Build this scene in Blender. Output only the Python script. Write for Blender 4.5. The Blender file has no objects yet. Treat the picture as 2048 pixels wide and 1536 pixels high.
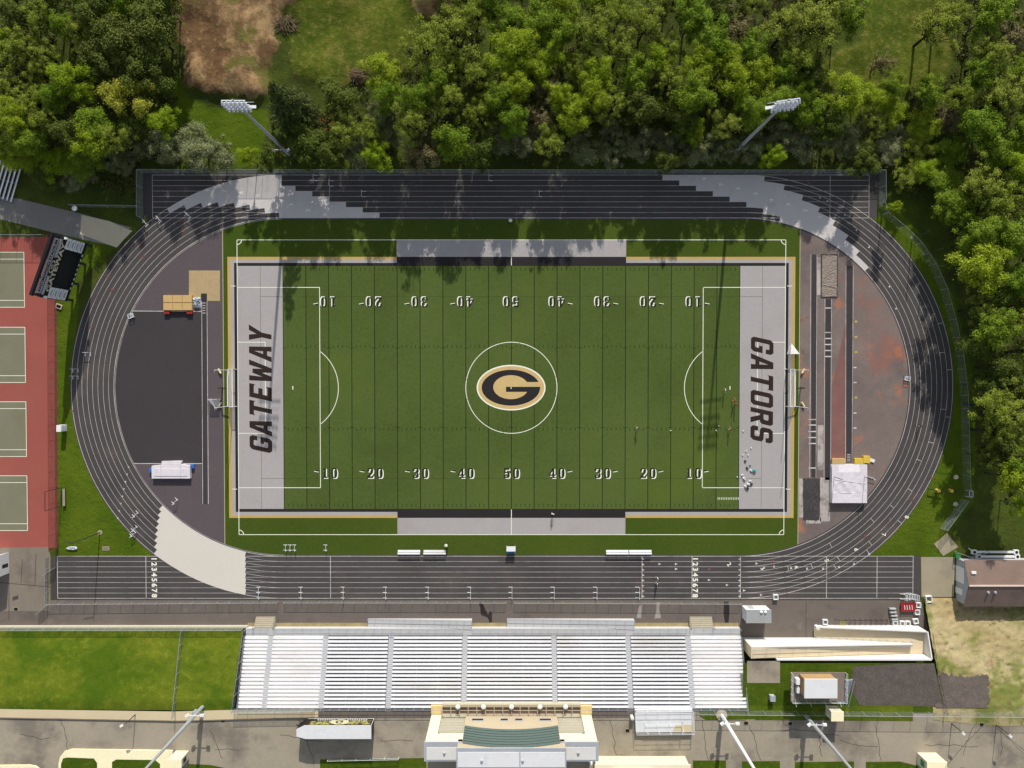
import bpy, math, random
import numpy as np
from mathutils import Vector, Matrix
R = math.radians
random.seed(7)
SC = bpy.context.scene
COL = SC.collection

# ------------------------------------------------------------------ camera model (drone looking straight down)
CAM_H = 146.0      # metres above the pitch
FPX = 1455.5       # focal length in photo pixels (photo 2048 wide)
TILT = R(1.08)
_c, _s = math.cos(TILT), math.sin(TILT)
def P(px, py, z=0.0):
    """the world point at height z that stands at photo pixel (px, py)"""
    dx = (px-1024)/FPX; dy = (768-py)/FPX
    yy = dy*_c - _s; zz = -dy*_s - _c
    t = (CAM_H-z)/(-zz)
    return Vector((dx*t, yy*t, z))
def XY(px, py, z=0.0):
    v = P(px, py, z); return (v.x, v.y)

# ------------------------------------------------------------------ objects
ORG = {}
def reg(o, org): ORG[o.name] = Vector(org); return o
def tag(o, label=None, cat=None, group=None, kind=None):
    if label: o['label'] = label
    if cat: o['category'] = cat
    if group: o['group'] = group
    if kind: o['kind'] = kind
    return o
def thing(name, label, cat, loc=(0,0,0), rz=0.0, group=None):
    o = bpy.data.objects.new(name, None); COL.objects.link(o)
    o.empty_display_size = 0.3
    o.location = loc; o.rotation_euler = (0,0,rz)
    tag(o, label, cat, group)
    return reg(o, loc if rz == 0 else loc)
def copy_tree(o, parent=None, loc=None, rz=None, scale=None, label=None, group=None):
    c = o.copy(); COL.objects.link(c); c.parent = parent
    if loc is not None: c.location = loc
    if rz is not None: c.rotation_euler = (0,0,rz)
    if scale is not None: c.scale = scale
    if label: c['label'] = label
    if group: c['group'] = group
    ORG[c.name] = Vector(c.location)
    for ch in o.children: copy_tree(ch, c)
    return c
class MB:
    def __init__(s): s.v = []; s.f = []; s.m = []
    def face(s, pts, mi=0):
        n = len(s.v); s.v += [tuple(p) for p in pts]; s.f.append(tuple(range(n, n+len(pts)))); s.m.append(mi); return s
    def poly(s, pts2, z, mi=0):
        pts = [(p[0], p[1], z) for p in pts2]
        a = sum(pts[i][0]*pts[(i+1)%len(pts)][1]-pts[(i+1)%len(pts)][0]*pts[i][1] for i in range(len(pts)))
        if a < 0: pts.reverse()
        return s.face(pts, mi)
    def rect(s, x0, y0, x1, y1, z, mi=0):
        return s.poly([(x0,y0),(x1,y0),(x1,y1),(x0,y1)], z, mi)
    def prism(s, pts2, z0, z1, mi=0, side=None, bottom=True):
        pts = [(p[0], p[1]) for p in pts2]
        a = sum(pts[i][0]*pts[(i+1)%len(pts)][1]-pts[(i+1)%len(pts)][0]*pts[i][1] for i in range(len(pts)))
        if a < 0: pts.reverse()
        n = len(s.v); k = len(pts)
        s.v += [(x,y,z0) for x,y in pts] + [(x,y,z1) for x,y in pts]
        s.f.append(tuple(range(n+k, n+2*k))); s.m.append(mi)
        if bottom: s.f.append(tuple(range(n+k-1, n-1, -1))); s.m.append(mi)
        for i in range(k):
            j = (i+1)%k
            s.f.append((n+i, n+j, n+k+j, n+k+i)); s.m.append(mi if side is None else side)
        return s
    def box(s, c, d, rz=0.0, mi=0):
        """box centred at c, sizes d, turned about z"""
        cs, sn = math.cos(rz), math.sin(rz)
        pts = []
        for sx, sy in ((-1,-1),(1,-1),(1,1),(-1,1)):
            x, y = sx*d[0]/2, sy*d[1]/2
            pts.append((c[0]+x*cs-y*sn, c[1]+x*sn+y*cs))
        return s.prism(pts, c[2]-d[2]/2, c[2]+d[2]/2, mi)
    def bar(s, a, b, w, h=None, mi=0):
        """square bar from a to b"""
        a = Vector(a); b = Vector(b); h = w if h is None else h
        d = (b-a)
        if d.length < 1e-6: return s
        d.normalize()
        up = Vector((0,0,1)) if abs(d.z) < 0.95 else Vector((0,1,0))
        sd = d.cross(up).normalized(); u2 = sd.cross(d).normalized()
        n = len(s.v)
        for p in (a, b):
            for i, j in ((-1,-1),(1,-1),(1,1),(-1,1)):
                s.v.append(tuple(p + sd*(i*w/2) + u2*(j*h/2)))
        for q in ((0,1,5,4),(1,2,6,5),(2,3,7,6),(3,0,4,7),(3,2,1,0),(4,5,6,7)):
            s.f.append(tuple(n+k for k in q)); s.m.append(mi)
        return s
    def tube(s, pts, rads, n=8, mi=0, cap=True):
        pts = [Vector(p) for p in pts]
        if not hasattr(rads, '__len__'): rads = [rads]*len(pts)
        base = len(s.v); ref = None
        for i, p in enumerate(pts):
            d = (pts[min(i+1,len(pts)-1)] - pts[max(i-1,0)])
            d = d.normalized() if d.length > 1e-9 else Vector((0,0,1))
            if ref is None: ref = Vector((1,0,0)) if abs(d.x) < 0.9 else Vector((0,1,0))
            a = (ref - d*ref.dot(d)).normalized(); b = d.cross(a); ref = a
            for k in range(n):
                t = 2*math.pi*k/n
                s.v.append(tuple(p + (a*math.cos(t)+b*math.sin(t))*rads[i]))
        for i in range(len(pts)-1):
            for k in range(n):
                q = (k+1)%n
                s.f.append((base+i*n+k, base+i*n+q, base+(i+1)*n+q, base+(i+1)*n+k)); s.m.append(mi)
        if cap:
            s.f.append(tuple(base+k for k in range(n-1,-1,-1))); s.m.append(mi)
            e = base+(len(pts)-1)*n
            s.f.append(tuple(e+k for k in range(n))); s.m.append(mi)
        return s
    def lathe(s, c, prof, n=14, mi=0):
        base = len(s.v)
        for r, z in prof:
            for k in range(n):
                t = 2*math.pi*k/n
                s.v.append((c[0]+r*math.cos(t), c[1]+r*math.sin(t), c[2]+z))
        for i in range(len(prof)-1):
            for k in range(n):
                q = (k+1)%n
                s.f.append((base+i*n+k, base+i*n+q, base+(i+1)*n+q, base+(i+1)*n+k)); s.m.append(mi)
        s.f.append(tuple(base+k for k in range(n-1,-1,-1))); s.m.append(mi)
        e = base+(len(prof)-1)*n
        s.f.append(tuple(e+k for k in range(n))); s.m.append(mi)
        return s
    def build(s, name, mats, parent=None, local=False, kind=None, smooth=False):
        if not isinstance(mats, (list, tuple)): mats = [mats]
        org = Vector((0,0,0))
        if parent is not None and not local:
            q = parent
            while q is not None: org = org + q.location; q = q.parent
        me = bpy.data.meshes.new(name)
        vs = [(x-org.x, y-org.y, z-org.z) for x,y,z in s.v]
        me.from_pydata(vs, [], s.f)
        for m in mats: me.materials.append(m)
        if len(mats) > 1: me.polygons.foreach_set('material_index', s.m)
        if smooth: me.polygons.foreach_set('use_smooth', [True]*len(me.polygons))
        me.update()
        o = bpy.data.objects.new(name, me); COL.objects.link(o)
        if parent is not None: o.parent = parent
        if kind: o['kind'] = kind
        return o
def structure(name, mb, mats): return mb.build(name, mats, None, kind='structure')

# ------------------------------------------------------------------ materials
K = 0.95     # what a flat white surface in the sun renders as
def lin(c):
    c = c/255.0
    return c/12.92 if c <= 0.04045 else ((c+0.055)/1.055)**2.4
def A(r, g, b, k=K):
    return tuple(min(0.86, lin(v)/k) for v in (r,g,b))
def newmat(name):
    m = bpy.data.materials.new(name); m.use_nodes = True
    nt = m.node_tree; nt.nodes.clear()
    out = nt.nodes.new('ShaderNodeOutputMaterial')
    b = nt.nodes.new('ShaderNodeBsdfPrincipled')
    nt.links.new(b.outputs[0], out.inputs[0])
    return m, nt, b
def nd(nt, t, **kw):
    n = nt.nodes.new(t)
    for k, v in kw.items(): setattr(n, k, v)
    return n
def noise(nt, vec, scale, detail=5, rough=0.6, off=0.0):
    n = nd(nt, 'ShaderNodeTexNoise'); n.inputs['Scale'].default_value = scale
    n.inputs['Detail'].default_value = detail; n.inputs['Roughness'].default_value = rough
    if off:
        a = nd(nt, 'ShaderNodeVectorMath', operation='ADD'); a.inputs[1].default_value = (off, off*1.7, off*0.6)
        nt.links.new(vec, a.inputs[0]); vec = a.outputs[0]
    nt.links.new(vec, n.inputs['Vector'])
    return n.outputs['Fac']
def mapr(nt, v, a, b, c, d, smooth=False):
    n = nd(nt, 'ShaderNodeMapRange')
    if smooth: n.interpolation_type = 'SMOOTHSTEP'
    nt.links.new(v, n.inputs[0])
    for i, x in enumerate((a,b,c,d)): n.inputs[i+1].default_value = x
    return n.outputs[0]
def mth(nt, op, a, b=None):
    n = nd(nt, 'ShaderNodeMath', operation=op)
    for i, x in enumerate((a,b)):
        if x is None: continue
        if isinstance(x, (int,float)): n.inputs[i].default_value = x
        else: nt.links.new(x, n.inputs[i])
    return n.outputs[0]
def mixc(nt, fac, a, b):
    n = nd(nt, 'ShaderNodeMix', data_type='RGBA')
    if isinstance(fac, (int,float)): n.inputs[0].default_value = fac
    else: nt.links.new(fac, n.inputs[0])
    for i, x in ((6,a),(7,b)):
        if isinstance(x, tuple): n.inputs[i].default_value = (*x[:3],1)
        else: nt.links.new(x, n.inputs[i])
    return n.outputs[2]
def scalec(nt, col, f):
    n = nd(nt, 'ShaderNodeVectorMath', operation='SCALE')
    if isinstance(col, tuple): n.inputs[0].default_value = col
    else: nt.links.new(col, n.inputs[0])
    nt.links.new(f, n.inputs['Scale'])
    return n.outputs[0]
def pos(nt):
    return nd(nt, 'ShaderNodeNewGeometry').outputs['Position']
def mat(name, col, rough=0.85, var=0.10, scale=0.25, fine=0.12, fscale=4.0, spots=(), bump=0.0, spec=0.25, metal=0.0, stretch=None):
    """surface with a base colour, broad blotches, fine grain and stains (colour, scale, low, high, amount, seed)"""
    m, nt, b = newmat(name)
    p = pos(nt)
    if stretch:
        mp = nd(nt, 'ShaderNodeMapping'); mp.inputs['Scale'].default_value = stretch
        nt.links.new(p, mp.inputs['Vector']); p = mp.outputs[0]
    off = (sum(ord(c) for c in name) % 97)*1.3 + 3
    n1 = noise(nt, p, scale, 5, 0.6, off); n2 = noise(nt, p, fscale, 3, 0.7, off+5)
    f = mth(nt, 'ADD', mapr(nt, n1, 0.25, 0.75, 1-var, 1+var), mapr(nt, n2, 0.25, 0.75, -fine, fine))
    c = scalec(nt, tuple(col), f)
    for (sc, ss, lo, hi, amt, sd) in spots:
        k = mapr(nt, noise(nt, p, ss, 6, 0.62, sd), lo, hi, 0, amt, True)
        c = mixc(nt, k, c, tuple(sc))
    nt.links.new(c, b.inputs['Base Color'])
    b.inputs['Roughness'].default_value = rough; b.inputs['Metallic'].default_value = metal
    b.inputs['Specular IOR Level'].default_value = spec
    if bump:
        bp = nd(nt, 'ShaderNodeBump'); bp.inputs['Strength'].default_value = 1.0; bp.inputs['Distance'].default_value = bump
        nt.links.new(n2, bp.inputs['Height']); nt.links.new(bp.outputs[0], b.inputs['Normal'])
    return m
def net_mat(name, col, fac):
    """chain link / netting too fine to resolve: that share of each pixel is wire"""
    m, nt, b = newmat(name)
    b.inputs['Base Color'].default_value = (*col,1); b.inputs['Roughness'].default_value = 0.6
    tr = nd(nt, 'ShaderNodeBsdfTransparent'); mx = nd(nt, 'ShaderNodeMixShader')
    p = pos(nt)
    nt.links.new(mapr(nt, noise(nt, p, 1.2, 3), 0.3, 0.7, fac*0.8, fac*1.2), mx.inputs[0])
    nt.links.new(tr.outputs[0], mx.inputs[1]); nt.links.new(b.outputs[0], mx.inputs[2])
    nt.links.new(mx.outputs[0], nt.nodes['Material Output'].inputs[0])
    return m

M = {}
M['white_line'] = mat('white_line', A(225,225,205), var=.05, fine=.06)
M['track_line'] = mat('track_line', A(196,190,184), var=.2, fine=.2, scale=.6, spots=[(A(120,112,108), .2, .5, .72, .7, 6)])
M['dark_line'] = mat('dark_line', A(20,34,10), var=.1)
M['seam'] = mat('seam', A(52,70,28), var=.1)
M['black_turf'] = mat('black_turf', A(37,33,35), var=.12, fine=.12)
M['gray_turf'] = mat('gray_turf', A(158,153,151), var=.04, fine=.07, scale=.08, fscale=3, spots=[(A(146,136,134), .12, .5, .75, .5, 11)])
M['gold_turf'] = mat('gold_turf', A(178,150,88), var=.06, fine=.08)
M['tan_turf'] = mat('tan_turf', A(190,163,110), var=.06, fine=.08, scale=.4)
M['letter'] = mat('letter', A(42,31,26), var=.1, fine=.12)
M['digit_black'] = mat('digit_black', A(30,30,26), var=.1)
M['white_paint'] = mat('white_paint', (.74,.74,.73), rough=.5, var=.04, fine=.04)
M['white_metal'] = mat('white_metal', (.72,.73,.75), rough=.45, var=.05, fine=.05)
M['grey_metal'] = mat('grey_metal', (.40,.42,.45), rough=.5, var=.08, metal=.2)
M['galv'] = mat('galv', (.36,.38,.41), rough=.5, var=.1, metal=.3)
M['dark_metal'] = mat('dark_metal', (.03,.03,.035), rough=.5)
M['black'] = mat('black', (.012,.012,.014), rough=.45)
M['red_paint'] = mat('red_paint', (.30,.02,.02), rough=.6)
M['yellow_pad'] = mat('yellow_pad', (.62,.44,.06), rough=.6)
M['blue_plastic'] = mat('blue_plastic', (.03,.16,.5), rough=.5)
M['teal_cloth'] = mat('teal_cloth', (.06,.35,.33), rough=.8)
M['green_box'] = mat('green_box', (.04,.22,.06), rough=.6)
M['asphalt_crack'] = mat('asphalt_crack', A(60,54,50), var=.2)

def grass_mat(name, c1, c2, c3=None, s1=.12, s2=1.6, bump=.03, spots=(), panel=0.0):
    m, nt, b = newmat(name)
    p = pos(nt); off = (sum(ord(c) for c in name) % 89)*1.7
    n1 = noise(nt, p, s1, 6, .62, off+2); n2 = noise(nt, p, s2, 5, .72, off+9); n3 = noise(nt, p, 7.0, 3, .7, off)
    c = mixc(nt, mapr(nt, n1, .3, .7, 0, 1, True), tuple(c1), tuple(c2))
    if c3: c = mixc(nt, mapr(nt, n2, .5, .72, 0, .75, True), c, tuple(c3))
    f = mth(nt, 'ADD', mapr(nt, n2, .25, .75, .84, 1.16), mapr(nt, n3, .2, .8, -.22, .22))
    if panel:      # turf laid in five yard rolls, each with its own nap
        sx = nd(nt, 'ShaderNodeSeparateXYZ'); nt.links.new(p, sx.inputs[0])
        wn = nd(nt, 'ShaderNodeTexWhiteNoise', noise_dimensions='1D'); nt.links.new(mth(nt, 'FLOOR', mth(nt, 'DIVIDE', mth(nt, 'ADD', sx.outputs[0], 45.84), 4.572)), wn.inputs['W'])
        f = mth(nt, 'ADD', f, mapr(nt, wn.outputs['Value'], 0, 1, -panel, panel))
    c = scalec(nt, c, f)
    for (sc, ss, lo, hi, amt, sd) in spots:
        c = mixc(nt, mapr(nt, noise(nt, p, ss, 6, .62, sd), lo, hi, 0, amt, True), c, tuple(sc))
    nt.links.new(c, b.inputs['Base Color']); b.inputs['Roughness'].default_value = .95; b.inputs['Specular IOR Level'].default_value = .1
    bp = nd(nt, 'ShaderNodeBump'); bp.inputs['Distance'].default_value = bump
    nt.links.new(mth(nt, 'ADD', n2, n3), bp.inputs['Height']); nt.links.new(bp.outputs[0], b.inputs['Normal'])
    return m
M['turf'] = grass_mat('turf', A(70,84,37), A(78,92,44), A(66,88,40), .05, 1.6, .0, spots=[(A(84,98,36), .035, .56, .72, .55, 8), (A(62,74,34), .07, .56, .74, .4, 23)], panel=.05)
M['turf_side'] = grass_mat('turf_side', A(60,76,24), A(68,82,26), None, .06, 2.0, .0, spots=[(A(56,76,16), .05, .5, .7, .6, 5)])
M['lawn'] = grass_mat('lawn', A(72,92,16), A(96,106,26), A(108,112,36), .13, .8, .14, spots=[(A(62,86,14), .11, .48, .64, .8, 3), (A(112,106,40), .2, .60, .74, .6, 17), (A(60,80,12), .6, .6, .72, .5, 41)])
M['lawn_deep'] = grass_mat('lawn_deep', A(58,78,12), A(72,90,18), A(88,98,26), .12, 1.0, .08, spots=[(A(96,96,30), .15, .58, .75, .6, 9)])

# ------------------------------------------------------------------ camera, light
cam = bpy.data.cameras.new('camera'); camo = bpy.data.objects.new('camera', cam); COL.objects.link(camo)
camo.location = (0,0,CAM_H); camo.rotation_euler = (-TILT,0,0)
cam.sensor_fit = 'HORIZONTAL'; cam.sensor_width = 36; cam.lens = 36*FPX/2048
cam.clip_start = 1; cam.clip_end = 3000
SC.camera = camo
ELEV = R(26.5); AZ = R(4.8)            # sun stands behind the wood, a little to its right
sd = Vector((math.sin(AZ)*math.cos(ELEV), math.cos(AZ)*math.cos(ELEV), math.sin(ELEV)))
sun = bpy.data.lights.new('sun', 'SUN'); sun.energy = 4.15; sun.angle = R(.5); sun.color = (1,.95,.87)
so = bpy.data.objects.new('sun', sun); COL.objects.link(so)
so.rotation_euler = (-sd).to_track_quat('-Z','Y').to_euler()
w = bpy.data.worlds.new('World'); SC.world = w; w.use_nodes = True
nt = w.node_tree; bg = nt.nodes['Background']
sky = nt.nodes.new('ShaderNodeTexSky'); sky.sky_type = 'NISHITA'; sky.sun_disc = False
sky.sun_elevation = ELEV; sky.sun_rotation = AZ; sky.altitude = 300
hs = nt.nodes.new('ShaderNodeHueSaturation'); hs.inputs['Saturation'].default_value = .48
nt.links.new(sky.outputs[0], hs.inputs['Color']); nt.links.new(hs.outputs[0], bg.inputs[0]); bg.inputs[1].default_value = .122
SC.view_settings.view_transform = 'Standard'; SC.view_settings.look = 'None'
SC.view_settings.gamma = 1; SC.view_settings.exposure = 0.34
SC.view_settings.use_curve_mapping = False
# ------------------------------------------------------------------ ground sheet: forest floor, meadow, bare earth
def inpoly(x, y, poly):
    c = np.zeros(x.shape, bool); n = len(poly); j = n-1
    for i in range(n):
        xi, yi = poly[i]; xj, yj = poly[j]
        with np.errstate(divide='ignore', invalid='ignore'):
            k = ((yi > y) != (yj > y)) & (x < (xj-xi)*(y-yi)/((yj-yi) if yj != yi else 1e-9) + xi)
        c ^= k; j = i
    return c
GX = np.concatenate([[-900,-400,-200], np.arange(-118,118.1,.75), [200,400,900]])
GY = np.concatenate([[-900,-400,-200], np.arange(-95,95.1,.75), [200,400,900]])
gx, gy = np.meshgrid(GX, GY)
# pixel position of every grid vertex (where it stands in the photo)
yc = gy*_c + CAM_H*_s; zc = gy*_s*(1) + CAM_H*_c*(1)
# inverse of P at z = 0
_t = CAM_H
den = (gy*(-_s) + CAM_H*_c)
dxp = gx/den; dyp = (gy*_c + CAM_H*_s)/den
gpx = 1024 + dxp*FPX; gpy = 768 - dyp*FPX
def blur(a, n=2):
    a = a.astype(float)
    for _ in range(n):
        b = a.copy()
        b[1:-1,1:-1] = (a[1:-1,1:-1]*2 + a[:-2,1:-1] + a[2:,1:-1] + a[1:-1,:-2] + a[1:-1,2:])/6
        a = b
    return a
DIRT_ = [(350,-60),(620,-60),(600,20),(590,60),(570,110),(545,160),(540,215),(470,205),(420,195),(375,190),(360,150),(365,90),(345,40)]
DIRT = [(335,-60),(470,-60),(620,-60),(600,5),(570,25),(548,60),(560,95),(540,130),(530,150),(545,180),(515,200),(470,188),(430,196),(400,180),(372,178),(366,140),(376,100),(350,75),(358,40),(338,10)]
DIRT2 = [(800,-60),(900,-60),(905,10),(870,45),(830,25)]
MEADOW = [(560,-60),(910,-60),(905,60),(880,140),(720,150),(700,180),(620,160),(590,150),(575,90)]
MEADOW2 = [(1720,-60),(1880,-60),(1900,60),(1900,150),(1840,180),(1740,200),(1650,170),(1640,130),(1730,80)]
LAWN = [(345,150),(365,150),(375,195),(430,215),(540,215),(520,330),(470,335),(440,280),(350,260)]
LAWN2 = [(1745,395),(1800,420),(1850,480),(1910,600),(1950,760),(1950,1000),(1900,1065),(1920,1115),(1730,1115),(1700,1115),(1760,1000),(1890,800),(1880,700),(1830,560),(1750,440)]
LAWN3 = [(115,470),(260,455),(300,430),(300,410),(230,412),(282,415),(285,450),(160,560),(140,800),(200,950),(310,1112),(115,1112)]
DRYR = [(1855,1200),(2100,1180),(2100,1440),(1890,1440),(1860,1330)]
RUST = [(620,230),(660,225),(665,262),(625,262)]
chans = []
for polys in ([DIRT,DIRT2], [MEADOW,MEADOW2], [LAWN,LAWN2,LAWN3], [RUST]):
    a = np.zeros(gpx.shape, bool)
    for q in polys: a |= inpoly(gpx, gpy, q)
    chans.append(blur(a, 3))
def vnoise(x, y, s, seed):
    r_ = np.random.default_rng(seed).random((256,256)); X = x*s; Y = y*s
    i = np.floor(X).astype(int); j = np.floor(Y).astype(int); u = X-i; v = Y-j; u = u*u*(3-2*u); v = v*v*(3-2*v)
    g_ = lambda a,b_: r_[a % 256, b_ % 256]
    return (g_(i,j)*(1-u)+g_(i+1,j)*u)*(1-v) + (g_(i,j+1)*(1-u)+g_(i+1,j+1)*u)*v
rough = vnoise(gx, gy*.25, .45, 1)*1.1 + vnoise(gx, gy, .22, 2)*1.8 + vnoise(gx, gy, .8, 3)*.55
gz = blur(chans[0], 4)*rough*.8*(gpy < 230)
gz += blur(chans[1], 6)*(vnoise(gx, gy, .12, 5)*1.0 + vnoise(gx, gy, .9, 6)*.18)*(gpy < 230)
mbv = np.stack([gx.ravel(), gy.ravel(), gz.ravel()], 1)
ny, nx = gx.shape
idx = np.arange(nx*ny).reshape(ny, nx)
faces = np.stack([idx[:-1,:-1].ravel(), idx[:-1,1:].ravel(), idx[1:,1:].ravel(), idx[1:,:-1].ravel()], 1)
me = bpy.data.meshes.new('ground')
me.vertices.add(len(mbv)); me.vertices.foreach_set('co', mbv.astype(np.float32).ravel())
me.loops.add(faces.size); me.loops.foreach_set('vertex_index', faces.astype(np.int32).ravel())
me.polygons.add(len(faces)); me.polygons.foreach_set('loop_start', np.arange(0, faces.size, 4, dtype=np.int32))
me.update(calc_edges=True)
at = me.color_attributes.new('cover', 'FLOAT_COLOR', 'POINT')
at.data.foreach_set('color', np.stack([c.ravel() for c in chans], 1).astype(np.float32).ravel())
m, nt, b = newmat('ground_cover')
p = pos(nt)
sepn = nd(nt, 'ShaderNodeSeparateColor'); an = nd(nt, 'ShaderNodeAttribute', attribute_name='cover')
nt.links.new(an.outputs['Color'], sepn.inputs[0])
ch = [sepn.outputs[0], sepn.outputs[1], sepn.outputs[2], an.outputs['Alpha']]
nA = noise(nt, p, .16, 7, .66, 4); nB = noise(nt, p, .9, 6, .7, 13); nC = noise(nt, p, 4.5, 4, .7, 21); nD = noise(nt, p, .05, 4, .6, 31)
nE0 = noise(nt, p, .10, 6, .66, 77)
base = mixc(nt, mapr(nt, nA, .35, .65, 0, 1, True), A(58,66,26), A(72,84,28))
base = mixc(nt, mapr(nt, nB, .55, .75, 0, .6, True), base, A(96,82,52))
mead = mixc(nt, mapr(nt, nA, .35, .65, 0, 1, True), A(66,80,18), A(86,94,28))
mead = mixc(nt, mapr(nt, nE0, .50, .66, 0, .7, True), mead, A(118,110,52))
mead = mixc(nt, mapr(nt, nB, .50, .70, 0, .6, True), mead, A(128,120,62))
mead = mixc(nt, mapr(nt, nB, .5, .34, 0, .5, True), mead, A(52,70,14))
lawn = mixc(nt, mapr(nt, nA, .35, .65, 0, 1, True), A(66,86,14), A(82,98,20))
lawn = mixc(nt, mapr(nt, nB, .6, .8, 0, .5, True), lawn, A(120,126,48))
# bulldozed bare earth, streaked down the slope, with darker churned soil
mp = nd(nt, 'ShaderNodeMapping'); mp.inputs['Scale'].default_value = (.9,.40,1); nt.links.new(p, mp.inputs[0])
nS = noise(nt, mp.outputs[0], .35, 9, .72, 2); nE = noise(nt, p, .11, 6, .68, 57)
dirt = mixc(nt, mapr(nt, nS, .35, .65, 0, 1, True), A(112,88,62), A(162,134,96))
dirt = mixc(nt, mapr(nt, nE, .42, .56, 0, .9, True), dirt, A(92,68,46))
dirt = mixc(nt, mapr(nt, nB, .52, .7, 0, .65, True), dirt, A(146,124,86))
dirt = mixc(nt, mapr(nt, nA, .52, .62, 0, .85, True), dirt, A(92,92,42))
rust = A(128,92,46)
def edge(c, w=.5):
    return mapr(nt, mth(nt, 'ADD', c, mth(nt, 'MULTIPLY', mth(nt, 'SUBTRACT', mth(nt,'ADD', nA, mth(nt,'MULTIPLY',nB,.6)), .8), w*1.6)), .38, .62, 0, 1, True)
c = mixc(nt, edge(ch[1], 1.2), base, mead)
c = mixc(nt, edge(ch[2], .4), c, lawn)
c = mixc(nt, edge(ch[0], 1.3), c, dirt)
c = mixc(nt, edge(ch[3]), c, rust)
c = scalec(nt, c, mth(nt, 'ADD', mapr(nt, nC, .25, .75, .8, 1.2), mapr(nt, nD, .3, .7, -.12, .12)))
nt.links.new(c, b.inputs['Base Color']); b.inputs['Roughness'].default_value = .95; b.inputs['Specular IOR Level'].default_value = .1
bp = nd(nt, 'ShaderNodeBump'); bp.inputs['Distance'].default_value = .12
nt.links.new(mth(nt, 'ADD', mth(nt,'MULTIPLY',nB,2.0), nC), bp.inputs['Height']); nt.links.new(bp.outputs[0], b.inputs['Normal'])
me.materials.append(m)
g = bpy.data.objects.new('ground', me); COL.objects.link(g); g['kind'] = 'structure'

# ------------------------------------------------------------------ running track
FC = P(1022.8, 775.6)                   # centre of the pitch
CX0, CX1 = P(566,775).x, P(1482,775).x  # centres of the two bends
CY = FC.y
R0 = 33.95; LW = 1.067                  # inner edge, lane width
RO = R0 + 8*LW
def arc(cx, r, a0, a1, n=48):
    """a: degrees from straight up (+y), clockwise"""
    return [(cx + r*math.sin(R(a0+(a1-a0)*i/n)), CY + r*math.cos(R(a0+(a1-a0)*i/n))) for i in range(n+1)]
M['track'] = mat('track', A(70,66,65), var=.12, fine=.10, scale=.10, fscale=3, spots=[
    (A(96,86,80), .09, .52, .75, .5, 17), (A(56,52,54), .06, .5, .7, .55, 29), (A(116,98,90), .16, .66, .8, .45, 41)])
M['track_black'] = mat('track_black', A(58,54,56), var=.08, fine=.08, scale=.12, spots=[(A(66,60,62), .3, .5, .75, .5, 3)])
xl, xr = P(103,1113).x, P(1842,1113).x
xtl, xtr = P(288,350).x, P(1756,350).x
ytop = P(700,341).y; ybot = CY - RO - .35
RA = RO + .25
def ang(y): return math.degrees(math.acos(max(-1,min(1,(y-CY)/RA))))
yi, yj = CY + R0, CY - R0
a1 = ang(yi); a2 = ang(yj)
outl = arc(CX1, RA, a1, a2) + [(xr, yj), (xr, ybot), (xl, ybot), (xl, yj)] + arc(CX0, RA, 360-a2, 360-a1) + [(xtl, yi), (xtl, ytop), (xtr, ytop), (xtr, yi)]
structure('running_track', MB().poly(outl, .004), M['track'])
Z1, Z2, Z3, Z4, Z5 = .008, .012, .016, .020, .024
# pale painted exchange zones and the beige bend
M['zone_grey'] = mat('zone_grey', A(190,184,180), var=.05, fine=.06, scale=.2, spots=[(A(168,166,166), .5, .52, .72, .5, 8)])
M['zone_beige'] = mat('zone_beige', A(198,192,181), var=.03, fine=.04, scale=.1)
def ring_seg(mb, cx, r0, r1, a0, a1, z, n=14):
    o = arc(cx, r1, a0, a1, n); i = arc(cx, r0, a0, a1, n)
    for k in range(n): mb.face([(*i[k],z), (*i[k+1],z), (*o[k+1],z), (*o[k],z)][::-1] if a1 > a0 else [(*i[k],z), (*i[k+1],z), (*o[k+1],z), (*o[k],z)])
ZG = Z3+.002
zg = MB(); zb = MB(); zy = MB()
for k in range(8):
    r0, r1 = R0 + k*LW, R0 + (k+1)*LW
    # top left
    ring_seg(zg, CX0, r0, r1, 0, -(1 + k*4.53), ZG)
    xe = P(759 - k*33.6, 400).x
    if xe > CX0: zg.rect(CX0, CY+r0, xe, CY+r1, ZG)
    else: pass
    # top right
    xs = P(1560 - k*33.6, 400).x
    ae = 46.5 - k*5.78
    if xs < CX1:
        zg.rect(xs, CY+r0, CX1, CY+r1, ZG); ring_seg(zg, CX1, r0, r1, 0, ae, ZG)
    else:
        ring_seg(zg, CX1, r0, r1, math.degrees(math.asin((xs-CX1)/((r0+r1)/2))), ae, ZG)
    # bottom left
    xb = P(491,1140).x
    al = 180 + 45.8 - k*1.1; ar = 180 + math.degrees(math.asin((CX0-xb)/((r0+r1)/2)))
    ring_seg(zb, CX0, r0, r1, ar, al, ZG)
structure('exchange_zone', zg, M['zone_grey'])
structure('exchange_zone', zb, M['zone_beige'])

# lane lines
tl = MB()
lw = .058
def line(mb, x0, y0, x1, y1, w, z):
    d = Vector((x1-x0, y1-y0)); L = d.length
    if L < 1e-6: return
    d /= L; n = Vector((-d.y, d.x))*(w/2)
    mb.poly([(x0-n.x,y0-n.y),(x1-n.x,y1-n.y),(x1+n.x,y1+n.y),(x0+n.x,y0+n.y)], z)
for k in range(9):
    r = R0 + k*LW
    wk = lw*1.5 if k in (0,8) else lw
    for cx, s in ((CX1,1),(CX0,-1)):
        ring_seg(tl, cx, r-wk/2, r+wk/2, 0, s*180, Z3, 80)
    tl.rect(P(305,400).x, CY+r-wk/2, P(1738,400).x, CY+r+wk/2, Z2)
    tl.rect(P(115,1150).x, CY-r-wk/2, P(1826,1150).x, CY-r+wk/2, Z2)
ring_seg(tl, CX0, R0-.27, R0-.22, 0, -180, Z3, 80)
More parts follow.
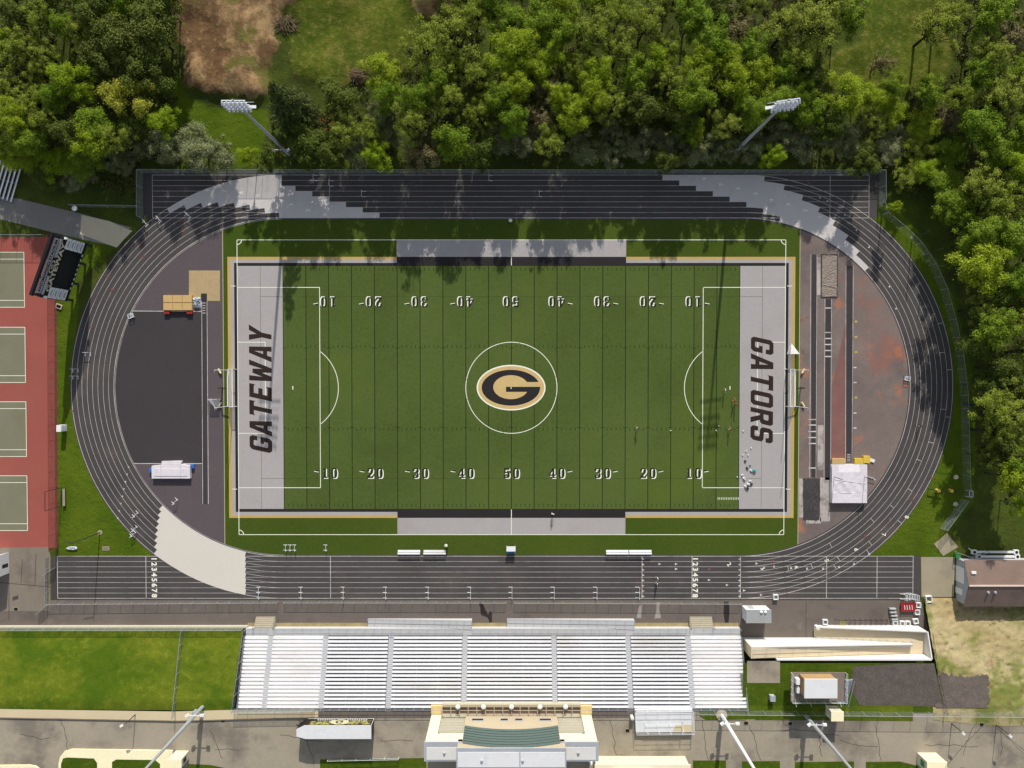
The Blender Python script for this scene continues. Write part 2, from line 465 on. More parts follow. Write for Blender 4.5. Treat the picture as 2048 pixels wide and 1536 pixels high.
for px in (305,659,1660,1738): tl.rect(P(px,400).x-.04, CY+R0, P(px,400).x+.04, CY+RO, Z3)
for px in (115,292,661,1284,1384,1481,1653,1754,1826): tl.rect(P(px,1150).x-.05, CY-RO, P(px,1150).x+.05, CY-R0, Z3)
# staggered start ticks across single lanes
for (cx, k, a) in [(CX1,7,72),(CX1,6,80),(CX1,7,85),(CX1,6,96),(CX1,5,106),(CX1,7,98),(CX1,4,112),(CX1,5,121),(CX1,4,128),(CX1,7,130),(CX1,3,135),(CX1,6,140),(CX1,5,150),(CX1,4,158),(CX1,2,150),(CX1,3,165),(CX1,7,142),(CX1,6,152)]:
    ring_seg(tl, cx, R0+k*LW, R0+(k+1)*LW, a, a+.12, Z4, 1)
structure('track_lines', tl, M['track_line'])
# lane numerals, exchange triangles
def font_mesh(txt, size, bold=0.0):
    cu = bpy.data.curves.new('txt', 'FONT'); cu.body = txt; cu.size = size; cu.align_x = 'CENTER'; cu.align_y = 'CENTER'; cu.offset = bold; cu.resolution_u = 3
    ob = bpy.data.objects.new('txt', cu); COL.objects.link(ob)
    me = bpy.data.meshes.new_from_object(ob.evaluated_get(bpy.context.evaluated_depsgraph_get()))
    V = [v.co.copy() for v in me.vertices]; Fc = [tuple(p.vertices) for p in me.polygons]
    bpy.data.objects.remove(ob); bpy.data.curves.remove(cu); bpy.data.meshes.remove(me)
    return V, Fc
def put_text(mb, txt, size, origin, ux, uy, bold=0.0):
    V, Fc = font_mesh(txt, size, bold); n = len(mb.v)
    for v in V: mb.v.append(tuple(Vector(origin) + Vector(ux)*v.x + Vector(uy)*v.y))
    for f in Fc: mb.f.append(tuple(n+i for i in f)); mb.m.append(0)
lnm = MB()
for px in (308, 1390):
    for k in range(8):
        x = P(px,1150).x; y = CY - R0 - (k+.5)*LW
        put_text(lnm, str(k+1), 1.45, (x, y, Z4), (0,-1,0), (1,0,0), .05)
for (px,py,t,a) in [(1813,1034,'8',140),(1767,1069,'7',130),(1712,1099,'6',120),(1653,1121,'5',108),(1592,1134,'4',100),(1525,1137,'3',95),(1458,1129,'2',90)]:
    v = P(px,py); ca, sa = math.cos(R(a)), math.sin(R(a))
    ux = Vector((math.cos(R(-a+90-55)), math.sin(R(-a+90-55)), 0)); uy = Vector((-ux.y, ux.x, 0))
    put_text(lnm, t, 1.15, (v.x,v.y,Z5), ux, uy, .02)
for i,(px,py) in enumerate(((415,380),(449,382),(482,385),(516,391),(549,400),(583,409),(616,421),(650,430))):
    v = P(px,py); put_text(lnm, str(8-i), 1.1, (v.x,v.y,Z4), (0,1,0), (-1,0,0), .03)
for i,(px,py) in enumerate(((1409,357),(1443,369),(1476,377),(1512,387),(1543,400),(1577,409),(1611,421),(1640,434))):
    v = P(px,py); put_text(lnm, str(8-i), 1.1, (v.x,v.y,Z4), (0,1,0), (-1,0,0), .03)
structure('lane_numbers', lnm, M['white_line'])
tr_w = MB(); tr_r = MB()
def tri(mb, px, py, a, s=.5):
    s = s*.65; v = P(px,py); mb.poly([(v.x+s*math.cos(R(a+d)), v.y+s*math.sin(R(a+d))) for d in (0,130,230)], Z5)
for px in (1286,):
    for k in range(8): tri(tr_w, px, 1118.5+k*10.6, 0)
for k in range(8): tri(tr_w, 1479, 1118.5+k*10.6, 180)
for px,py in [(1319,1128),(1352,1138),(1352,1128),(1418,1160),(1454,1170),(1488,1181),(1522,1190),(1513,1127)]: tri(tr_w, px, py, 0)
for px,py in [(1548,1133),(1582,1136),(1614,1137),(1646,1137),(1678,1134),(1708,1128),(1738,1108)]: tri(tr_w, px, py, 100)
for i in range(8): tri(tr_w, 257.5-i*3.1, 934+i*14.6, 60, .35)
for px,py in [(1655,402),(1690,430),(1713,460),(1738,494),(1760,532),(1779,573),(1792,617),(1640,395)]: tri(tr_w, px, py, 60, .4)
for px,py in [(216,553),(224,580),(287,513),(281,488),(362,441),(368,461),(457,412),(460,434),(182,655),(145,823),(1863,957),(1825,1000),(1780,1038),(1730,1073),(1418,1139),(1545,1122)]: tri(tr_r, px, py, 250, .62)
structure('track_marks', tr_w, M['track_line'])
M['red_mark'] = mat('red_mark', A(122,74,74), var=.2, scale=1)
structure('track_marks', tr_r, M['red_mark'])

# ------------------------------------------------------------------ the two half-moon areas inside the bends
RI = R0 - .32
XL = P(447.5,775).x; XR = P(1598,775).x
aL = math.degrees(math.asin((CX0-XL)/RI)); aR = math.degrees(math.asin((XR-CX1)/RI))
M['apron_left'] = mat('apron_left', A(84,76,78), var=.07, fine=.12, scale=.15, fscale=3, spots=[(A(100,90,88), .1, .5, .72, .5, 5)])
M['apron_right'] = mat('apron_right', A(116,103,97), var=.12, fine=.14, scale=.14, fscale=3, spots=[
    (A(92,83,82), .06, .42, .6, .7, 7), (A(128,114,106), .15, .54, .72, .6, 3), (A(140,92,80), .10, .54, .72, .6, 71), (A(182,106,62), .19, .58, .72, .72, 12), (A(62,58,60), .3, .64, .76, .6, 44)])
structure('half_moon_area', MB().poly(arc(CX0, RI, 360-aL, 180+aL, 70), Z1), M['apron_left'])
structure('half_moon_area', MB().poly(arc(CX1, RI, aR, 180-aR, 70), Z1), M['apron_right'])
def prect(mb, x0, y0, x1, y1, z):
    mb.poly([XY(x0,y0), XY(x1,y0), XY(x1,y1), XY(x0,y1)], z)
bp_ = MB().poly([XY(p,q) for p,q in [(264,623),(403,623),(405,927),(268,927),(252,890),(236,830),(231,775),(236,720),(250,660)]], Z2)
structure('jump_apron', bp_, M['track_black'])
rw = MB(); prect(rw, 403.5,602,414,1008, Z2); structure('jump_runway', rw, M['track_black'])
rl = MB()
for x0,x1 in ((403.5,405.5),(414,417)):
    a, b2 = XY(x0,602), XY(x1,1008); line(rl, a[0],a[1],b2[0],b2[1], .09, Z3)
for (x0,y0,x1,y1) in ((264,622,403,623),(268,927,405,927)):
    a, b2 = XY(x0,y0), XY(x1,y1); line(rl, *a, *b2, .12, Z3)
for i in range(5): a, b2 = XY(405,606+i*5), XY(411,606+i*5); line(rl, *a, *b2, .12, Z3)
structure('runway_lines', rl, M['track_line'])
M['plywood'] = mat('plywood', A(168,146,108), var=.06, fine=.10, scale=.5, spots=[(A(150,126,90),1.2,.5,.7,.5,6)])
pw = MB(); prect(pw, 378,541,440,602, Z2+.02); structure('landing_pad', pw, M['plywood'])
pb = MB(); prect(pb, 402,587,414,602, Z2+.03); structure('vault_box', pb, M['dark_metal'])
# right: runways, sand pits
rr = MB(); prect(rr, 1622.5,509,1634,955, Z2); prect(rr, 1650,598,1663,960, Z2); prect(rr, 1692,532,1706,925, Z2)
structure('jump_runway', rr, M['track_black'])
M['runway_red'] = mat('runway_red', A(122,86,80), var=.12, fine=.12, scale=.4, spots=[(A(136,84,76), .2, .55, .7, .5, 4), (A(100,84,80), .3, .5, .7, .7, 9)])
r2 = MB(); r2.poly([XY(1663.5,775),XY(1692,640),XY(1692,920),XY(1661,920)], Z2+.001); structure('jump_runway', r2, M['runway_red'])
r3 = MB()
for (x0,y0,x1,y1) in ((1622,509,1619,955),(1634,509,1632,955),(1650,598,1648,960),(1663,598,1661,960),(1692,532,1691,925),(1706.5,532,1704,925)):
    line(r3, *XY(x0,y0), *XY(x1,y1), .08, Z3+.002)
for y in (616,665,677,689,701,713): line(r3, *XY(1650,y), *XY(1664,y), .22, Z3+.002)
for y in (839,850,863,875,887,936): line(r3, *XY(1617,y), *XY(1632,y), .22, Z3+.002)
for i in range(5): line(r3, *XY(1694,909+i*3.2), *XY(1701,909+i*3.2), .12, Z3+.002)
structure('runway_lines', r3, M['track_line'])
M['yellow_mark'] = mat('yellow_mark', A(176,162,60))
ym = MB()
for i,y in enumerate((643,674,704,795)): v = P(1712,y); ym.rect(v.x-.25,v.y-.18,v.x+.25,v.y+.18,Z2+.001)
structure('runway_marks', ym, M['yellow_mark'])
wm = MB()
for y in (735,765,826,856): v = P(1710,y); wm.rect(v.x-.3,v.y-.12,v.x+.3,v.y+.12,Z2+.001)
structure('runway_marks', wm, M['track_line'])
M['chalk'] = mat('chalk', A(168,160,152), var=.12, scale=.5, fine=.15, spots=[(A(112,100,98),.35,.45,.62,.8,5)])
M['sand'] = mat('sand', A(136,124,114), var=.1, scale=.8, fine=.2, spots=[(A(92,82,76),1.6,.58,.7,.8,9),(A(170,160,150),1.1,.62,.74,.6,2)], bump=.05)
ck = MB(); prect(ck, 1634,515,1641,590, Z2); prect(ck, 1640,955,1660,1043, Z2); prect(ck, 1598,957,1607,1035, Z2); prect(ck, 1612,1035,1642,1047, Z2); prect(ck, 1635,850,1647,940, Z2-.002)
structure('pit_surround', ck, M['chalk'])

# ------------------------------------------------------------------ infield turf and its markings
tf = arc(CX0, RI, 360-aL, 360, 12) + arc(CX1, RI, 0, aR, 12) + arc(CX1, RI, 180-aR, 180, 12) + arc(CX0, RI, 180, 180+aL, 12)
structure('turf_surround', MB().poly(tf, Z1), M['turf_side'])
edge_l = MB()
line(edge_l, XL, CY+RI*math.cos(R(aL)), XL, CY-RI*math.cos(R(aL)), .12, Z2); line(edge_l, XR, CY+RI*math.cos(R(aR)), XR, CY-RI*math.cos(R(aR)), .12, Z2)
M['edge_strip'] = mat('edge_strip', A(176,166,130))
structure('turf_edging', edge_l, M['edge_strip'])
HX, HY, EX = 45.72, 24.38, 54.86     # half field, goal line to centre, end line to centre
def fr(mb, x0, y0, x1, y1, z): mb.rect(FC.x+x0, FC.y+y0, FC.x+x1, FC.y+y1, z)
f1 = MB(); fr(f1, -HX, -HY, HX, HY, Z2)
for s in (-1,1): pass
structure('turf_field', f1, M['turf'])
e1 = MB(); fr(e1, -EX,-HY,-HX,HY,Z2); fr(e1, HX,-HY,EX,HY,Z2); structure('end_zone', e1, M['gray_turf'])
CXH = 22.95      # half length of the team areas
b0, b1, b2_, b3 = HY, HY+.61, HY+1.24, HY+1.82
x0_, x1_, x2_, x3_ = EX-.05, EX+.62, EX+1.3, EX+1.95
bl = MB(); gr_ = MB(); go_ = MB()
for s in (1,-1):
    fr(bl, -x1_, s*b0, x1_, s*b1, Z2)
    fr(bl, -CXH, s*b1, CXH, s*b3, Z2)
    fr(gr_, -CXH, s*b3, CXH, s*29.5, Z2)
    for t in (1,-1):
        fr(gr_, t*CXH, s*b1, t*x2_, s*b2_, Z2); fr(go_, t*CXH, s*b2_, t*x3_, s*b3, Z2)
for t in (1,-1):
    fr(bl, t*EX, -b0, t*x1_, b0, Z2); fr(gr_, t*x1_, -b1, t*x2_, b1, Z2); fr(go_, t*x2_, -b2_, t*x3_, b2_, Z2)
structure('turf_border', bl, M['black_turf']); structure('turf_border', gr_, M['gray_turf']); structure('turf_border', go_, M['gold_turf'])
dk = MB(); sm = MB()
for i in range(21):
    x = -HX + i*4.572
    fr(dk, x-.075, -HY, x+.075, HY, Z3)
for i in range(101):
    if i % 5 == 0: continue
    x = -HX + i*.9144
    for y in (HY-.95, -HY+.4, 8.0, -8.6): fr(dk, x-.05, y, x+.05, y+.6, Z3)
for y in (8.0,-8.0):
    for i in range(21):
        x = -HX+i*4.572; fr(dk, max(-HX,x-.5), y-.05, min(HX,x+.5), y+.05, Z3+.001)
for y in (18.25,-18.25): fr(sm, -HX, y-.04, HX, y+.04, Z3-.001); fr(sm, -EX+4.6, y-.03, -HX, y+.03, Z3-.001); fr(sm, HX, y-.03, EX-4.6, y+.03, Z3-.001)
for t in (1,-1): fr(sm, t*(EX-4.6)-.03, -HY, t*(EX-4.6)+.03, HY, Z3-.001)
structure('yard_lines', dk, M['dark_line'])
M['grey_seam'] = mat('grey_seam', A(112,108,104)); structure('turf_seams', sm, M['grey_seam'] if False else M['seam'])
# white soccer lines
so_ = MB(); W = .13
SY = 29.58; ZW = Z4
def frame(x0, y0, x1, y1, sides='lrtb'):
    if 'b' in sides: fr(so_, x0, y0-W/2, x1, y0+W/2, ZW)
    if 't' in sides: fr(so_, x0, y1-W/2, x1, y1+W/2, ZW)
    if 'l' in sides: fr(so_, x0-W/2, y0+W/2, x0+W/2, y1-W/2, ZW)
    if 'r' in sides: fr(so_, x1-W/2, y0+W/2, x1+W/2, y1-W/2, ZW)
frame(-EX,-SY,EX,SY)
for s in (1,-1):
    for (d, h) in ((16.46,20.1),(5.5,9.15)):
        xa = s*(EX-d)
        for y in (h,-h): fr(so_, min(s*EX,xa)+(W/2), y-W/2, max(s*EX,xa)+(W/2 if s<0 else -W/2), y+W/2, ZW)
        fr(so_, xa-W/2, -h+W/2, xa+W/2, h-W/2, ZW)
    # penalty arc and spot
    xp = s*(EX-11); a0 = math.degrees(math.acos(5.46/9.15))
    for i in range(24):
        t0, t1 = R(-a0+2*a0*i/24), R(-a0+2*a0*(i+1)/24)
        q = [(xp - s*r*math.cos(t), r*math.sin(t)) for r,t in ((9.15-W/2,t0),(9.15-W/2,t1),(9.15+W/2,t1),(9.15+W/2,t0))]
        so_.poly([(FC.x+x, FC.y+y) for x,y in q], ZW)
    fr(so_, xp-.09, -.35, xp+.09, .35, ZW)
    for y in (SY-9.2, -SY+9.2): fr(so_, s*(EX+.35), y-W/2, s*(EX+1.3), y+W/2, ZW)
    for t in (1,-1):
        for i in range(8):
            t0, t1 = R(90*i/8), R(90*(i+1)/8)
            q = [(s*(EX - r*math.cos(u)), t*(SY - r*math.sin(u))) for r,u in ((.85,t0),(.85,t1),(1.0,t1),(1.0,t0))]
            so_.poly([(FC.x+x, FC.y+y) for x,y in q], ZW+.002)
    fr(so_, -W/2, s*(HY+.1) if s>0 else -SY, W/2, SY if s>0 else -HY-.1, ZW+.002)
n = 72
for i in range(n):
    t0, t1 = 2*math.pi*i/n, 2*math.pi*(i+1)/n
    if i % 18 == 2 or i % 18 == 15: t1 = t1 - .012
    q = [(r*math.cos(t), r*math.sin(t)) for r,t in ((9.15-W/2,t0),(9.15+W/2,t0),(9.15+W/2,t1),(9.15-W/2,t1))]
    so_.poly([(FC.x+x, FC.y+y) for x,y in q], ZW)
structure('pitch_lines', so_, M['white_line'])
# centre emblem
def ell(cx, cy, a, b, n=64, a0=0, a1=360): return [(FC.x+cx+a*math.cos(R(a0+(a1-a0)*i/n)), FC.y+cy+b*math.sin(R(a0+(a1-a0)*i/n))) for i in range(n+(0 if a1-a0==360 else 1))]
S_ = 1/9.965
structure('centre_emblem', MB().poly(ell(-.06,.03,68.8*S_,45.6*S_), Z5), M['white_line'])
structure('centre_emblem', MB().poly(ell(-.06,.03,66.2*S_,43.0*S_), Z5+.004), M['tan_turf'])
def ep(px, py): return (FC.x+(px-1022.8)*S_, FC.y+(775.6-py)*S_)
oc, ia = (1021.8,775.4,58.5,35.8), (1021.8,774.3,35.3,24.0)
def eq(e, a): return ep(e[0]+e[2]*math.cos(R(a)), e[1]-e[3]*math.sin(R(a)))
def aty(e, y): return math.degrees(math.asin((e[1]-y)/e[3]))
ga = aty(oc, 764); gi = aty(ia, 764)
a_end = 360 + aty(oc, 773.6); i_end = 360 + aty(ia, 783.7)
outer = [eq(oc, ga+(a_end-ga)*i/60) for i in range(61)]
inner = [eq(ia, gi+(i_end-gi)*i/48) for i in range(49)]
gp = MB()
gpoly = outer + [ep(1012,773.6), ep(1012,783.7)] + inner[::-1]
gp.poly(gpoly, Z5+.008)
structure('centre_emblem', gp, M['black_turf'])
structure('centre_spot', MB().poly(ell(-.05,-.04,.13,.13,12), Z5+.012), M['white_line'])
# ------------------------------------------------------------------ lettering
GL = {
'G': (.78,[[(.12,0),(.66,0),(.78,.12),(.78,.52),(.42,.52),(.42,.36),(.54,.36),(.54,.22),(.50,.18),(.28,.18),(.24,.22),(.24,.78),(.28,.82),(.50,.82),(.54,.78),(.54,.66),(.78,.66),(.78,.88),(.66,1),(.12,1),(0,.88),(0,.12)]]),
'A': (.78,[[(-.03,0),(.24,0),(.27,.2),(.39,.2),(.39,.38),(.31,.38),(.39,.78),(.39,1),(.22,1)],[(.81,0),(.54,0),(.51,.2),(.39,.2),(.39,.38),(.47,.38),(.39,.78),(.39,1),(.56,1)]]),
'T': (.78,[[(0,.74),(0,1),(.78,1),(.78,.74),(.72,.8),(.51,.8),(.51,.04),(.55,0),(.23,0),(.27,.04),(.27,.8),(.06,.8)]]),
'E': (.74,[[(0,0),(.74,0),(.74,.26),(.66,.2),(.26,.2),(.26,.41),(.58,.41),(.58,.6),(.26,.6),(.26,.8),(.66,.8),(.74,.74),(.74,1),(0,1)]]),
'W': (1.1,[[(-.02,1),(.26,1),(.33,.4),(.44,.85),(.66,.85),(.77,.4),(.84,1),(1.12,1),(.9,0),(.66,0),(.55,.45),(.44,0),(.2,0)]]),
'Y': (.78,[[(-.03,1),(.26,1),(.39,.66),(.52,1),(.81,1),(.52,.42),(.52,0),(.26,0),(.26,.42)]]),
'O': (.78,[[(.39,0),(.12,0),(0,.12),(0,.88),(.12,1),(.39,1),(.39,.82),(.28,.82),(.24,.78),(.24,.22),(.28,.18),(.39,.18)],[(.39,0),(.66,0),(.78,.12),(.78,.88),(.66,1),(.39,1),(.39,.82),(.5,.82),(.54,.78),(.54,.22),(.5,.18),(.39,.18)]]),
'R': (.78,[[(0,0),(.24,0),(.24,1),(0,1)],[(.24,.8),(.24,1),(.68,1),(.78,.9),(.78,.52),(.68,.42),(.24,.42),(.24,.58),(.5,.58),(.54,.62),(.54,.76),(.5,.8)],[(.32,.42),(.58,.42),(.82,0),(.54,0)]]),
'S': (.78,[[(0,.12),(.12,0),(.66,0),(.78,.12),(.78,.48),(.66,.58),(.28,.6),(.24,.64),(.24,.78),(.28,.82),(.5,.82),(.54,.78),(.54,.68),(.78,.68),(.78,.88),(.66,1),(.12,1),(0,.88),(0,.54),(.12,.43),(.5,.4),(.54,.36),(.54,.22),(.5,.18),(.28,.18),(.24,.22),(.24,.34),(0,.34)]]),
'0': (.6,[[(.3,0),(.14,0),(.03,.15),(0,.4),(0,.6),(.03,.85),(.14,1),(.3,1),(.3,.9),(.22,.86),(.19,.75),(.19,.25),(.22,.14),(.3,.1)],[(.3,0),(.46,0),(.57,.15),(.6,.4),(.6,.6),(.57,.85),(.46,1),(.3,1),(.3,.9),(.38,.86),(.41,.75),(.41,.25),(.38,.14),(.3,.1)]]),
'1': (.55,[[(.08,0),(.52,0),(.52,.12),(.40,.14),(.40,1),(.27,1),(.08,.86),(.08,.76),(.2,.8),(.2,.14),(.08,.12)]]),
'2': (.6,[[(.0,0),(.6,0),(.6,.25),(.53,.25),(.5,.17),(.28,.18),(.56,.52),(.6,.68),(.6,.85),(.48,1),(.14,1),(.02,.85),(.02,.66),(.18,.64),(.2,.82),(.26,.9),(.36,.9),(.41,.82),(.41,.68),(.34,.54),(0,.12)]]),
'3': (.6,[[(.0,.15),(.12,0),(.48,0),(.6,.14),(.6,.4),(.5,.5),(.6,.6),(.6,.86),(.48,1),(.12,1),(0,.86),(0,.7),(.17,.7),(.2,.88),(.36,.9),(.41,.84),(.41,.62),(.36,.56),(.22,.56),(.22,.45),(.36,.45),(.41,.38),(.41,.16),(.36,.1),(.2,.12),(.17,.3),(0,.3)]]),
'4': (.64,[[(.24,0),(.64,0),(.64,.1),(.54,.12),(.54,.22),(.64,.22),(.64,.36),(.54,.36),(.54,1),(.38,1),(.34,.94),(.34,.12),(.24,.1)],[(0,.22),(.34,.22),(.34,.36),(.13,.36),(.34,.72),(.34,.94),(0,.36)]]),
'5': (.6,[[(0,.14),(.12,0),(.48,0),(.6,.14),(.6,.5),(.48,.62),(.2,.6),(.2,.82),(.56,.82),(.56,1),(.06,1),(.04,.46),(.34,.5),(.41,.44),(.41,.18),(.34,.1),(.2,.12),(.17,.28),(0,.28)]]),
}
def put_glyphs(mb, txt, org, ux, uy, h, gap, z, slant=0.0, wf=1.0):
    x = 0
    for ch_ in txt:
        wd, polys = GL[ch_]
        for q in polys:
            mb.poly([(org[0]+ux[0]*(x+(a*wf+slant*b)*h)+uy[0]*b*h, org[1]+ux[1]*(x+(a*wf+slant*b)*h)+uy[1]*b*h) for a,b in q], z)
        x += (wd*wf+gap)*h
    return x
def glyph_len(txt, h, gap, wf=1.0): return sum((GL[c][0]*wf+gap)*h for c in txt) - gap*h
lt = MB()
for (txt, y0, y1, xb, xt) in (('GATEWAY', 907, 650, 544.5, 499.5), ('GATORS', 672, 888, 1502, 1547)):
    a = P(xb, y0); b_ = P(xb, y1); c_ = P(xt, y0)
    h = abs(c_.x-a.x); L = abs(b_.y-a.y) - .22*h
    wf = (L/h - .14*(len(txt)-1))/sum(GL[c][0] for c in txt)
    put_glyphs(lt, txt, (a.x,a.y), (0, 1 if y1<y0 else -1), (-1 if xt<xb else 1, 0), h, .14, Z5, .22, wf)
structure('end_zone_lettering', lt, M['letter'])
nw = MB(); nb = MB()
dh = 2.0
for i, num in enumerate(('10','20','30','40','50','40','30','20','10')):
    xc = FC.x - HX + 9.144*(i+1)
    for s in (1,-1):                     # s=1: bottom row, reads upright; s=-1: top row, upside down
        yc_ = FC.y - s*17.15
        for j, d in enumerate(num):
            wd = GL[d][0]*dh; xo = (-.95 if j == 0 else .95) - wd/2
            for (mb, ox, oy, z) in ((nw, .20, -.16, Z5), (nb, 0, 0, Z5+.004)):
                put_glyphs(mb, d, (xc + s*(xo+ox), yc_ + s*(-dh/2+oy)), (s,0), (0,s), dh, 0, z)
        if i == 4: continue
        # little arrow towards the nearer goal line
        e = -1 if i < 4 else 1
        xa = xc + e*2.15
        q = [(xa, yc_+s*.3), (xa, yc_+s*.62), (xa+e*.95, yc_+s*.42)]
        nb.poly(q, Z5); line(nw, xa, yc_+s*.2, xa+e*.95, yc_+s*.36, .13, Z5+.004)
structure('yard_numbers', nw, M['white_line']); structure('yard_numbers', nb, M['digit_black'])
lad = MB()
for i in range(13): v = P(1436+i*3.4, 997); lad.rect(v.x-.05, v.y-.25, v.x+.05, v.y+.25, Z4)
ldo = lad.build('agility_ladder', M['white_line']); tag(ldo, 'flat training ladder of short pale rungs on the turf', 'training ladder')
# ------------------------------------------------------------------ trees
rng = np.random.default_rng(11)
def leaf_mat(name, col, col2, trans=.25, vary=.25):
    m, nt, b = newmat(name)
    geo = nd(nt, 'ShaderNodeNewGeometry'); oi = nd(nt, 'ShaderNodeObjectInfo')
    n1 = noise(nt, geo.outputs['Position'], .55, 3, .6, 3)
    k = mth(nt, 'ADD', mth(nt, 'MULTIPLY', n1, .9), mth(nt, 'ADD', mth(nt, 'MULTIPLY', oi.outputs['Random'], .7), -.45))
    c = mixc(nt, k, tuple(col), tuple(col2))
    c = scalec(nt, c, mapr(nt, geo.outputs['Random Per Island'], 0, 1, 1-vary*1.4, 1+vary*1.4))
    nt.links.new(c, b.inputs['Base Color']); b.inputs['Roughness'].default_value = .75; b.inputs['Specular IOR Level'].default_value = .15
    tl_ = nd(nt, 'ShaderNodeBsdfTranslucent'); nt.links.new(c, tl_.inputs['Color'])
    mx = nd(nt, 'ShaderNodeMixShader'); mx.inputs[0].default_value = trans
    nt.links.new(b.outputs[0], mx.inputs[1]); nt.links.new(tl_.outputs[0], mx.inputs[2])
    nt.links.new(mx.outputs[0], nt.nodes['Material Output'].inputs[0])
    return m
LM = {
 'L': leaf_mat('leaf_lime', (.265,.37,.018), (.33,.395,.028), .45),
 'Y': leaf_mat('leaf_yellow', (.42,.43,.05), (.47,.46,.08), .42),
 'G': leaf_mat('leaf_green', (.17,.27,.018), (.235,.315,.028), .42),
 'O': leaf_mat('leaf_olive', (.245,.31,.034), (.305,.345,.058), .45),
 'D': leaf_mat('leaf_dark', (.095,.135,.018), (.14,.165,.03), .34),
 'S': leaf_mat('leaf_sage', (.21,.24,.10), (.28,.30,.15), .36),
 'B': leaf_mat('leaf_brown', (.24,.21,.08), (.28,.24,.12), .34),
 'C': leaf_mat('leaf_conifer', (.07,.095,.02), (.10,.125,.026), .2),
}
M['bark'] = mat('bark', (.055,.045,.036), var=.25, scale=1.5, fine=.2)
M['bark_dark'] = mat('bark_dark', (.030,.025,.022), var=.25, scale=1.5, fine=.2)
def quads_mesh(name, c, nrm, size, mt, asp=1.0, droop=None):
    """one mesh of many leaf-sized faces at c, facing about nrm"""
    n = len(c)
    nrm = nrm/np.linalg.norm(nrm, axis=1, keepdims=True)
    rv = rng.normal(size=(n,3)) if droop is None else droop
    u = np.cross(nrm, rv); u /= np.linalg.norm(u, axis=1, keepdims=True)+1e-9
    v = np.cross(nrm, u)
    s = size[:,None]
    bend = nrm*s*.18
    V = np.empty((n,4,3)); V[:,0] = c-u*s*.5*asp-bend; V[:,1] = c-v*s*.5; V[:,2] = c+u*s*.5*asp-bend; V[:,3] = c+v*s*.5
    me = bpy.data.meshes.new(name)
    me.vertices.add(n*4); me.vertices.foreach_set('co', V.astype(np.float32).ravel())
    me.loops.add(n*4); me.loops.foreach_set('vertex_index', np.arange(n*4, dtype=np.int32))
    me.polygons.add(n); me.polygons.foreach_set('loop_start', np.arange(0, n*4, 4, dtype=np.int32))
    me.update(calc_edges=True); me.materials.append(mt)
    return me
def crown_points(nl, rx, rz, zc, n, low=-.55, lobe=(.30,.48), fill=.25):
    """leaf positions on lobes spread through a crown, with gaps between the lobes"""
    L = []
    while len(L) < nl:
        d = rng.normal(size=3); d /= np.linalg.norm(d)
        if d[2] < low: continue
        q = rng.uniform(.30,.86)
        L.append(np.array([d[0]*rx*q, d[1]*rx*q, zc + d[2]*rz*q]))
    L = np.array(L); lr = rng.uniform(lobe[0], lobe[1], nl)*rx
    ph = rng.uniform(0,6.28,3); th = np.arctan2(L[:,1],L[:,0]); kk = 1+.18*np.sin(2*th+ph[0])+.14*np.sin(3*th+ph[1])+.08*np.sin(5*th+ph[2])
    L[:,0] *= kk; L[:,1] *= kk
    k = rng.choice(nl, n, p=lr**2/np.sum(lr**2))
    d = rng.normal(size=(n,3)); d /= np.linalg.norm(d, axis=1, keepdims=True)
    d[:,2] = np.where(d[:,2] < -.35, -d[:,2]*.8, d[:,2])
    rr = np.where(rng.random(n) < fill, rng.uniform(.3,.85,n), rng.normal(.95,.24,n))
    c = L[k] + d*(lr[k]*rr)[:,None]*np.array([1,1,.85])
    nr = d + rng.normal(size=(n,3))*.45
    return c, nr, L, lr
def trunk_mesh(name, h, r, L, mt, limbs=9, zfork=.35, thick=.35):
    t = MB(); zf = h*zfork
    lean = rng.normal(size=2)*.03*h
    t.tube([(0,0,-.3),(lean[0]*.3,lean[1]*.3,zf*.6),(lean[0]*.6,lean[1]*.6,zf),(lean[0],lean[1],h*.72)], [r,r*.8,r*.68,r*.2], 7)
    for i in rng.choice(len(L), min(limbs,len(L)), replace=False):
        e = L[i]; z0 = zf*rng.uniform(.85,1.5); z0 = min(z0, e[2]-.4)
        a = np.array([lean[0]*.6, lean[1]*.6, z0]); m_ = (a+e)/2 + np.array([0,0,-.05*h]) + rng.normal(size=3)*.25
        t.tube([tuple(a), tuple(m_), tuple(e)], [r*.42,r*.3,r*.09], 5)
        for _ in range(2):
            e2 = e + rng.normal(size=3)*np.array([1.1,1.1,.8]); t.tube([tuple(m_), tuple((m_+e2)/2+rng.normal(size=3)*.15), tuple(e2)], [r*.2,r*.13,r*.05], 4)
    me = bpy.data.meshes.new(name); me.from_pydata(t.v, [], t.f); me.materials.append(mt); me.polygons.foreach_set('use_smooth', [True]*len(me.polygons)); me.update()
    return me
PROTO = {}
REF = {}      # kind -> (reference crown radius, height)
def add_proto(kind, crown, trunk, rad, h):
    PROTO.setdefault(kind, []).append((crown, trunk)); REF[kind] = (rad, h)
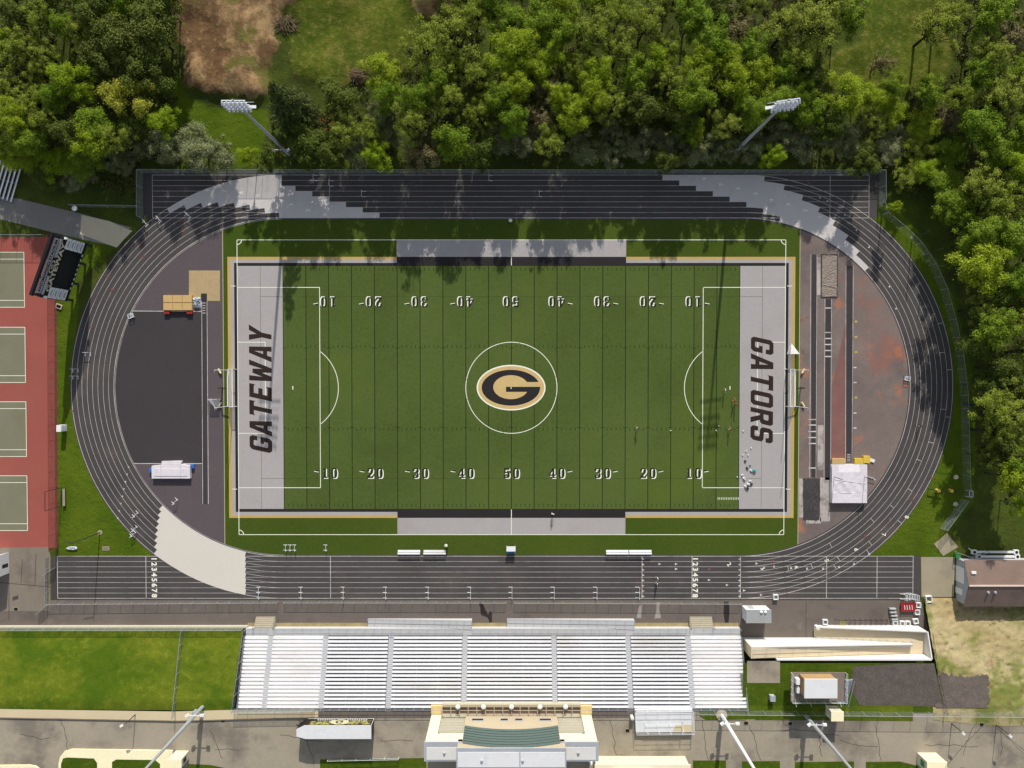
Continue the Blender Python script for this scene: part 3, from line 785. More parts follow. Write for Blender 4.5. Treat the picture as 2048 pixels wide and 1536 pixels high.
for kind, rad, h, nl, n, lobe, size, limbs, fill, mtk in [
    ('L', 4.2, 12.0, 44, 8500, (.12,.27), (.12,.30), 9, .4, 'bark'),
    ('Y', 4.2, 11.0, 44, 8000, (.12,.26), (.12,.30), 9, .4, 'bark'),
    ('G', 4.2, 12.0, 46, 8500, (.11,.27), (.12,.31), 10, .4, 'bark'),
    ('O', 4.8, 13.0, 64, 6600, (.08,.19), (.11,.28), 26, .55, 'bark_dark'),
    ('D', 4.4, 11.0, 40, 8500, (.12,.28), (.13,.33), 9, .35, 'bark_dark'),
    ('S', 3.8, 7.4, 44, 8500, (.10,.25), (.11,.26), 12, .4, 'bark'),
    ('B', 3.8, 9.0, 44, 3200, (.09,.20), (.10,.25), 34, .55, 'bark')]:
    for v in range(4 if kind in 'LGOS' else 3 if kind == 'D' else 2):
        rz = h*(.33 if kind != 'S' else .42); zc = h*(.64 if kind != 'S' else .52)
        c, nr, L, lr = crown_points(nl, rad, rz, zc, n, low=(-.5 if kind != 'S' else -.9), lobe=lobe, fill=fill)
        c[:,2] = np.maximum(c[:,2], .25)
        nr += np.array([.05,.55,.55])
        cm = quads_mesh('crown', c, nr, rng.uniform(size[0], size[1], n), LM[kind], asp=rng.uniform(.7,1.0))
        tm = trunk_mesh('trunk', h, .20 if kind != 'O' else .30, L, M[mtk], limbs)
        add_proto(kind, cm, tm, rad, h)
# conifer: whorls of drooping boughs
def conifer(h, rad):
    cs, ns, dr, sz = [], [], [], []
    t = MB(); t.tube([(0,0,-.3),(0,0,h*.5),(0,0,h)], [.3,.2,.03], 7)
    for w_ in range(22):
        z = h*(.10 + .88*w_/22); rr = rad*(1-w_/22.5)**.85
        for i in range(9 if w_ < 14 else 6):
            a = rng.uniform(0, 2*math.pi); l = rr*rng.uniform(.75,1.1)
            dv = np.array([math.cos(a), math.sin(a), 0])
            e = dv*l + np.array([0,0,z-.18*l]); t.tube([(0,0,z), tuple(dv*l*.5+np.array([0,0,z+.02*l])), tuple(e)], [.06,.04,.015], 4)
            for q in np.linspace(.12,1,int(6+l*9)):
                side = np.array([-dv[1], dv[0], 0])
                for s in (-1,0,1):
                    p_ = dv*l*q + np.array([0,0,z+.05*l*q-.25*l*q*q]) + side*s*(.30*(1-q*.5)+rng.normal()*.08) + rng.normal(size=3)*.07
                    cs.append(p_); ns.append(np.array([0,0,1.])+rng.normal(size=3)*.45+dv*.3); dr.append(side+dv*s*.5); sz.append(rng.uniform(.30,.5))
    n = len(cs)
    cm = quads_mesh('crown', np.array(cs), np.array(ns), np.array(sz), LM['C'], .55, np.array(dr))
    me = bpy.data.meshes.new('trunk'); me.from_pydata(t.v, [], t.f); me.materials.append(M['bark_dark']); me.update()
    return cm, me
PROTO['C'] = [conifer(18.0, 4.8)]; REF['C'] = (4.8, 18.0)
for v in range(2): pass
DESC = {'L':'lime green tree','Y':'yellow green tree','G':'mid green tree','O':'sparse olive tree','D':'dark green tree','S':'sage grey tree','B':'brownish bare tree','C':'dark spreading conifer'}
TNAME = {'L':'leafy_tree','Y':'leafy_tree','G':'leafy_tree','O':'sparse_tree','D':'leafy_tree','S':'bushy_tree','B':'bare_tree','C':'conifer_tree'}
# (photo x, photo y, radius in photo pixels, kind) of each crown as it shows
T = """
30 25 40 D|78 32 36 O|100 12 34 D|132 52 32 G|152 66 34 O|190 28 46 D|240 8 32 G|232 82 54 D|302 58 52 D|285 140 48 D|196 118 44 D|42 88 38 O|88 108 34 O|16 80 28 L|74 142 30 O|136 158 40 L|172 188 28 L|112 192 34 G|18 176 36 O|62 196 36 O|254 192 44 Y|190 248 38 G|30 232 40 L|82 236 38 O|58 280 36 G|140 262 42 D|330 244 30 L|178 284 40 L|226 276 36 O|38 314 40 L|112 322 36 L|166 324 38 G|216 312 34 S|284 282 38 S|340 294 44 S|398 302 44 S|440 312 32 S|250 330 26 S|150 358 32 S|92 352 30 D|330 10 40 D|262 262 32 D
572 205 56 C|676 196 42 D|764 146 40 L|774 194 32 G|736 262 32 O|820 246 42 O|848 96 58 O|902 60 52 O|896 200 40 O|868 170 36 G|955 226 30 O|1008 118 44 L|1000 192 34 G|756 312 30 L|716 302 34 S|782 270 32 S|660 302 36 D|614 296 38 D|590 258 38 D|846 302 42 B|908 280 44 G|958 306 36 D|1000 276 36 S|540 320 26 D|494 312 22 L|960 150 40 O|950 30 40 O
1040 92 44 L|1030 176 34 L|1108 106 34 L|1080 38 42 G|1126 58 40 G|1190 58 52 O|1240 92 44 O|1292 40 46 O|1310 122 38 L|1336 96 34 O|1386 30 40 G|1446 22 38 D|1422 76 44 G|1474 50 42 B|1400 132 40 L|1506 100 36 G|1268 150 40 G|1196 152 36 L|1150 136 32 O|1098 170 34 B|1150 236 36 L|1224 206 34 O|1290 214 46 D|1342 162 36 O|1392 190 42 G|1366 244 36 D|1470 166 42 L|1504 222 38 G|1524 152 38 L|1084 232 36 B|1048 286 34 S|1100 288 38 O|1168 294 40 S|1226 306 34 S|1280 288 38 S|1338 286 32 S|1386 262 26 L|1416 298 34 S|1452 252 36 O|1334 322 28 D|1500 300 34 S|1240 20 40 O|1012 34 36 G
1640 46 60 O|1580 48 48 O|1600 112 46 O|1702 28 38 G|1572 142 36 G|1622 152 34 D|1692 190 44 L|1738 194 30 L|1786 168 26 G|1766 122 28 B|1880 50 46 O|1914 28 40 O|1990 22 44 G|2034 66 42 B|1990 104 44 O|1962 142 38 G|1858 184 32 G|1926 192 38 O|2012 188 48 O|2040 140 32 G|1620 222 32 G|1562 268 40 S|1612 286 40 S|1660 254 36 D|1692 280 40 S|1742 246 38 O|1784 218 34 L|1850 250 38 L|1780 296 38 S|1830 300 36 O|1902 228 38 B|1962 248 44 G|1900 298 38 G|1990 292 40 G|2032 332 38 L|1732 324 32 D|1850 340 32 L|1812 352 32 O|1890 362 38 G|1960 366 46 O|1546 312 24 L
1910 420 36 G|1922 408 44 G|1992 400 46 O|1790 415 14 L|1938 486 32 G|1960 462 44 G|2032 474 46 G|1966 534 54 L|2034 560 42 G|2006 600 38 D|1990 656 46 G|1965 616 32 O|2042 648 40 O|1960 690 34 D|2002 734 40 D|1966 770 30 D
1992 812 50 O|2034 836 44 O|1996 866 38 O|2044 776 36 D|2016 900 40 D|2046 926 40 G|2026 958 38 L|2044 1012 24 L|1974 914 28 D
"""
def zone(px, py):
    if py < 400 and px < 350: return 'left of dirt slope'
    if py < 345:
        if px < 700: return 'near left light mast'
        if px < 1023: return 'between left mast and midfield'
        if px < 1450: return 'between midfield and right mast'
        if px < 1720: return 'near right light mast'
        return 'beyond top right track corner'
    if py < 690: return 'outside the curved fence, upper half'
    return 'outside the curved fence, lower half'
def row(py): return 'back row' if py < 105 else 'middle row' if py < 215 else 'front row'
trees = []
for ln in T.strip().replace('\n','|').split('|'):
    a = ln.split()
    if len(a) == 4: trees.append((float(a[0]), float(a[1]), float(a[2]), a[3]))
# close the canopy where the wood shows no gap
INFILL = [[(-30,-20),(330,-20),(335,250),(440,300),(276,330),(60,360),(-30,300)],[(900,-20),(1700,-20),(1620,130),(1660,200),(1820,250),(2070,-20),(2070,900),(2010,900),(1985,700),(1945,470),(1880,390),(1800,320),(640,320),(700,240),(860,170)]]
rnd = random.Random(5)
for _ in range(6000):
    x, y = rnd.uniform(-20,2070), rnd.uniform(-20,900)
    if not any(bool(inpoly(np.array([x]), np.array([y]), q)[0]) for q in INFILL): continue
    dmin = min(math.hypot(x-t[0], y-t[1])/t[2] for t in trees)
    if dmin < 1.12: continue
    nb_ = sorted(trees, key=lambda t: math.hypot(x-t[0], y-t[1]))[:4]
    kd = rnd.choice([t[3] for t in nb_ if t[3] not in 'CY'] or ['G'])
    if y > 280 and x < 1760 and x > 350: kd = rnd.choice('SSD')
    trees.append((x, y, rnd.uniform(30,40), kd))
ORDN = {1:'first',2:'second',3:'third',4:'fourth',5:'fifth',6:'sixth',7:'seventh',8:'eighth',9:'ninth',10:'tenth',11:'eleventh',12:'twelfth'}
NUMW = {2:'two',3:'three',4:'four',5:'five',6:'six',7:'seven',8:'eight',9:'nine',10:'ten',11:'eleven',12:'twelve'}
cells = {}
for t in trees:
    sz = 'large ' if t[2] >= 46 else 'small ' if t[2] <= 32 else ''
    z = zone(t[0], t[1]); rw_ = row(t[1])+' ' if t[1] < 345 or t[0] < 350 else ''
    cells.setdefault((sz+DESC[t[3]], rw_, z), []).append(t)
for (d, rw_, z), ts in cells.items():
    ts.sort()
    for i, t in enumerate(ts):
        px, py, r, kd = t
        rad, h0 = REF[kd]
        rw0 = r/9.965*1.12
        h = h0*min(1.25, max(.62, (rw0/rad)**.6))
        if kd in 'SC': h = h0*min(1.15, max(.7, (rw0/rad)**.5))
        if (1740 < px < 1905 and 215 < py < 400) or (px < 300 and py > 285): h *= .5
        elif 700 < px < 1450 and 150 < py < 262 and kd in 'GOL': h *= 1.22
        elif 1880 < px < 1960 and py > 380: h *= .75
        zmid = h*(.68 if kd not in 'SC' else .55)
        base = P(px, py, zmid); rw0 *= (CAM_H-zmid)/CAM_H
        lab = d if len(ts) == 1 else f"{d}, {ORDN[i+1]} from left of {NUMW[len(ts)]}"
        lab = f"{lab}, {rw_}{z}"
        assert 4 <= len(lab.split()) <= 16, lab
        o = thing(TNAME[kd], lab, 'tree', (base.x, base.y, 0), rng.uniform(-.6,.6), 'trees of the surrounding wood')
        o.scale = (rw0/rad*rng.choice([-1,1]), rw0/rad*rng.uniform(.92,1.08), h/h0)
        cm, tm = PROTO[kd][int(rng.integers(len(PROTO[kd])))]
        for nm, me_ in (('crown', cm), ('trunk', tm)):
            q = bpy.data.objects.new(nm, me_); COL.objects.link(q); q.parent = o
# undergrowth: low scrub under the trees, too much to count
WOOD = [[(-60,-60),(345,-60),(360,90),(355,190),(345,260),(430,290),(470,330),(276,335),(276,400),(60,330),(0,305),(-60,300)],
        [(545,230),(640,230),(700,190),(760,180),(800,100),(880,60),(910,-60),(1720,-60),(1640,140),(1640,185),(1840,190),(1900,160),(1890,-60),(2110,-60),(2110,1000),(2010,1000),(1990,800),(1960,600),(1920,500),(1860,405),(1768,340),(1768,328),(520,328),(545,280)]]
pts = []
while len(pts) < 2600:
    x, y = rng.uniform(-60,2110), rng.uniform(-60,1000)
    for w_ in WOOD:
        if bool(inpoly(np.array([x]), np.array([y]), w_)[0]): pts.append(P(x,y)); break
bc = np.array([(p.x,p.y,0) for p in pts])
k = np.repeat(np.arange(len(bc)), 26); n = len(k)
d = rng.normal(size=(n,3)); d /= np.linalg.norm(d, axis=1, keepdims=True); d[:,2] = np.abs(d[:,2])
br = rng.uniform(.4,1.25,len(bc))[k]
c = bc[k] + d*(br*rng.uniform(.5,1.05,n))[:,None]*np.array([1,1,.9]); c[:,2] += .1
me_ = quads_mesh('undergrowth', c, d+rng.normal(size=(n,3))*.6+np.array([0,0,.4]), rng.uniform(.2,.48,n), leaf_mat('leaf_scrub', (.06,.075,.014), (.12,.11,.035), .25, .35))
uo = bpy.data.objects.new('undergrowth', me_); COL.objects.link(uo); tag(uo, 'low scrub covering the ground between the trees', 'undergrowth', kind='stuff')
# ------------------------------------------------------------------ paving, banks and lawns round the stadium
ZP = 5.2      # the plaza behind the stand lies this much above the track
M['walk'] = mat('walk', A(104,95,88), var=.12, fine=.12, scale=.12, fscale=3, spots=[(A(84,76,72), .12,.5,.7,.7,6),(A(134,124,112), .3,.6,.76,.5,19)])
M['concrete_brown'] = mat('concrete_brown', A(124,114,102), var=.10, fine=.1, scale=.15, spots=[(A(100,90,80), .18,.5,.7,.6,5),(A(146,138,126), .4,.6,.78,.5,2)])
M['plaza'] = mat('plaza', A(150,140,122), var=.12, fine=.10, scale=.10, fscale=3, spots=[(A(104,96,88), .10,.46,.66,.75,8),(A(160,150,132), .16,.54,.72,.6,28),(A(90,84,80), .5,.64,.74,.4,31)])
M['path_asphalt'] = mat('path_asphalt', A(124,120,116), var=.10, fine=.1, scale=.2, spots=[(A(150,144,136), .5,.58,.74,.5,4)])
M['concrete_pale'] = mat('concrete_pale', A(186,176,150), var=.06, fine=.07, scale=.3, spots=[(A(160,150,126), .5,.56,.74,.5,4)])
M['sidewalk'] = mat('sidewalk', A(196,180,146), var=.05, fine=.05, scale=.3)
M['slab_tan'] = mat('slab_tan', A(152,142,118), var=.06, fine=.07, scale=.3, spots=[(A(132,124,112),.3,.5,.7,.6,7)])
M['kerb_cream'] = mat('kerb_cream', A(232,222,184), var=.04)
M['joint'] = mat('joint', A(78,70,64), var=.2)
def pp(mb, pts, z): return mb.poly([XY(*q, z) for q in pts], z)
s_ = MB(); pp(s_, [(100,1200.5),(1842,1200.5),(1858,1262),(1625,1262),(1625,1282),(-60,1258),(-60,1224)], .0065); structure('walkway', s_, M['walk'])
s_ = MB(); pp(s_, [(-80,1097),(96,1094),(101,1113),(101,1199.5),(99,1222),(-80,1222)], .0075); structure('yard_paving', s_, M['concrete_brown'])
jn = MB()
for a, b in (((18,1140),(18,1240)),((45,1118),(42,1166)),((72,1108),(70,1170)),((0,1165),(100,1174)),((1612,1203),(1612,1275))): line(jn, *XY(*a), *XY(*b), .14, .012)
structure('paving_joints', jn, M['joint'])
s_ = MB(); pp(s_, [(-80,386),(0,392),(40,398),(165,428),(262,455),(236,494),(170,480),(95,462),(0,438),(-80,424)], .006); structure('path', s_, M['path_asphalt'])
s_ = MB(); pp(s_, [(163,430),(218,442),(264,462),(233,495),(160,468)], .010); structure('path', s_, M['concrete_pale'])
s_ = MB(); pp(s_, [(1842,1114),(1910,1114),(1908,1194),(1843,1194)], .006); structure('shed_apron', s_, M['slab_tan'])
# strip of gravel and dead leaves between track and fence
M['verge'] = mat('verge', A(78,82,70), var=.2, scale=.4, fine=.2, spots=[(A(140,104,76), .35,.62,.74,.7,4)])
s_ = MB(); pp(s_, [(276,343),(1770,343.5),(1770,348),(276,347.5)], .0095); pp(s_, [(276,348),(287,348),(287,437),(276,437)], .0095); pp(s_, [(1757,348.5),(1770,348.5),(1770,410),(1757,410)], .0095)
structure('track_verge', s_, M['verge'])

def bank(name, pts_fn, nx_, ny_, mt, bump=.06):
    V = []; F = []
    for j in range(ny_+1):
        for i in range(nx_+1):
            x, y, z = pts_fn(i/nx_, j/ny_); V.append((x, y, z + rng.normal()*bump*(0 if j in (0,ny_) else 1)))
    for j in range(ny_):
        for i in range(nx_):
            a = j*(nx_+1)+i; F.append((a+nx_+1, a+nx_+2, a+1, a))
    mb = MB(); mb.v = V; mb.f = F; mb.m = [0]*len(F)
    o = structure(name, mb, mt)
    o.data.polygons.foreach_set('use_smooth', [True]*len(F))
    return o
def lerp(a, b, t): return a+(b-a)*t
def left_bank(u, v):
    z = lerp(.75, ZP, min(1, v*1.12)**.85); px = lerp(-110, lerp(486,462,v), u); py = lerp(1255.5, lerp(1418,1421,u), v)
    p = P(px, py, z); return p.x, p.y, z
bank('grass_bank', left_bank, 90, 26, M['lawn'])
M['dry_grass'] = grass_mat('dry_grass', A(156,138,98), A(176,162,124), A(100,106,44), .07, .35, .08, spots=[(A(96,108,40), .13,.44,.62,.85,3),(A(124,96,70), .35,.55,.70,.7,15),(A(78,84,34), .7,.60,.74,.7,33)])
def right_bank(u, v):
    z = lerp(0, ZP, v**.9); px = lerp(lerp(1848,1890,v), 2200, u); py = lerp(1196, 1427, v)
    p = P(px, py, z+.01); return p.x, p.y, z+.01
bank('dry_bank', right_bank, 70, 50, M['dry_grass'], .12)
M['mulch'] = mat('mulch', A(88,80,74), var=.2, scale=.5, fine=.3, fscale=3, spots=[(A(128,110,98),.9,.6,.75,.5,3),(A(104,112,50),.25,.66,.76,.6,12)], bump=.05)
s_ = MB(); pp(s_, [(1486,1326),(1868,1326),(1892,1428),(1486,1428)], ZP-.06); structure('upper_lawn', s_, M['lawn_deep'])
s_ = MB(); pp(s_, [(1708,1333),(1758,1330),(1812,1327),(1868,1328),(1886,1414),(1800,1411),(1722,1414),(1700,1376)], ZP-.05); structure('mulch_bed', s_, M['mulch'])
mb = MB(); a, b = P(1868,1326,2.9), P(1892,1428,ZP); a2 = P(1868,1326,ZP-.06)
mb.face([(a.x,a.y,2.0),(b.x,b.y,2.0),(b.x,b.y,ZP-.06),(a2.x,a2.y,ZP-.06)]); structure('bank_edge', mb, M['mulch'])
s_ = MB(); pp(s_, [(1898,1352),(1975,1346),(1984,1400),(2004,1415),(1900,1416)], 4.6)
def mulch2(u, v):
    px, py = lerp(1872,1978,u), lerp(1350,1416,v); vv = (py-1196)/(1427-1196); z = lerp(0, ZP, vv**.9)+.34; p = P(px+rng.normal()*2.2*(u in (0,1)), py+rng.normal()*3*(v == 0), z); return p.x, p.y, z
bank('mulch_bed', mulch2, 24, 16, M['mulch'], .03)
s_ = MB(); pp(s_, [(-120,1414),(2200,1414),(2200,1760),(-120,1760)], ZP-.12)
s_ = MB(); pp(s_, [(630,1408),(1486,1408),(1486,1427),(2200,1427),(2200,1700),(-120,1700),(-120,1430),(350,1436),(630,1430)], ZP-.012); structure('plaza_paving', s_, M['plaza'])
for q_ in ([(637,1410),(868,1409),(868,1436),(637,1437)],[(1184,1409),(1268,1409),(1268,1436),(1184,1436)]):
    s_ = MB(); pp(s_, q_, ZP-.004); structure('fence_shade_strip', s_, M['walk'])  # darker paving laid in as the painted shadow of the fence behind the stand
s_ = MB(); pp(s_, [(-120,1416),(0,1418),(345,1423),(490,1419),(636,1414),(636,1434),(352,1441),(0,1434.5),(-120,1433)], ZP+.09); structure('sidewalk', s_, M['sidewalk'])
mb = MB()
for a, b in zip([(-120,1433.6),(0,1435),(352,1441.6)], [(0,1435),(352,1441.6),(636,1434.6)]): a, b = P(*a,ZP+.1), P(*b,ZP+.1); mb.bar(a, b, .16, .24)
structure('kerb', mb, M['concrete_brown'])
for pts in ([(640,1519),(853,1516),(853,1700),(640,1700)], [(1386,1521),(1452,1521),(1452,1700),(1386,1700)], [(1484,1523),(1560,1522),(1560,1700),(1484,1700)], [(1590,1524),(1708,1523),(1708,1700),(1590,1700)], [(1732,1524),(1800,1523),(1836,1532),(1836,1700),(1732,1700)], [(376,1528),(420,1530),(450,1536),(450,1700),(376,1700)]):
    s_ = MB(); pp(s_, pts, ZP+.03); structure('lawn', s_, M['lawn_deep'])
for pts in ([(1393,1411),(1510,1411),(1510,1438),(1412,1440),(1401,1434),(1396,1424)], [(1510,1411),(1826,1411),(1826,1442),(1510,1440)]):
    s_ = MB(); pp(s_, pts, ZP+.03); structure('lawn', s_, M['lawn'])
s_ = MB(); pp(s_, [(1866,1414),(2200,1414),(2200,1452),(1990,1452),(1866,1440)], ZP+.03); structure('dry_lawn', s_, M['dry_grass'])
s_ = MB(); pp(s_, [(1494,1322),(1560,1322),(1560,1366),(1494,1366)], ZP-.02); structure('slab', s_, M['plaza'])
# cracks in the plaza
ck = MB(); rr_ = random.Random(3)
for (x,y,dx,dy,n_) in [(122,1440,.1,1,14),(1405,1440,.1,1,16),(40,1470,1,.1,10),(420,1460,.5,.8,12),(560,1470,1,.1,14),(600,1440,.2,1,16),(760,1480,1,.05,12),(1220,1440,.1,1,12),(1500,1450,.3,1,12),(1750,1450,.2,1,12),(1680,1480,1,.2,12),(1560,1460,1,.05,20),(1850,1490,1,.1,16),(1950,1450,-.4,1,10),(2000,1445,.1,1,12),(430,1500,1,.15,10),(1640,1470,.1,1,8)]:
    for _ in range(n_):
        L = rr_.uniform(4,8); nx_, ny_ = x+dx*L+rr_.uniform(-2.5,2.5), y+dy*L+rr_.uniform(-2,2)
        line(ck, *XY(x,y,ZP), *XY(nx_,ny_,ZP), .09, ZP-.006); x, y = nx_, ny_
structure('paving_cracks', ck, M['asphalt_crack'])

# ------------------------------------------------------------------ tennis courts
M['court_red'] = mat('court_red', A(148,79,69), var=.12, fine=.08, scale=.10, spots=[(A(140,82,70),.1,.5,.7,.5,3),(A(176,96,72),.3,.62,.76,.35,9)])
M['court_green'] = mat('court_green', A(116,114,92), var=.10, fine=.06, scale=.2)
s_ = MB(); pp(s_, [(-120,474),(113,474),(116,1096),(-120,1096)], .006); structure('tennis_surface', s_, M['court_red'])
cg = MB(); cl_ = MB()
for (xr_, y0, y1) in ((48.5,504.5,614.5),(50.5,654.5,765),(52.5,803.5,913),(54.5,951.5,1061)):
    pp(cg, [(-120,y0),(xr_,y0),(xr_+.7,y1),(-120,y1)], .010)
    xx = P(xr_,(y0+y1)/2).x; ya, yb = P(0,y0).y, P(0,y1).y; xm = P(-120,y0).x
    for y in (ya, yb, ya-1.37, yb+1.37): cl_.rect(xm, y-.055, xx, y+.055, .014)
    cl_.rect(xx-.055, yb, xx+.055, ya, .018)
    cl_.rect(P(-12,y0).x-.05, yb+1.37, P(-12,y0).x+.05, ya-1.37, .018)
structure('tennis_court', cg, M['court_green']); structure('court_lines', cl_, M['white_line'])

# ------------------------------------------------------------------ fences
M['mesh_grey'] = net_mat('mesh_grey', (.22,.24,.22), .38)
M['mesh_thin'] = net_mat('mesh_thin', (.25,.27,.26), .16)
M['mesh_red'] = net_mat('mesh_red', (.10,.045,.04), .34)
def fence(name, label, pts, h, meshm='mesh_grey', postm='galv', step=3.0, z0=0.0, z1=None, cat='fence', pw=.05, low_rail=False):
    """chain link fence along photo points pts (its foot), z0 to z1 along its length"""
    W_ = []
    n = len(pts)
    zz = [z0 + ((z1-z0)*i/(n-1) if z1 is not None else 0) for i in range(n)]
    W_ = [P(p[0], p[1], z) for p, z in zip(pts, zz)]
    o = thing(name, label, cat, W_[0])
    mb = MB(); rl_ = MB()
    for a, b in zip(W_[:-1], W_[1:]):
        mb.face([tuple(a), tuple(b), (b.x,b.y,b.z+h), (a.x,a.y,a.z+h)])
        rl_.tube([(a.x,a.y,a.z+h), (b.x,b.y,b.z+h)], pw*.6, 5)
        if low_rail: rl_.tube([(a.x,a.y,a.z+h*.5), (b.x,b.y,b.z+h*.5)], pw*.5, 5)
    mb.build('wire_mesh', M[meshm], o); rl_.build('top_rail', M[postm], o)
    pm = MB().tube([(0,0,-.2),(0,0,h+.04)], pw*.75, 6); proto = None; acc = 0
    for a, b in zip(W_[:-1], W_[1:]):
        d = (b-a); L = d.length; k_ = max(1, round(L/step))
        for i in range(k_ + (1 if b is W_[-1] else 0)):
            q = a + d*(i/k_)
            if proto is None: proto = pm.build('post', M[postm], o, local=True); c_ = proto
            else: c_ = proto.copy(); COL.objects.link(c_); c_.parent = o
            c_.location = q - W_[0]
    return o
fence('chain_link_fence', 'tall grey mesh fence along the far straight in front of the trees', [(286,437),(286,346),(1759,347),(1759,406)], 2.6, step=3.0)
fence('chain_link_fence', 'short mesh fence running from the far fence corner to the path', [(150,414),(284,416)], 2.2)
fence('chain_link_fence', 'curved mesh fence outside the right hand bend of the track', [(1757,408),(1764,430),(1798,458),(1830,490),(1858,531),(1880,580),(1897,640),(1912,712),(1921,790),(1923,870),(1925,950),(1927,992)], 2.6, 'mesh_thin', step=3.0)
fence('chain_link_fence', 'dark red mesh fence down the side of the tennis courts', [(113,474),(116,1096)], 3.0, 'mesh_red', 'red_paint', step=3.05)
fence('chain_link_fence', 'dull mesh fence at the top edge of the tennis courts', [(-60,474),(100,474)], 2.6, 'mesh_thin', 'galv', step=3)
fence('chain_link_fence', 'low grey mesh fence between track and walkway, left of the gate gap', [(97,1206),(557,1202.5)], 1.15, 'mesh_thin', 'galv', step=2.4)
fence('chain_link_fence', 'long low mesh fence between track and walkway, up to midfield', [(570,1202.5),(1012,1203)], 1.15, 'mesh_thin', 'galv', step=2.4)
fence('chain_link_fence', 'low mesh fence between track and walkway, from midfield to the utility hut', [(1029,1203),(1480,1205)], 1.15, 'mesh_thin', 'galv', step=2.4)
fence('chain_link_fence', 'low mesh fence at the far left end of the chute', [(97,1113),(97,1206)], 1.3, 'mesh_grey', 'galv', step=2.4)
fence('chain_link_fence', 'mesh fence on the cream wall along the foot of the grass bank', [(-60,1256),(488,1255.5)], 1.6, 'mesh_grey', 'galv', step=3.1, z0=.8)
fence('chain_link_fence', 'mesh fence climbing the grass bank to the sidewalk', [(370,1256.5),(352,1430)], 2.0, 'mesh_grey', 'galv', step=2.8, z0=.8, z1=ZP)
fence('chain_link_fence', 'mesh fence at the left end of the white grandstand', [(493,1256),(470,1418)], 2.0, 'mesh_grey', 'galv', step=2.8, z0=.8, z1=ZP)
fence('chain_link_fence', 'low mesh fence behind the left end of the grandstand', [(470,1418),(630,1415)], 1.8, 'mesh_grey', 'galv', step=2.8, z0=ZP)
fence('chain_link_fence', 'thin mesh fence crossing the lawns in front of the camera platform', [(1394,1420),(2120,1426)], 2.0, 'mesh_thin', 'galv', step=3.2, z0=ZP)
fence('chain_link_fence', 'mesh fence running down the slope beside the dry grass', [(1858,1262),(1868,1330),(1888,1424)], 1.4, 'mesh_thin', 'dark_metal', step=1.6, z0=.5, z1=ZP)
fence('pipe_railing', 'pale pipe railing at the lawn edge below the black and gold trailer', [(657,1517),(798,1514)], 1.0, 'mesh_thin', 'white_metal', step=2.8, z0=ZP, cat='railing', low_rail=True)
fence('mesh_gate', 'open mesh gate leaf standing beside the discus slab', [(1922,998),(1880,1056)], 2.6, 'mesh_grey', 'galv', step=2.6, cat='gate', low_rail=True)
fence('mesh_gate', 'small mesh gate frame between the shed and the long white rack', [(1908,1102),(1935,1112),(1968,1100)], 1.8, 'mesh_thin', 'galv', step=2.0, cat='gate', low_rail=True)
fence('mesh_gate', 'open mesh gate leaf across the chute end by the yard paving', [(92,1148),(112,1135)], 1.3, 'mesh_grey', 'galv', step=1.2, cat='gate')
fence('mesh_gate', 'open mesh gate leaf near the cream wall at the yard corner', [(79,1225),(97,1210)], 1.3, 'mesh_grey', 'galv', step=1.2, cat='gate')
# ------------------------------------------------------------------ low walls
def wallthing(name, label, mb_mats, cat='wall'):
    mb, mt = mb_mats; o = mb.build(name, mt); tag(o, label, cat); return o
mb = MB(); mb.prism([XY(-110,1250.5), XY(497,1250), XY(497,1253.5), XY(-110,1254)], 0, .8)
wallthing('retaining_wall', 'low cream retaining wall along the foot of the grass bank', (mb, mat('cream_wall', (.46,.43,.33), var=.05)))
for (pts, lab) in (([(-90,1531),(60,1529),(72,1531),(79,1536),(82,1545),(82,1600),(-90,1600)], 'grass planting bed with thick cream kerb at the bottom left corner'),
                   ([(118,1600),(118,1526),(121,1513),(130,1502),(144,1497.5),(346,1500),(346,1600)], 'grass planting bed with wide cream kerb beside the cream pillar')):
    q = [XY(*a, ZP) for a in pts]; cx_ = sum(a[0] for a in q)/len(q); cy_ = sum(a[1] for a in q)/len(q)
    o = thing('planting_bed', lab, 'planting bed', (cx_, cy_, ZP))
    mb = MB().prism(q, ZP-.05, ZP+.18, bottom=False); mb.build('kerb', M['kerb_cream'], o)
    if 'bottom left' in lab: inn = [[(-90,1538),(70,1536),(74,1545),(74,1600),(-90,1600)]]
    else: inn = [[(122,1600),(122,1528),(126,1517),(134,1515),(188,1517),(194,1526),(196,1600)], [(224,1600),(224,1524),(232,1519),(310,1520),(320,1528),(320,1600)]]
    mb = MB()
    for i_ in inn: mb.poly([XY(*a, ZP+.2) for a in i_], ZP+.2)
    mb.build('grass', M['lawn_deep'], o)
def blockbuilding(name, label, cat, px0, px1, py, z0, h, depth, wallm, roofm, over=.15, win=None):
    """box building: its sunny front foot runs px0..px1 at row py and height z0"""
    a, b = P(px0, py, z0), P(px1, py, z0)
    o = thing(name, label, cat, ((a.x+b.x)/2, a.y-depth/2, z0))
    MB().prism([(a.x,a.y),(b.x,b.y),(b.x,b.y-depth),(a.x,a.y-depth)], z0, z0+h).build('walls', wallm, o)
    MB().prism([(a.x-over,a.y+over),(b.x+over,b.y+over),(b.x+over,b.y-depth-over),(a.x-over,a.y-depth-over)], z0+h+.002, z0+h+.16).build('roof', roofm, o)
    return o, a, b
M['cream'] = mat('cream', (.58,.56,.43), var=.03, fine=.03, rough=.7)
M['tan_wall'] = mat('tan_wall', (.40,.335,.235), var=.05, fine=.05, rough=.8)
M['roof_pale'] = mat('roof_pale', A(206,206,206), var=.05, fine=.05, scale=.4, spots=[(A(180,182,184),.5,.55,.75,.5,6)])
M['roof_grey'] = mat('roof_grey', A(150,152,150), var=.06)
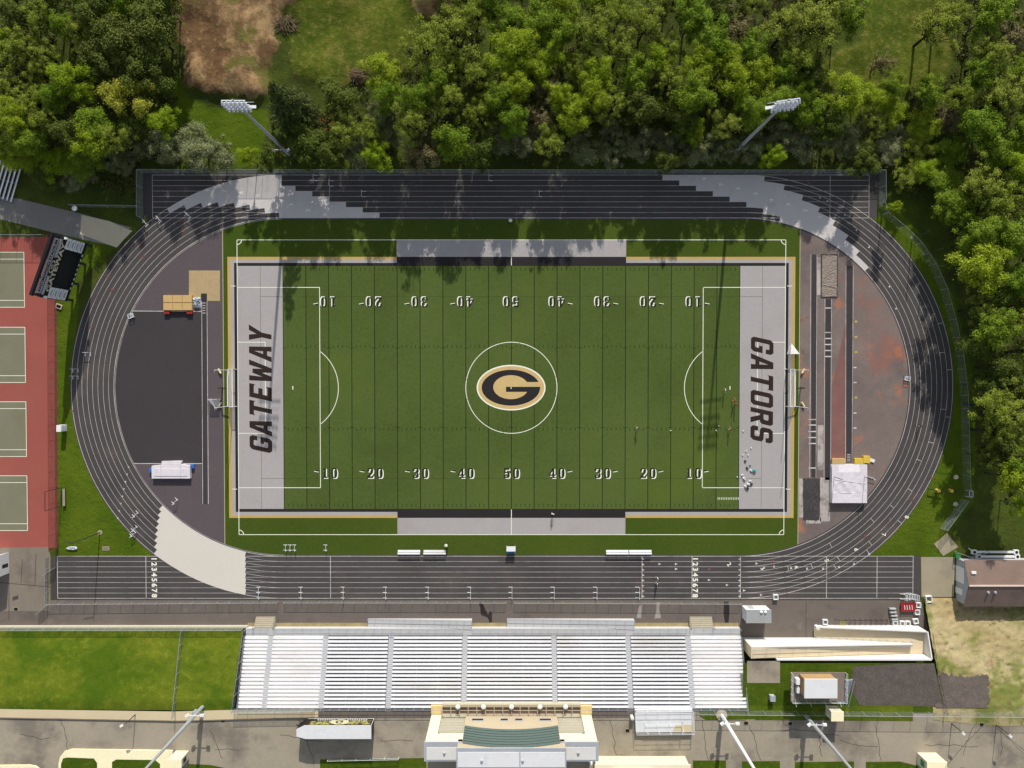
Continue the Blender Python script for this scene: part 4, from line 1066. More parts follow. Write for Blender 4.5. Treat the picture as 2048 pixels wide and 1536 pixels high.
M['teal'] = mat('teal', (.078,.112,.102), var=.12, fine=.06, rough=.4, stretch=(.2,1,6), scale=.8)
M['glass_dark'] = mat('glass_dark', (.02,.025,.03), rough=.15, spec=.5)
o, a, b = blockbuilding('gate_pillar', 'cream pillar block at the end of the planting bed by the light pole', 'pillar', 352, 378, 1501, ZP, 3.2, 1.6, M['cream'], M['kerb_cream'], .05)
mb = MB(); mb.box((b.x+.01, a.y-.8, ZP+1.9), (.08,.9,1.2)); mb.build('recess', M['dark_metal'], o)
o, a, b = blockbuilding('gate_pillar', 'cream pillar block with a green panel at the bottom right', 'pillar', 1834, 1872, 1505, ZP, 3.4, 2.2, M['cream'], M['kerb_cream'], .05)
mb = MB(); mb.box((a.x-.01, a.y-1.1, ZP+1.9), (.08,1.2,1.2)); mb.build('panel', M['green_box'], o)
o, a, b = blockbuilding('flat_roof_building', 'cream flat roofed building beside the press box supports', 'building', 1188, 1370, 1512, ZP, 3.4, 12, M['cream'], mat('roof_cream', A(226,214,184), var=.04), .25)
mb = MB(); mb.bar((a.x+3.2, a.y-.9, ZP+3.9), (a.x+10.6, a.y-.9, ZP+3.9), .5, .5); mb.build('roof_beam', M['white_metal'], o)
mb = MB(); mb.box((a.x+7, a.y-2.2, ZP+3.75), (4.6,1.6,.35)); mb.build('roof_hatch', M['runway_red'], o)
mb = MB(); mb.lathe((a.x-1.0,a.y+.5,ZP+.0), [(.35,0),(.35,3.4),(.2,3.9)], 12); mb.build('vent_pipe', M['white_metal'], o)
# white shed corner at the left edge
a, b = P(-100,1112), P(17,1098)
o = thing('storage_hut', 'white hut with a dark roof hatch at the left edge of the yard', 'hut', (a.x, a.y, 0))
q = [XY(-100,1138), XY(18,1104), XY(18.5,1146), XY(-100,1184)]
MB().prism(q, 0, 3.6).build('walls', M['white_paint'], o); MB().prism([(x*1.002,y) for x,y in q], 3.602, 3.75).build('roof', mat('hut_roof', A(186,182,178), var=.08), o)
mb = MB(); mb.poly([XY(4,1130,3.8), XY(16,1126,3.8), XY(16,1134,3.8), XY(4,1138,3.8)], 3.765); mb.build('roof_hatch', M['black'], o)
# maintenance shed with ridge roof
M['shed_roof'] = mat('shed_roof', A(116,98,88), var=.10, fine=.1, scale=.4, spots=[(A(94,80,74),.2,.52,.7,.6,3),(A(136,112,96),.15,.6,.72,.5,14)])
M['shed_wall'] = mat('shed_wall', (.36,.38,.40), var=.04)
xw, xe_ = P(1912,1160).x, P(2150,1160).x; yn, ys = P(1912,1116).y, P(1912,1200).y; ym_ = (yn+ys)/2
o = thing('maintenance_shed', 'long brown roofed shed with grey gable wall and white doors', 'shed', (xw, ym_, 0))
mb = MB(); hE, hR = 3.0, 4.4
mb.face([(xw,yn,0),(xw,ys,0),(xw,ys,hE),(xw,ym_,hR),(xw,yn,hE)]); mb.face([(xe_,ys,0),(xe_,yn,0),(xe_,yn,hE),(xe_,ym_,hR),(xe_,ys,hE)])
mb.face([(xe_,yn,0),(xw,yn,0),(xw,yn,hE),(xe_,yn,hE)]); mb.face([(xw,ys,0),(xe_,ys,0),(xe_,ys,hE),(xw,ys,hE)]); mb.build('walls', M['shed_wall'], o)
mb = MB()
for s in (1,-1):
    y2 = ym_+s*(abs(yn-ym_)+.35); z2 = hE-.12
    mb.face([(xw-.25,ym_,hR+.03),(xe_+.2,ym_,hR+.03),(xe_+.2,y2,z2),(xw-.25,y2,z2)]); mb.face([(xw-.25,ym_,hR+.13),(xe_+.2,ym_,hR+.13),(xe_+.2,y2,z2+.1),(xw-.25,y2,z2+.1)])
    mb.face([(xw-.25,ym_,hR+.03),(xw-.25,ym_,hR+.13),(xw-.25,y2,z2+.1),(xw-.25,y2,z2)]); mb.face([(xw-.25,y2,z2),(xw-.25,y2,z2+.1),(xe_+.2,y2,z2+.1),(xe_+.2,y2,z2)])
roof = mb.build('roof', M['shed_roof'], o)
mb = MB(); mb.bar((xw-.2,ym_,hR+.17),(xe_,ym_,hR+.17),.3,.08); mb.build('ridge_cap', mat('ridge', A(214,190,176)), roof)
for x in (1975, 1989):
    p_ = P(x,1184,3.9); mb = MB(); mb.lathe((p_.x,p_.y,3.6),[(.12,0),(.12,.5),(.28,.5),(.2,.75)],10); mb.build('roof_vent', M['shed_wall'], roof)
mb = MB(); mb.box((xw-.05, ym_+1.3, 1.35), (.1,3.1,2.7)); mb.build('garage_door', M['white_paint'], o)
mb = MB(); mb.box((xw-.05, ym_-2.1, 1.05), (.1,1.2,2.1)); mb.build('door', M['white_paint'], o)
mb = MB(); p_ = P(1947,1145,3.9); mb.box((p_.x,p_.y,3.95),(.9,.5,.3)); mb.build('skylight', M['white_paint'], roof)
mb = MB(); mb.prism([XY(1868,1088),XY(1894,1066),XY(1916,1094),XY(1886,1112)], -.05, .06); so2 = mb.build('discus_slab', M['slab_tan']); so2['kind'] = 'structure'
# ------------------------------------------------------------------ ramp between plaza and track
yC, yA = P(1490,1250).y, P(1490,1276).y
yB = -(577*(CAM_H-4.8)/FPX) ; yB = P(1550,1318,4.8).y
M['ramp_floor'] = mat('ramp_floor', A(204,188,156), var=.05, fine=.06, scale=.4, spots=[(A(176,164,142),.4,.55,.75,.5,4)])
M['ramp_wall'] = mat('ramp_wall', (.60,.585,.55), var=.04, fine=.04)
xl0, xl1, xt, xend = P(1490,1276).x, P(1628,1252).x, P(1822,1285,2.6).x, P(1848,1285,2.6).x
o = thing('access_ramp', 'white walled concrete ramp folding down beside the grandstand', 'ramp', (xl1, yA, 0))
def wedge(mb, xa, xb, ya, yb, za, zb, zbot=-.1):
    mb.face([(xa,yb,za),(xb,yb,zb),(xb,ya,zb),(xa,ya,za)]); mb.face([(xa,ya,zbot),(xa,ya,za),(xb,ya,zb),(xb,ya,zbot)]); mb.face([(xa,yb,zbot),(xb,yb,zbot),(xb,yb,zb),(xa,yb,za)])
    mb.face([(xa,ya,zbot),(xa,yb,zbot),(xa,yb,za),(xa,ya,za)]); mb.face([(xb,ya,zbot),(xb,ya,zb),(xb,yb,zb),(xb,yb,zbot)])
mb = MB(); wedge(mb, xl1, xt, yA+.11, yC-.2, .02, 2.6); mb.build('lower_ramp', M['ramp_floor'], o)
mb = MB(); wedge(mb, xl0-.4, xt, yB+.16, yA-.12, ZP-.15, 2.6); mb.build('upper_ramp', M['ramp_floor'], o)
mb = MB(); mb.box(((xt+xend)/2, (yC+yB)/2, 1.3), (xend-xt-.01, abs(yC-yB)-.4, 2.59)); mb.build('landing', M['ramp_floor'], o)
mb = MB(); wedge(mb, xl0-.4, xt-.1, yA-.1, yA+.1, 5.0, 3.6); mb.build('middle_wall', M['ramp_wall'], o)
mb = MB(); wedge(mb, xl1, xend, yC-.2, yC, 1.1, 3.7); mb.build('outer_wall', M['ramp_wall'], o)
mb = MB(); wedge(mb, P(1552,1318,4.8).x, xend, yB-.12, yB+.14, ZP+.12, ZP+.12); mb.build('back_wall', M['ramp_wall'], o)
mb = MB(); mb.face([(xend,yB+.14,0),(xend,yC,0),(xend,yC,3.7),(xend,yB+.14,ZP+.1)]); mb.face([(xend+.2,yC,0),(xend+.2,yB+.14,0),(xend+.2,yB+.14,ZP+.1),(xend+.2,yC,3.7)]); mb.face([(xend,yC,3.7),(xend+.2,yC,3.7),(xend+.2,yB+.14,ZP+.1),(xend,yB+.14,ZP+.1)]); mb.build('end_wall', M['ramp_wall'], o)
mb = MB()
for y_, za, zb in ((yA-.35, ZP+.75, 3.5), (yA+.35, .9, 3.5)):
    xa = xl0 if za > 3 else xl1
    for h_ in (0,-.4): mb.bar((xa,y_,za+h_),(xt,y_,zb+h_),.05)
    for i in range(13): t = i/12; x_ = lerp(xa,xt,t); z_ = lerp(za,zb,t); mb.bar((x_,y_,z_),(x_,y_,z_-.9),.05)
mb.build('handrail', M['galv'], o)
# utility hut
o, a, b = blockbuilding('utility_hut', 'grey roofed utility hut by the end of the walkway fence', 'hut', 1484, 1531, 1211, 0, 2.9, 2.4, M['white_paint'], M['roof_grey'], .12)
mb = MB();
for i in range(2): mb.lathe((b.x-1.9+i*.8, a.y-.3, 3.06), [(.3,0),(.3,.12),(.12,.3)], 10)
mb.build('roof_vent', M['white_metal'], o)
mb = MB(); mb.box((a.x+1.4,a.y+.03,1.05),(1,.08,2.1)); mb.build('door', M['grey_metal'], o)
# camera platform
o = thing('camera_platform', 'steel camera platform with white roofed booth, railings and stairs', 'platform', P(1640,1370,ZP))
zf = 7.6
x0p, y0p = XY(1582,1345,zf); x1p, y1p = XY(1690,1402,zf)
MB().prism([(x0p,y0p),(x1p,y0p),(x1p,y1p),(x0p,y1p)], zf-.18, zf).build('deck', mat('deck_grey', A(120,108,98), var=.15, scale=.6), o)
for (x,y) in ((x0p+1.0,y0p-2),(x1p-1.0,y0p-2),(x1p-1,y1p+.5),(x0p+1,y1p+.5),((x0p+x1p)/2,y1p+.5)):
    MB().bar((x,y,ZP-.1),(x,y,zf-.18),.2).build('leg', M['galv'], o)
bx0, by0 = XY(1599,1339,zf); bx1, by1 = XY(1661,1374,zf)
by0 = y0p-.25; by1 = by0-3.4
bt = MB().prism([(bx0,by0),(bx1,by0),(bx1,by1),(bx0,by1)], zf+.01, zf+2.5).build('booth', mat('booth_tan', (.34,.22,.10), var=.06), o)
MB().prism([(bx0-.12,by0+.12),(bx1+.12,by0+.12),(bx1+.12,by1-.12),(bx0-.12,by1-.12)], zf+2.51, zf+2.7).build('roof', M['roof_pale'], bt)
mb = MB()
def rail_loop(mb, pts, z, h=1.05, step=1.5, mid=True):
    for a, b in zip(pts[:-1], pts[1:]):
        a, b = Vector((*a,z)), Vector((*b,z)); up = Vector((0,0,h))
        mb.bar(a+up, b+up, .05);
        if mid: mb.bar(a+up*.5, b+up*.5, .04)
        k_ = max(1, round((b-a).length/step))
        for i in range(k_+1): q = a+(b-a)*(i/k_); mb.bar(q, q+up, .05)
rail_loop(mb, [(x0p,y0p),(x0p,y1p),(x1p,y1p),(x1p,y0p)], zf); mb.build('railing', M['white_metal'], o)
sm_ = MB(); n_ = 18
for i in range(n_):
    z_ = zf - (zf-ZP)*(i+1)/(n_+1); y_ = y0p-1.5 - i*.32; sm_.box((x1p+.75, y_, z_), (1.1,.27,.05))
st = sm_.build('stair', M['grey_metal'], o)
mb = MB()
for dx in (.18,1.32):
    mb.bar((x1p+dx,y0p-1.3,zf),(x1p+dx,y0p-1.5-n_*.32,ZP),.06,.22); mb.bar((x1p+dx,y0p-1.3,zf+1),(x1p+dx,y0p-1.5-n_*.32,ZP+1),.05)
mb.build('stair_rail', M['white_metal'], st)
mb = MB(); a = Vector((x1p+1.9,y0p-1,ZP)); mb.face([(x1p+2.2,y0p-.2,ZP),(x1p+2.2,y0p-8,ZP),(x1p+2.2,y0p-8,ZP+2.2),(x1p+2.2,y0p-.2,ZP+2.2)]); mb.build('screen', M['mesh_thin'], o)
mb = MB()
for i in range(4): x_ = lerp(x0p+.8,x1p-1,i/3); mb.bar((x_,y1p,zf),(x_+.2,y1p-1.0,zf+.3),.05)
mb.build('bracket', M['white_metal'], o)
mb = MB(); mb.box((x0p+1.0,y0p-1.4,zf+.5),(.7,1.1,1.0)); mb.box((x0p+1.2,y0p-3.2,zf+.35),(.6,1.0,.7)); mb.build('equipment_case', M['white_metal'], o)
o, a, b = blockbuilding('ticket_booth', 'small cream booth standing under the camera platform edge', 'booth', 1651, 1674, 1411, ZP, 2.6, 1.7, M['cream'], M['kerb_cream'], .08)
# raised concession deck
o = thing('viewing_platform', 'pale grey raised platform with white railings behind the grandstand', 'platform', P(1325,1440,ZP))
q = [XY(1270,1420,ZP+1), XY(1385,1419,ZP+1), XY(1387,1464,ZP+1), XY(1272,1465,ZP+1)]
MB().prism(q, ZP, ZP+1.0).build('base', M['roof_pale'], o)
mb = MB(); rail_loop(mb, q+[q[0]], ZP+1.0, 1.0, 2.2); rail_loop(mb, [XY(1290,1446,ZP+1), XY(1364,1445,ZP+1), XY(1366,1461,ZP+1)], ZP+1.0, 1.0, 2.4); mb.build('railing', M['white_metal'], o)
mb = MB(); q2 = [XY(1352,1450,ZP+1.05), XY(1385,1450,ZP+1.05), XY(1385,1463,ZP+1.05), XY(1345,1463,ZP+1.05)]; mb.poly(q2, ZP+1.012); mb.build('ramp', M['sidewalk'], o)
# ------------------------------------------------------------------ grandstand
M['bench_alu'] = mat('bench_alu', (.86,.86,.88), rough=.45, var=.07, fine=.05, stretch=(.3,1,1), scale=.5, spots=[((.62,.58,.52), .12, .52, .72, .6, 4)])
M['tread_pale'] = mat('tread_pale', (.80,.77,.72), rough=.6, var=.06)
M['tread_dark'] = mat('tread_dark', (.095,.09,.095), rough=.7, var=.35, scale=.25, spots=[((.02,.018,.018), .22,.48,.66,.85,6)])
M['aisle'] = mat('aisle', (.44,.45,.47), rough=.6, var=.06)
M['deck_pale'] = mat('deck_pale', A(176,176,176), var=.06, fine=.06, scale=.3)
ZD = 1.15      # front deck
NR = 19; PIT = .668; RISE = .225
yF = P(1000,1272.5,ZD+.45).y
def bx_(px): return P(px,1273,ZD+.5).x
EDG = [490,535.5,546,646,656.5,777,787.5,924.5,935,1103,1113,1251,1261,1371,1381.5,1482]
E = [bx_(v) for v in EDG]
gs = thing('grandstand', 'long white aluminium grandstand with benches, aisles and a front deck', 'grandstand', (0, yF-6, 0))
def rowz(i): return ZD + .05 + RISE*i
for k in range(8):
    x0, x1 = E[2*k], E[2*k+1]
    outer_ = k in (0,1,7)
    mb = MB()
    for i in range(NR):
        y = yF - i*PIT; z = rowz(i)
        mb.face([(x0,y-PIT,z),(x1,y-PIT,z),(x1,y,z),(x0,y,z)])
        mb.face([(x0,y-PIT,z),(x0,y-PIT,z+RISE),(x1,y-PIT,z+RISE),(x1,y-PIT,z)][::-1])
    yb = yF-NR*PIT
    for xx, fl in ((x0,1),(x1,-1)):
        pts = [(xx,yF,-.2),(xx,yF,rowz(0))]
        for i in range(NR): pts += [(xx,yF-(i+1)*PIT,rowz(i)),(xx,yF-(i+1)*PIT,rowz(i)+RISE)]
        pts += [(xx,yb,-.2)]
        mb.face(pts if fl == 1 else pts[::-1])
    sec = mb.build('seating_section', M['tread_pale'] if outer_ else M['tread_dark'], gs)
    bm_ = MB()
    for i in range(NR):
        y = yF - i*PIT - .30; z = rowz(i) + .40
        w_ = .46 if outer_ else .44
        if outer_:
            bm_.box(((x0+x1)/2, y, z), (x1-x0-.02, w_, .06))
        else:
            b1 = MB().box(((x0+x1)/2, y, z), (x1-x0-.06, w_, .06))
            for q in range(4): xx = lerp(x0+.5, x1-.5, q/3); b1.box((xx, y, z-.21), (.08,.25,.36))
            b1.build('bench', M['bench_alu'], sec)
    if outer_: sec['_b'] = 1; gs_b = globals().setdefault('OUTB', MB()); n0 = len(gs_b.v); gs_b.v += bm_.v; gs_b.f += [tuple(n0+t for t in f) for f in bm_.f]; gs_b.m += bm_.m
    if '_b' in sec: del sec['_b']
ob = OUTB.build('bench_rows', M['bench_alu'], gs); ob['kind'] = 'stuff'
for k in range(7):
    x0, x1 = E[2*k+1], E[2*k+2]; mb = MB()
    for i in range(NR):
        y = yF - i*PIT; z = rowz(i)+.03
        mb.face([(x0,y-PIT/2,z),(x1,y-PIT/2,z),(x1,y,z),(x0,y,z)]); mb.face([(x0,y-PIT/2,z),(x1,y-PIT/2,z),(x1,y-PIT/2,z+RISE/2),(x0,y-PIT/2,z+RISE/2)])
        mb.face([(x0,y-PIT,z+RISE/2),(x1,y-PIT,z+RISE/2),(x1,y-PIT/2,z+RISE/2),(x0,y-PIT/2,z+RISE/2)]); mb.face([(x0,y-PIT,z+RISE/2),(x1,y-PIT,z+RISE/2),(x1,y-PIT,z+RISE),(x0,y-PIT,z+RISE)])
    mb.build('aisle_steps', M['aisle'], gs)
yd0, yd1 = P(1000,1257,ZD).y, yF
mb = MB().prism([(E[0],yd0),(E[-1],yd0),(E[-1],yd1),(E[0],yd1)], -.1, ZD); mb.build('front_deck', M['deck_pale'], gs)
mb = MB()
gaps = [(bx_(534),bx_(550)),(bx_(1374),bx_(1390)),(bx_(926),bx_(945)),(bx_(1252),bx_(1268))]
xs = sorted([E[0],E[-1]]+[g for q in gaps for g in q])
for a, b in zip(xs[::2], xs[1::2]): rail_loop(mb, [(a,yd0-.05),(b,yd0-.05)], ZD, 1.05, 1.75)
yb = yF-NR*PIT; zb = rowz(NR-1)
rail_loop(mb, [(E[0],yb),(E[-1],yb)], zb+.2, 1.0, 1.8)
for xx in (E[0],E[-1]):
    for h_ in (.5,1.0): mb.bar((xx,yF,rowz(0)+h_),(xx,yb,zb+.2+h_),.05)
    for i in range(0,NR+1,2): mb.bar((xx,yF-i*PIT,rowz(i)),(xx,yF-i*PIT,rowz(i)+1),.05)
mb.build('railing', M['galv'], gs)
M['step_tan'] = mat('step_tan', A(164,156,138), var=.06, fine=.07, scale=.6)
for (pa, pb, za, zb_) in ((735,944,.1,ZD),(1268,1014,ZD,.1)):
    xa, xb = (P(pa,1245,.6).x, P(pb,1245,.6).x); ya, yb2 = P(1000,1239,.6).y, yd0-.0
    mb = MB(); lo, hi = (xa,xb) if xa < xb else (xb,xa)
    if pa < pb: wedge(mb, lo, hi, yd0+.02, ya, za, zb_)
    else: wedge(mb, lo, hi, yd0+.02, ya, .1, ZD)
    rp = mb.build('ramp', M['deck_pale'], gs)
    mb = MB(); z0_, z1_ = (za, zb_) if pa < pb else (.1, ZD)
    for h_ in (.5,1.0): mb.bar((lo,ya,z0_+h_),(hi,ya,z1_+h_),.05)
    for i in range(15): t = i/14; mb.bar((lerp(lo,hi,t),ya,lerp(z0_,z1_,t)),(lerp(lo,hi,t),ya,lerp(z0_,z1_,t)+1),.05)
    mb.build('handrail', M['galv'], rp)
for pa, pb in ((512,552),(1378,1424)):
    mb = MB(); x0, x1 = P(pa,1245).x, P(pb,1245).x
    for i in range(6): y_ = yd0 + .01 + (6-i)*.33; mb.prism([(x0,yd0+.01),(x1,yd0+.01),(x1,y_),(x0,y_)], .19*i, .19*(i+1), bottom=False)
    stp = mb.build('steps', M['step_tan'], gs)
    mb = MB()
    for xx in (x0,x1):
        mb.bar((xx,yd0+.1,ZD+1),(xx,yd0+2,1.0),.05); mb.bar((xx,yd0+.1,ZD),(xx,yd0+.1,ZD+1),.05); mb.bar((xx,yd0+2,0),(xx,yd0+2,1),.05)
    mb.build('handrail', M['dark_metal'], stp)
M['strip_tan'] = mat('strip_tan', A(150,136,96), var=.2, scale=.6, fine=.2)
s_ = MB(); a, b = E[0], E[-1]; s_.rect(a, yd0+.005, b, yd0+.75, .011); structure('planting_strip', s_, M['strip_tan'])

# ------------------------------------------------------------------ press box
zb0 = 5.7; yP = P(1000,1428,zb0).y
pxo = thing('press_box', 'large press box with cream wings, tan wall and arched teal band', 'press box', (0, yP, ZP))
ZC, ZW_ = 18.7, 16.5; XC, XF, XW = 8.8, 9.6, 15.5; cx_ = P(1022.8,1428,zb0).x
DEP = 3.1
# centre: tan wall, slightly proud, upper part wider
mb = MB(); mb.prism([(cx_-XC,yP),(cx_+XC,yP),(cx_+XC,yP-DEP),(cx_-XC,yP-DEP)], 5.0, 15.4); mb.prism([(cx_-XF,yP),(cx_+XF,yP),(cx_+XF,yP-DEP),(cx_-XF,yP-DEP)], 15.405, ZC); cw = mb.build('centre_wall', M['tan_wall'], pxo)
top, bot = [], []
for i in range(25):
    t = -1+2*i/24; bot.append((cx_+t*XC*.995, yP+.10, 10.4+1.5*(1-t*t))); top.append((cx_+t*XC*.995, yP+.10, 16.9+1.55*(1-t*t)))
mb = MB(); mb.face(bot+top[::-1]); mb.face([(x,y-.1,z) for x,y,z in (bot+top[::-1])][::-1])
pl_ = bot+top[::-1]
for i in range(len(pl_)): a, b = pl_[i], pl_[(i+1)%len(pl_)]; mb.face([a,b,(b[0],b[1]-.1,b[2]),(a[0],a[1]-.1,a[2])])
tb = mb.build('arched_band', M['teal'], pxo)
mb = MB()
for r_ in range(1,7):
    for i in range(24):
        f = r_/7; p0 = [lerp(bot[i][j],top[i][j],f) for j in range(3)]; p1 = [lerp(bot[i+1][j],top[i+1][j],f) for j in range(3)]
        p0[1] += .03; p1[1] += .03; mb.bar(p0, p1, .10, .07)
mb.build('rib', mat('teal_dark', (.060,.090,.082)), tb)
for (p0, p1) in ((943,968),(1000,1017),(1029,1046),(1078,1103)):
    x0, x1 = P(p0,1440,8).x, P(p1,1440,8).x
    wn = MB().box(((x0+x1)/2, yP+.03, 8.1), (x1-x0,.10,1.0)).build('window', M['roof_grey'], pxo)
    MB().box(((x0+x1)/2, yP+.06, 8.1), (x1-x0-.3,.10,.6)).build('pane', M['glass_dark'], wn)
mb = MB().prism([(cx_-XF-.1,yP+.25),(cx_+XF+.1,yP+.25),(cx_+XF+.1,yP-DEP-.3),(cx_-XF-.1,yP-DEP-.3)], ZC+.005, ZC+.30); rf = mb.build('centre_roof', M['grey_metal'], pxo)
mb = MB().prism([(cx_-XF+.15,yP-.45),(cx_+1.4,yP-.45),(cx_+1.4,yP-DEP),(cx_-XF+.15,yP-DEP)], ZC+.3, ZC+.36); mb.prism([(cx_+1.6,yP-.45),(cx_+XF-.15,yP-.45),(cx_+XF-.15,yP-DEP),(cx_+1.6,yP-DEP)], ZC+.3, ZC+.36); mb.build('roof_panel', M['roof_pale'], rf)
for x_ in (-5.2, 2.0): mb = MB().lathe((cx_+x_,yP-1.9,ZC+.36),[(.25,0),(.25,.15),(.15,.3)],10); mb.build('roof_drain', M['grey_metal'], rf)
for s in (-1,1):
    xo, xi = cx_+s*XW, cx_+s*(XC+.01)
    lo, hi = min(xo,xi), max(xo,xi)
    ox0, ox1 = cx_+s*(XW-1.95), cx_+s*(XC+.02); ol, oh = min(ox0,ox1), max(ox0,ox1)
    zlo, zhi = 6.2, 13.4
    mb = MB()
    mb.prism([(lo,yP-1.9),(hi,yP-1.9),(hi,yP-DEP),(lo,yP-DEP)], ZP-.1, ZW_)                 # rear mass
    a_, b_ = (lo, ol) if s < 0 else (oh, hi)
    mb.prism([(a_,yP),(b_,yP),(b_,yP-1.895),(a_,yP-1.895)], ZP-.1, ZW_)                       # outer pier
    mb.prism([(ol,yP),(oh,yP),(oh,yP-1.895),(ol,yP-1.895)], zhi, ZW_)                        # head
    mb.prism([(ol,yP),(oh,yP),(oh,yP-1.895),(ol,yP-1.895)], ZP-.1, zlo)                      # sill
    wg = mb.build('wing', M['cream'], pxo)
    mb = MB()
    for i in range(9): z_ = zlo+.6+i*.62; mb.bar((ol+.02,yP-.5,z_),(oh-.02,yP-.5,z_),.3,.10)
    mb.build('louvre', mat('louvre', (.50,.47,.38), var=.05), wg)
    mb = MB().prism([(lo-.15,yP+.2),(hi-(.1 if s<0 else -.15),yP+.2),(hi-(.1 if s<0 else -.15),yP-DEP-.2),(lo-.15,yP-DEP-.2)] if s<0 else [(lo+.1,yP+.2),(hi+.15,yP+.2),(hi+.15,yP-DEP-.2),(lo+.1,yP-DEP-.2)], ZW_+.005, ZW_+.28); wr = mb.build('wing_roof', M['grey_metal'], pxo)
    mb = MB().prism([(lo+.3,yP-.75),(hi-.4 if s<0 else hi-.35,yP-.75),(hi-.4 if s<0 else hi-.35,yP-DEP+.1),(lo+.3 if s<0 else lo+.4,yP-DEP+.1)], ZW_+.28, ZW_+.34); mb.build('roof_panel', mat('roof_pale_wing', A(200,198,194), var=.05), wr)
    mb = MB().lathe((cx_+s*12,yP-1.7,ZW_+.34),[(.25,0),(.25,.15),(.15,.3)],10); mb.build('roof_drain', M['grey_metal'], wr)
    for xx in (11.5, 14.4): MB().tube([(cx_+s*xx,yP-5.2,ZP-.1),(cx_+s*xx,yP-5.2,ZP+6)], .22, 10).build('column', M['roof_pale'], pxo)
# deck between the top row and the press box
vd = thing('walkway_deck', 'tan walled deck with barred railing in front of the press box', 'deck', (0, yP+1, ZP))
ydk = P(1000,1408,6.2).y; xd0, xd1 = P(885,1415,6).x, P(1161,1415,6).x
MB().prism([(xd0,ydk-.02),(xd1,ydk-.02),(xd1,yP+.02),(xd0,yP+.02)], ZP-.1, 5.72).build('floor', mat('deck_pink', A(150,128,112), var=.12, scale=.6, fine=.1), vd)
MB().prism([(xd0,ydk),(xd1,ydk),(xd1,ydk-.5),(xd0,ydk-.5)], ZP, 6.45).build('parapet', mat('parapet_tan', (.40,.35,.25), var=.05), vd)
mb = MB()
for i in range(17): x_ = lerp(xd0,xd1,i/16); mb.bar((x_,ydk-.4,6.6),(x_,yP+.25,6.6),.15)
for y_ in (yP+.3, (yP+ydk)/2): mb.bar((xd0,y_,6.6),(xd1,y_,6.6),.09)
mb.build('railing', mat('rail_tan', (.40,.35,.27)), vd)
for s in (0,1):
    x0, x1 = (P(862,1420,6).x, xd0-.05) if s == 0 else (xd1+.05, P(1184,1420,6).x)
    MB().prism([(x0,ydk-.5),(x1,ydk-.5),(x1,yP+.02),(x0,yP+.02)], ZP-.1, 6.0).build('side_deck', mat('deck_gold', A(204,180,124), var=.05), vd)
cap0 = None
for i, px in enumerate((916,967,1023,1080,1131,1023)):
    if i == 5: break
    p_ = P(px,1408,6.6)
    lab = ('leftmost of five','second of five from the left','middle one of five','fourth of five from the left','rightmost of five')[i]
    lab = f'white capped round fitting on the press deck parapet, {lab}'
    if cap0 is None:
        cap0 = thing('deck_fitting', lab, 'fitting', (p_.x, ydk-.25, 6.45), 0, 'round fittings along the press deck parapet')
        MB().lathe((0,0,0),[(.18,0),(.2,.35),(.45,.42)],12).build('stem', mat('stem_tan', (.35,.30,.22)), cap0, local=True)
        MB().lathe((0,0,.42),[(.48,0),(.45,.16),(.2,.24)],12).build('cap', M['white_paint'], cap0, local=True)
    else: copy_tree(cap0, None, (p_.x, ydk-.25, 6.45), label=lab)

# ------------------------------------------------------------------ scoreboard
scb = thing('scoreboard', 'tall black stadium scoreboard with lettering and white sponsor panels', 'scoreboard', P(165,545,0))
pA, pB = P(176,487,2.2), P(135,603,2.2)         # lower edge ends as they show
ux = (pA-pB); ux.z = 0; Wd = ux.length; ux.normalize()   # reading direction for someone on the field
# the face looks towards the pitch: normal points to +x side
nrm_ = Vector((-ux.y, ux.x, 0)); nrm_ = nrm_ if nrm_.x > 0 else -nrm_
org = Vector((pB.x, pB.y, 0))
def SB(u, z, off=0.0): return org + ux*u + nrm_*off + Vector((0,0,z))
def panel(mb, u0, u1, z0, z1, off, th=.12):
    a = [SB(u0,z0,off),SB(u1,z0,off),SB(u1,z1,off),SB(u0,z1,off)]; b = [SB(u0,z0,off-th),SB(u1,z0,off-th),SB(u1,z1,off-th),SB(u0,z1,off-th)]
    mb.face(a); mb.face(b[::-1])
    for i in range(4): j = (i+1)%4; mb.face([a[j],a[i],b[i],b[j]])
ztop = 12.6
MB_ = MB(); panel(MB_, 0, Wd, 2.3, 10.6, 0, .9); MB_.build('cabinet', M['black'], scb)
mb = MB(); panel(mb, Wd*.19, Wd*.81, 3.2, 8.2, .05, .05); mb.build('screen', mat('screen_black', (.008,.010,.014), rough=.25), scb)
M['panel_white'] = mat('panel_white', (.62,.64,.68), var=.04)
pls = []
for u0, u1 in ((0.01,.185),(.815,.99)):
    mb = MB(); panel(mb, Wd*u0, Wd*u1, 3.2, 8.6, .05, .05); q = mb.build('sponsor_panel', M['panel_white'], scb)
    mb = MB()
    for i in range(1,4): panel(mb, Wd*u0, Wd*u1, 3.2+i*1.35-.04, 3.2+i*1.35+.04, .06, .01)
    for i in range(4):
        panel(mb, Wd*(u0+.03), Wd*(u1-.03), 3.7+i*1.35, 3.85+i*1.35, .06, .01); panel(mb, Wd*(u0+.05), Wd*(u1-.05), 4.0+i*1.35, 4.1+i*1.35, .06, .01)
    mb.build('print', M['dark_metal'], q)
mb = MB(); panel(mb, Wd*.06, Wd*.94, 10.65, 11.9, -.1, .15); panel(mb, Wd*.05, Wd*.35, 9.9, 10.62, .05, .05); panel(mb, Wd*.65, Wd*.95, 9.9, 10.62, .05, .05); mb.build('header_band', mat('header_grey', (.34,.33,.36)), scb)
mb = MB(); panel(mb, 0, Wd, 11.95, 12.6, -.3, .5); mb.build('top_truss', M['black'], scb)
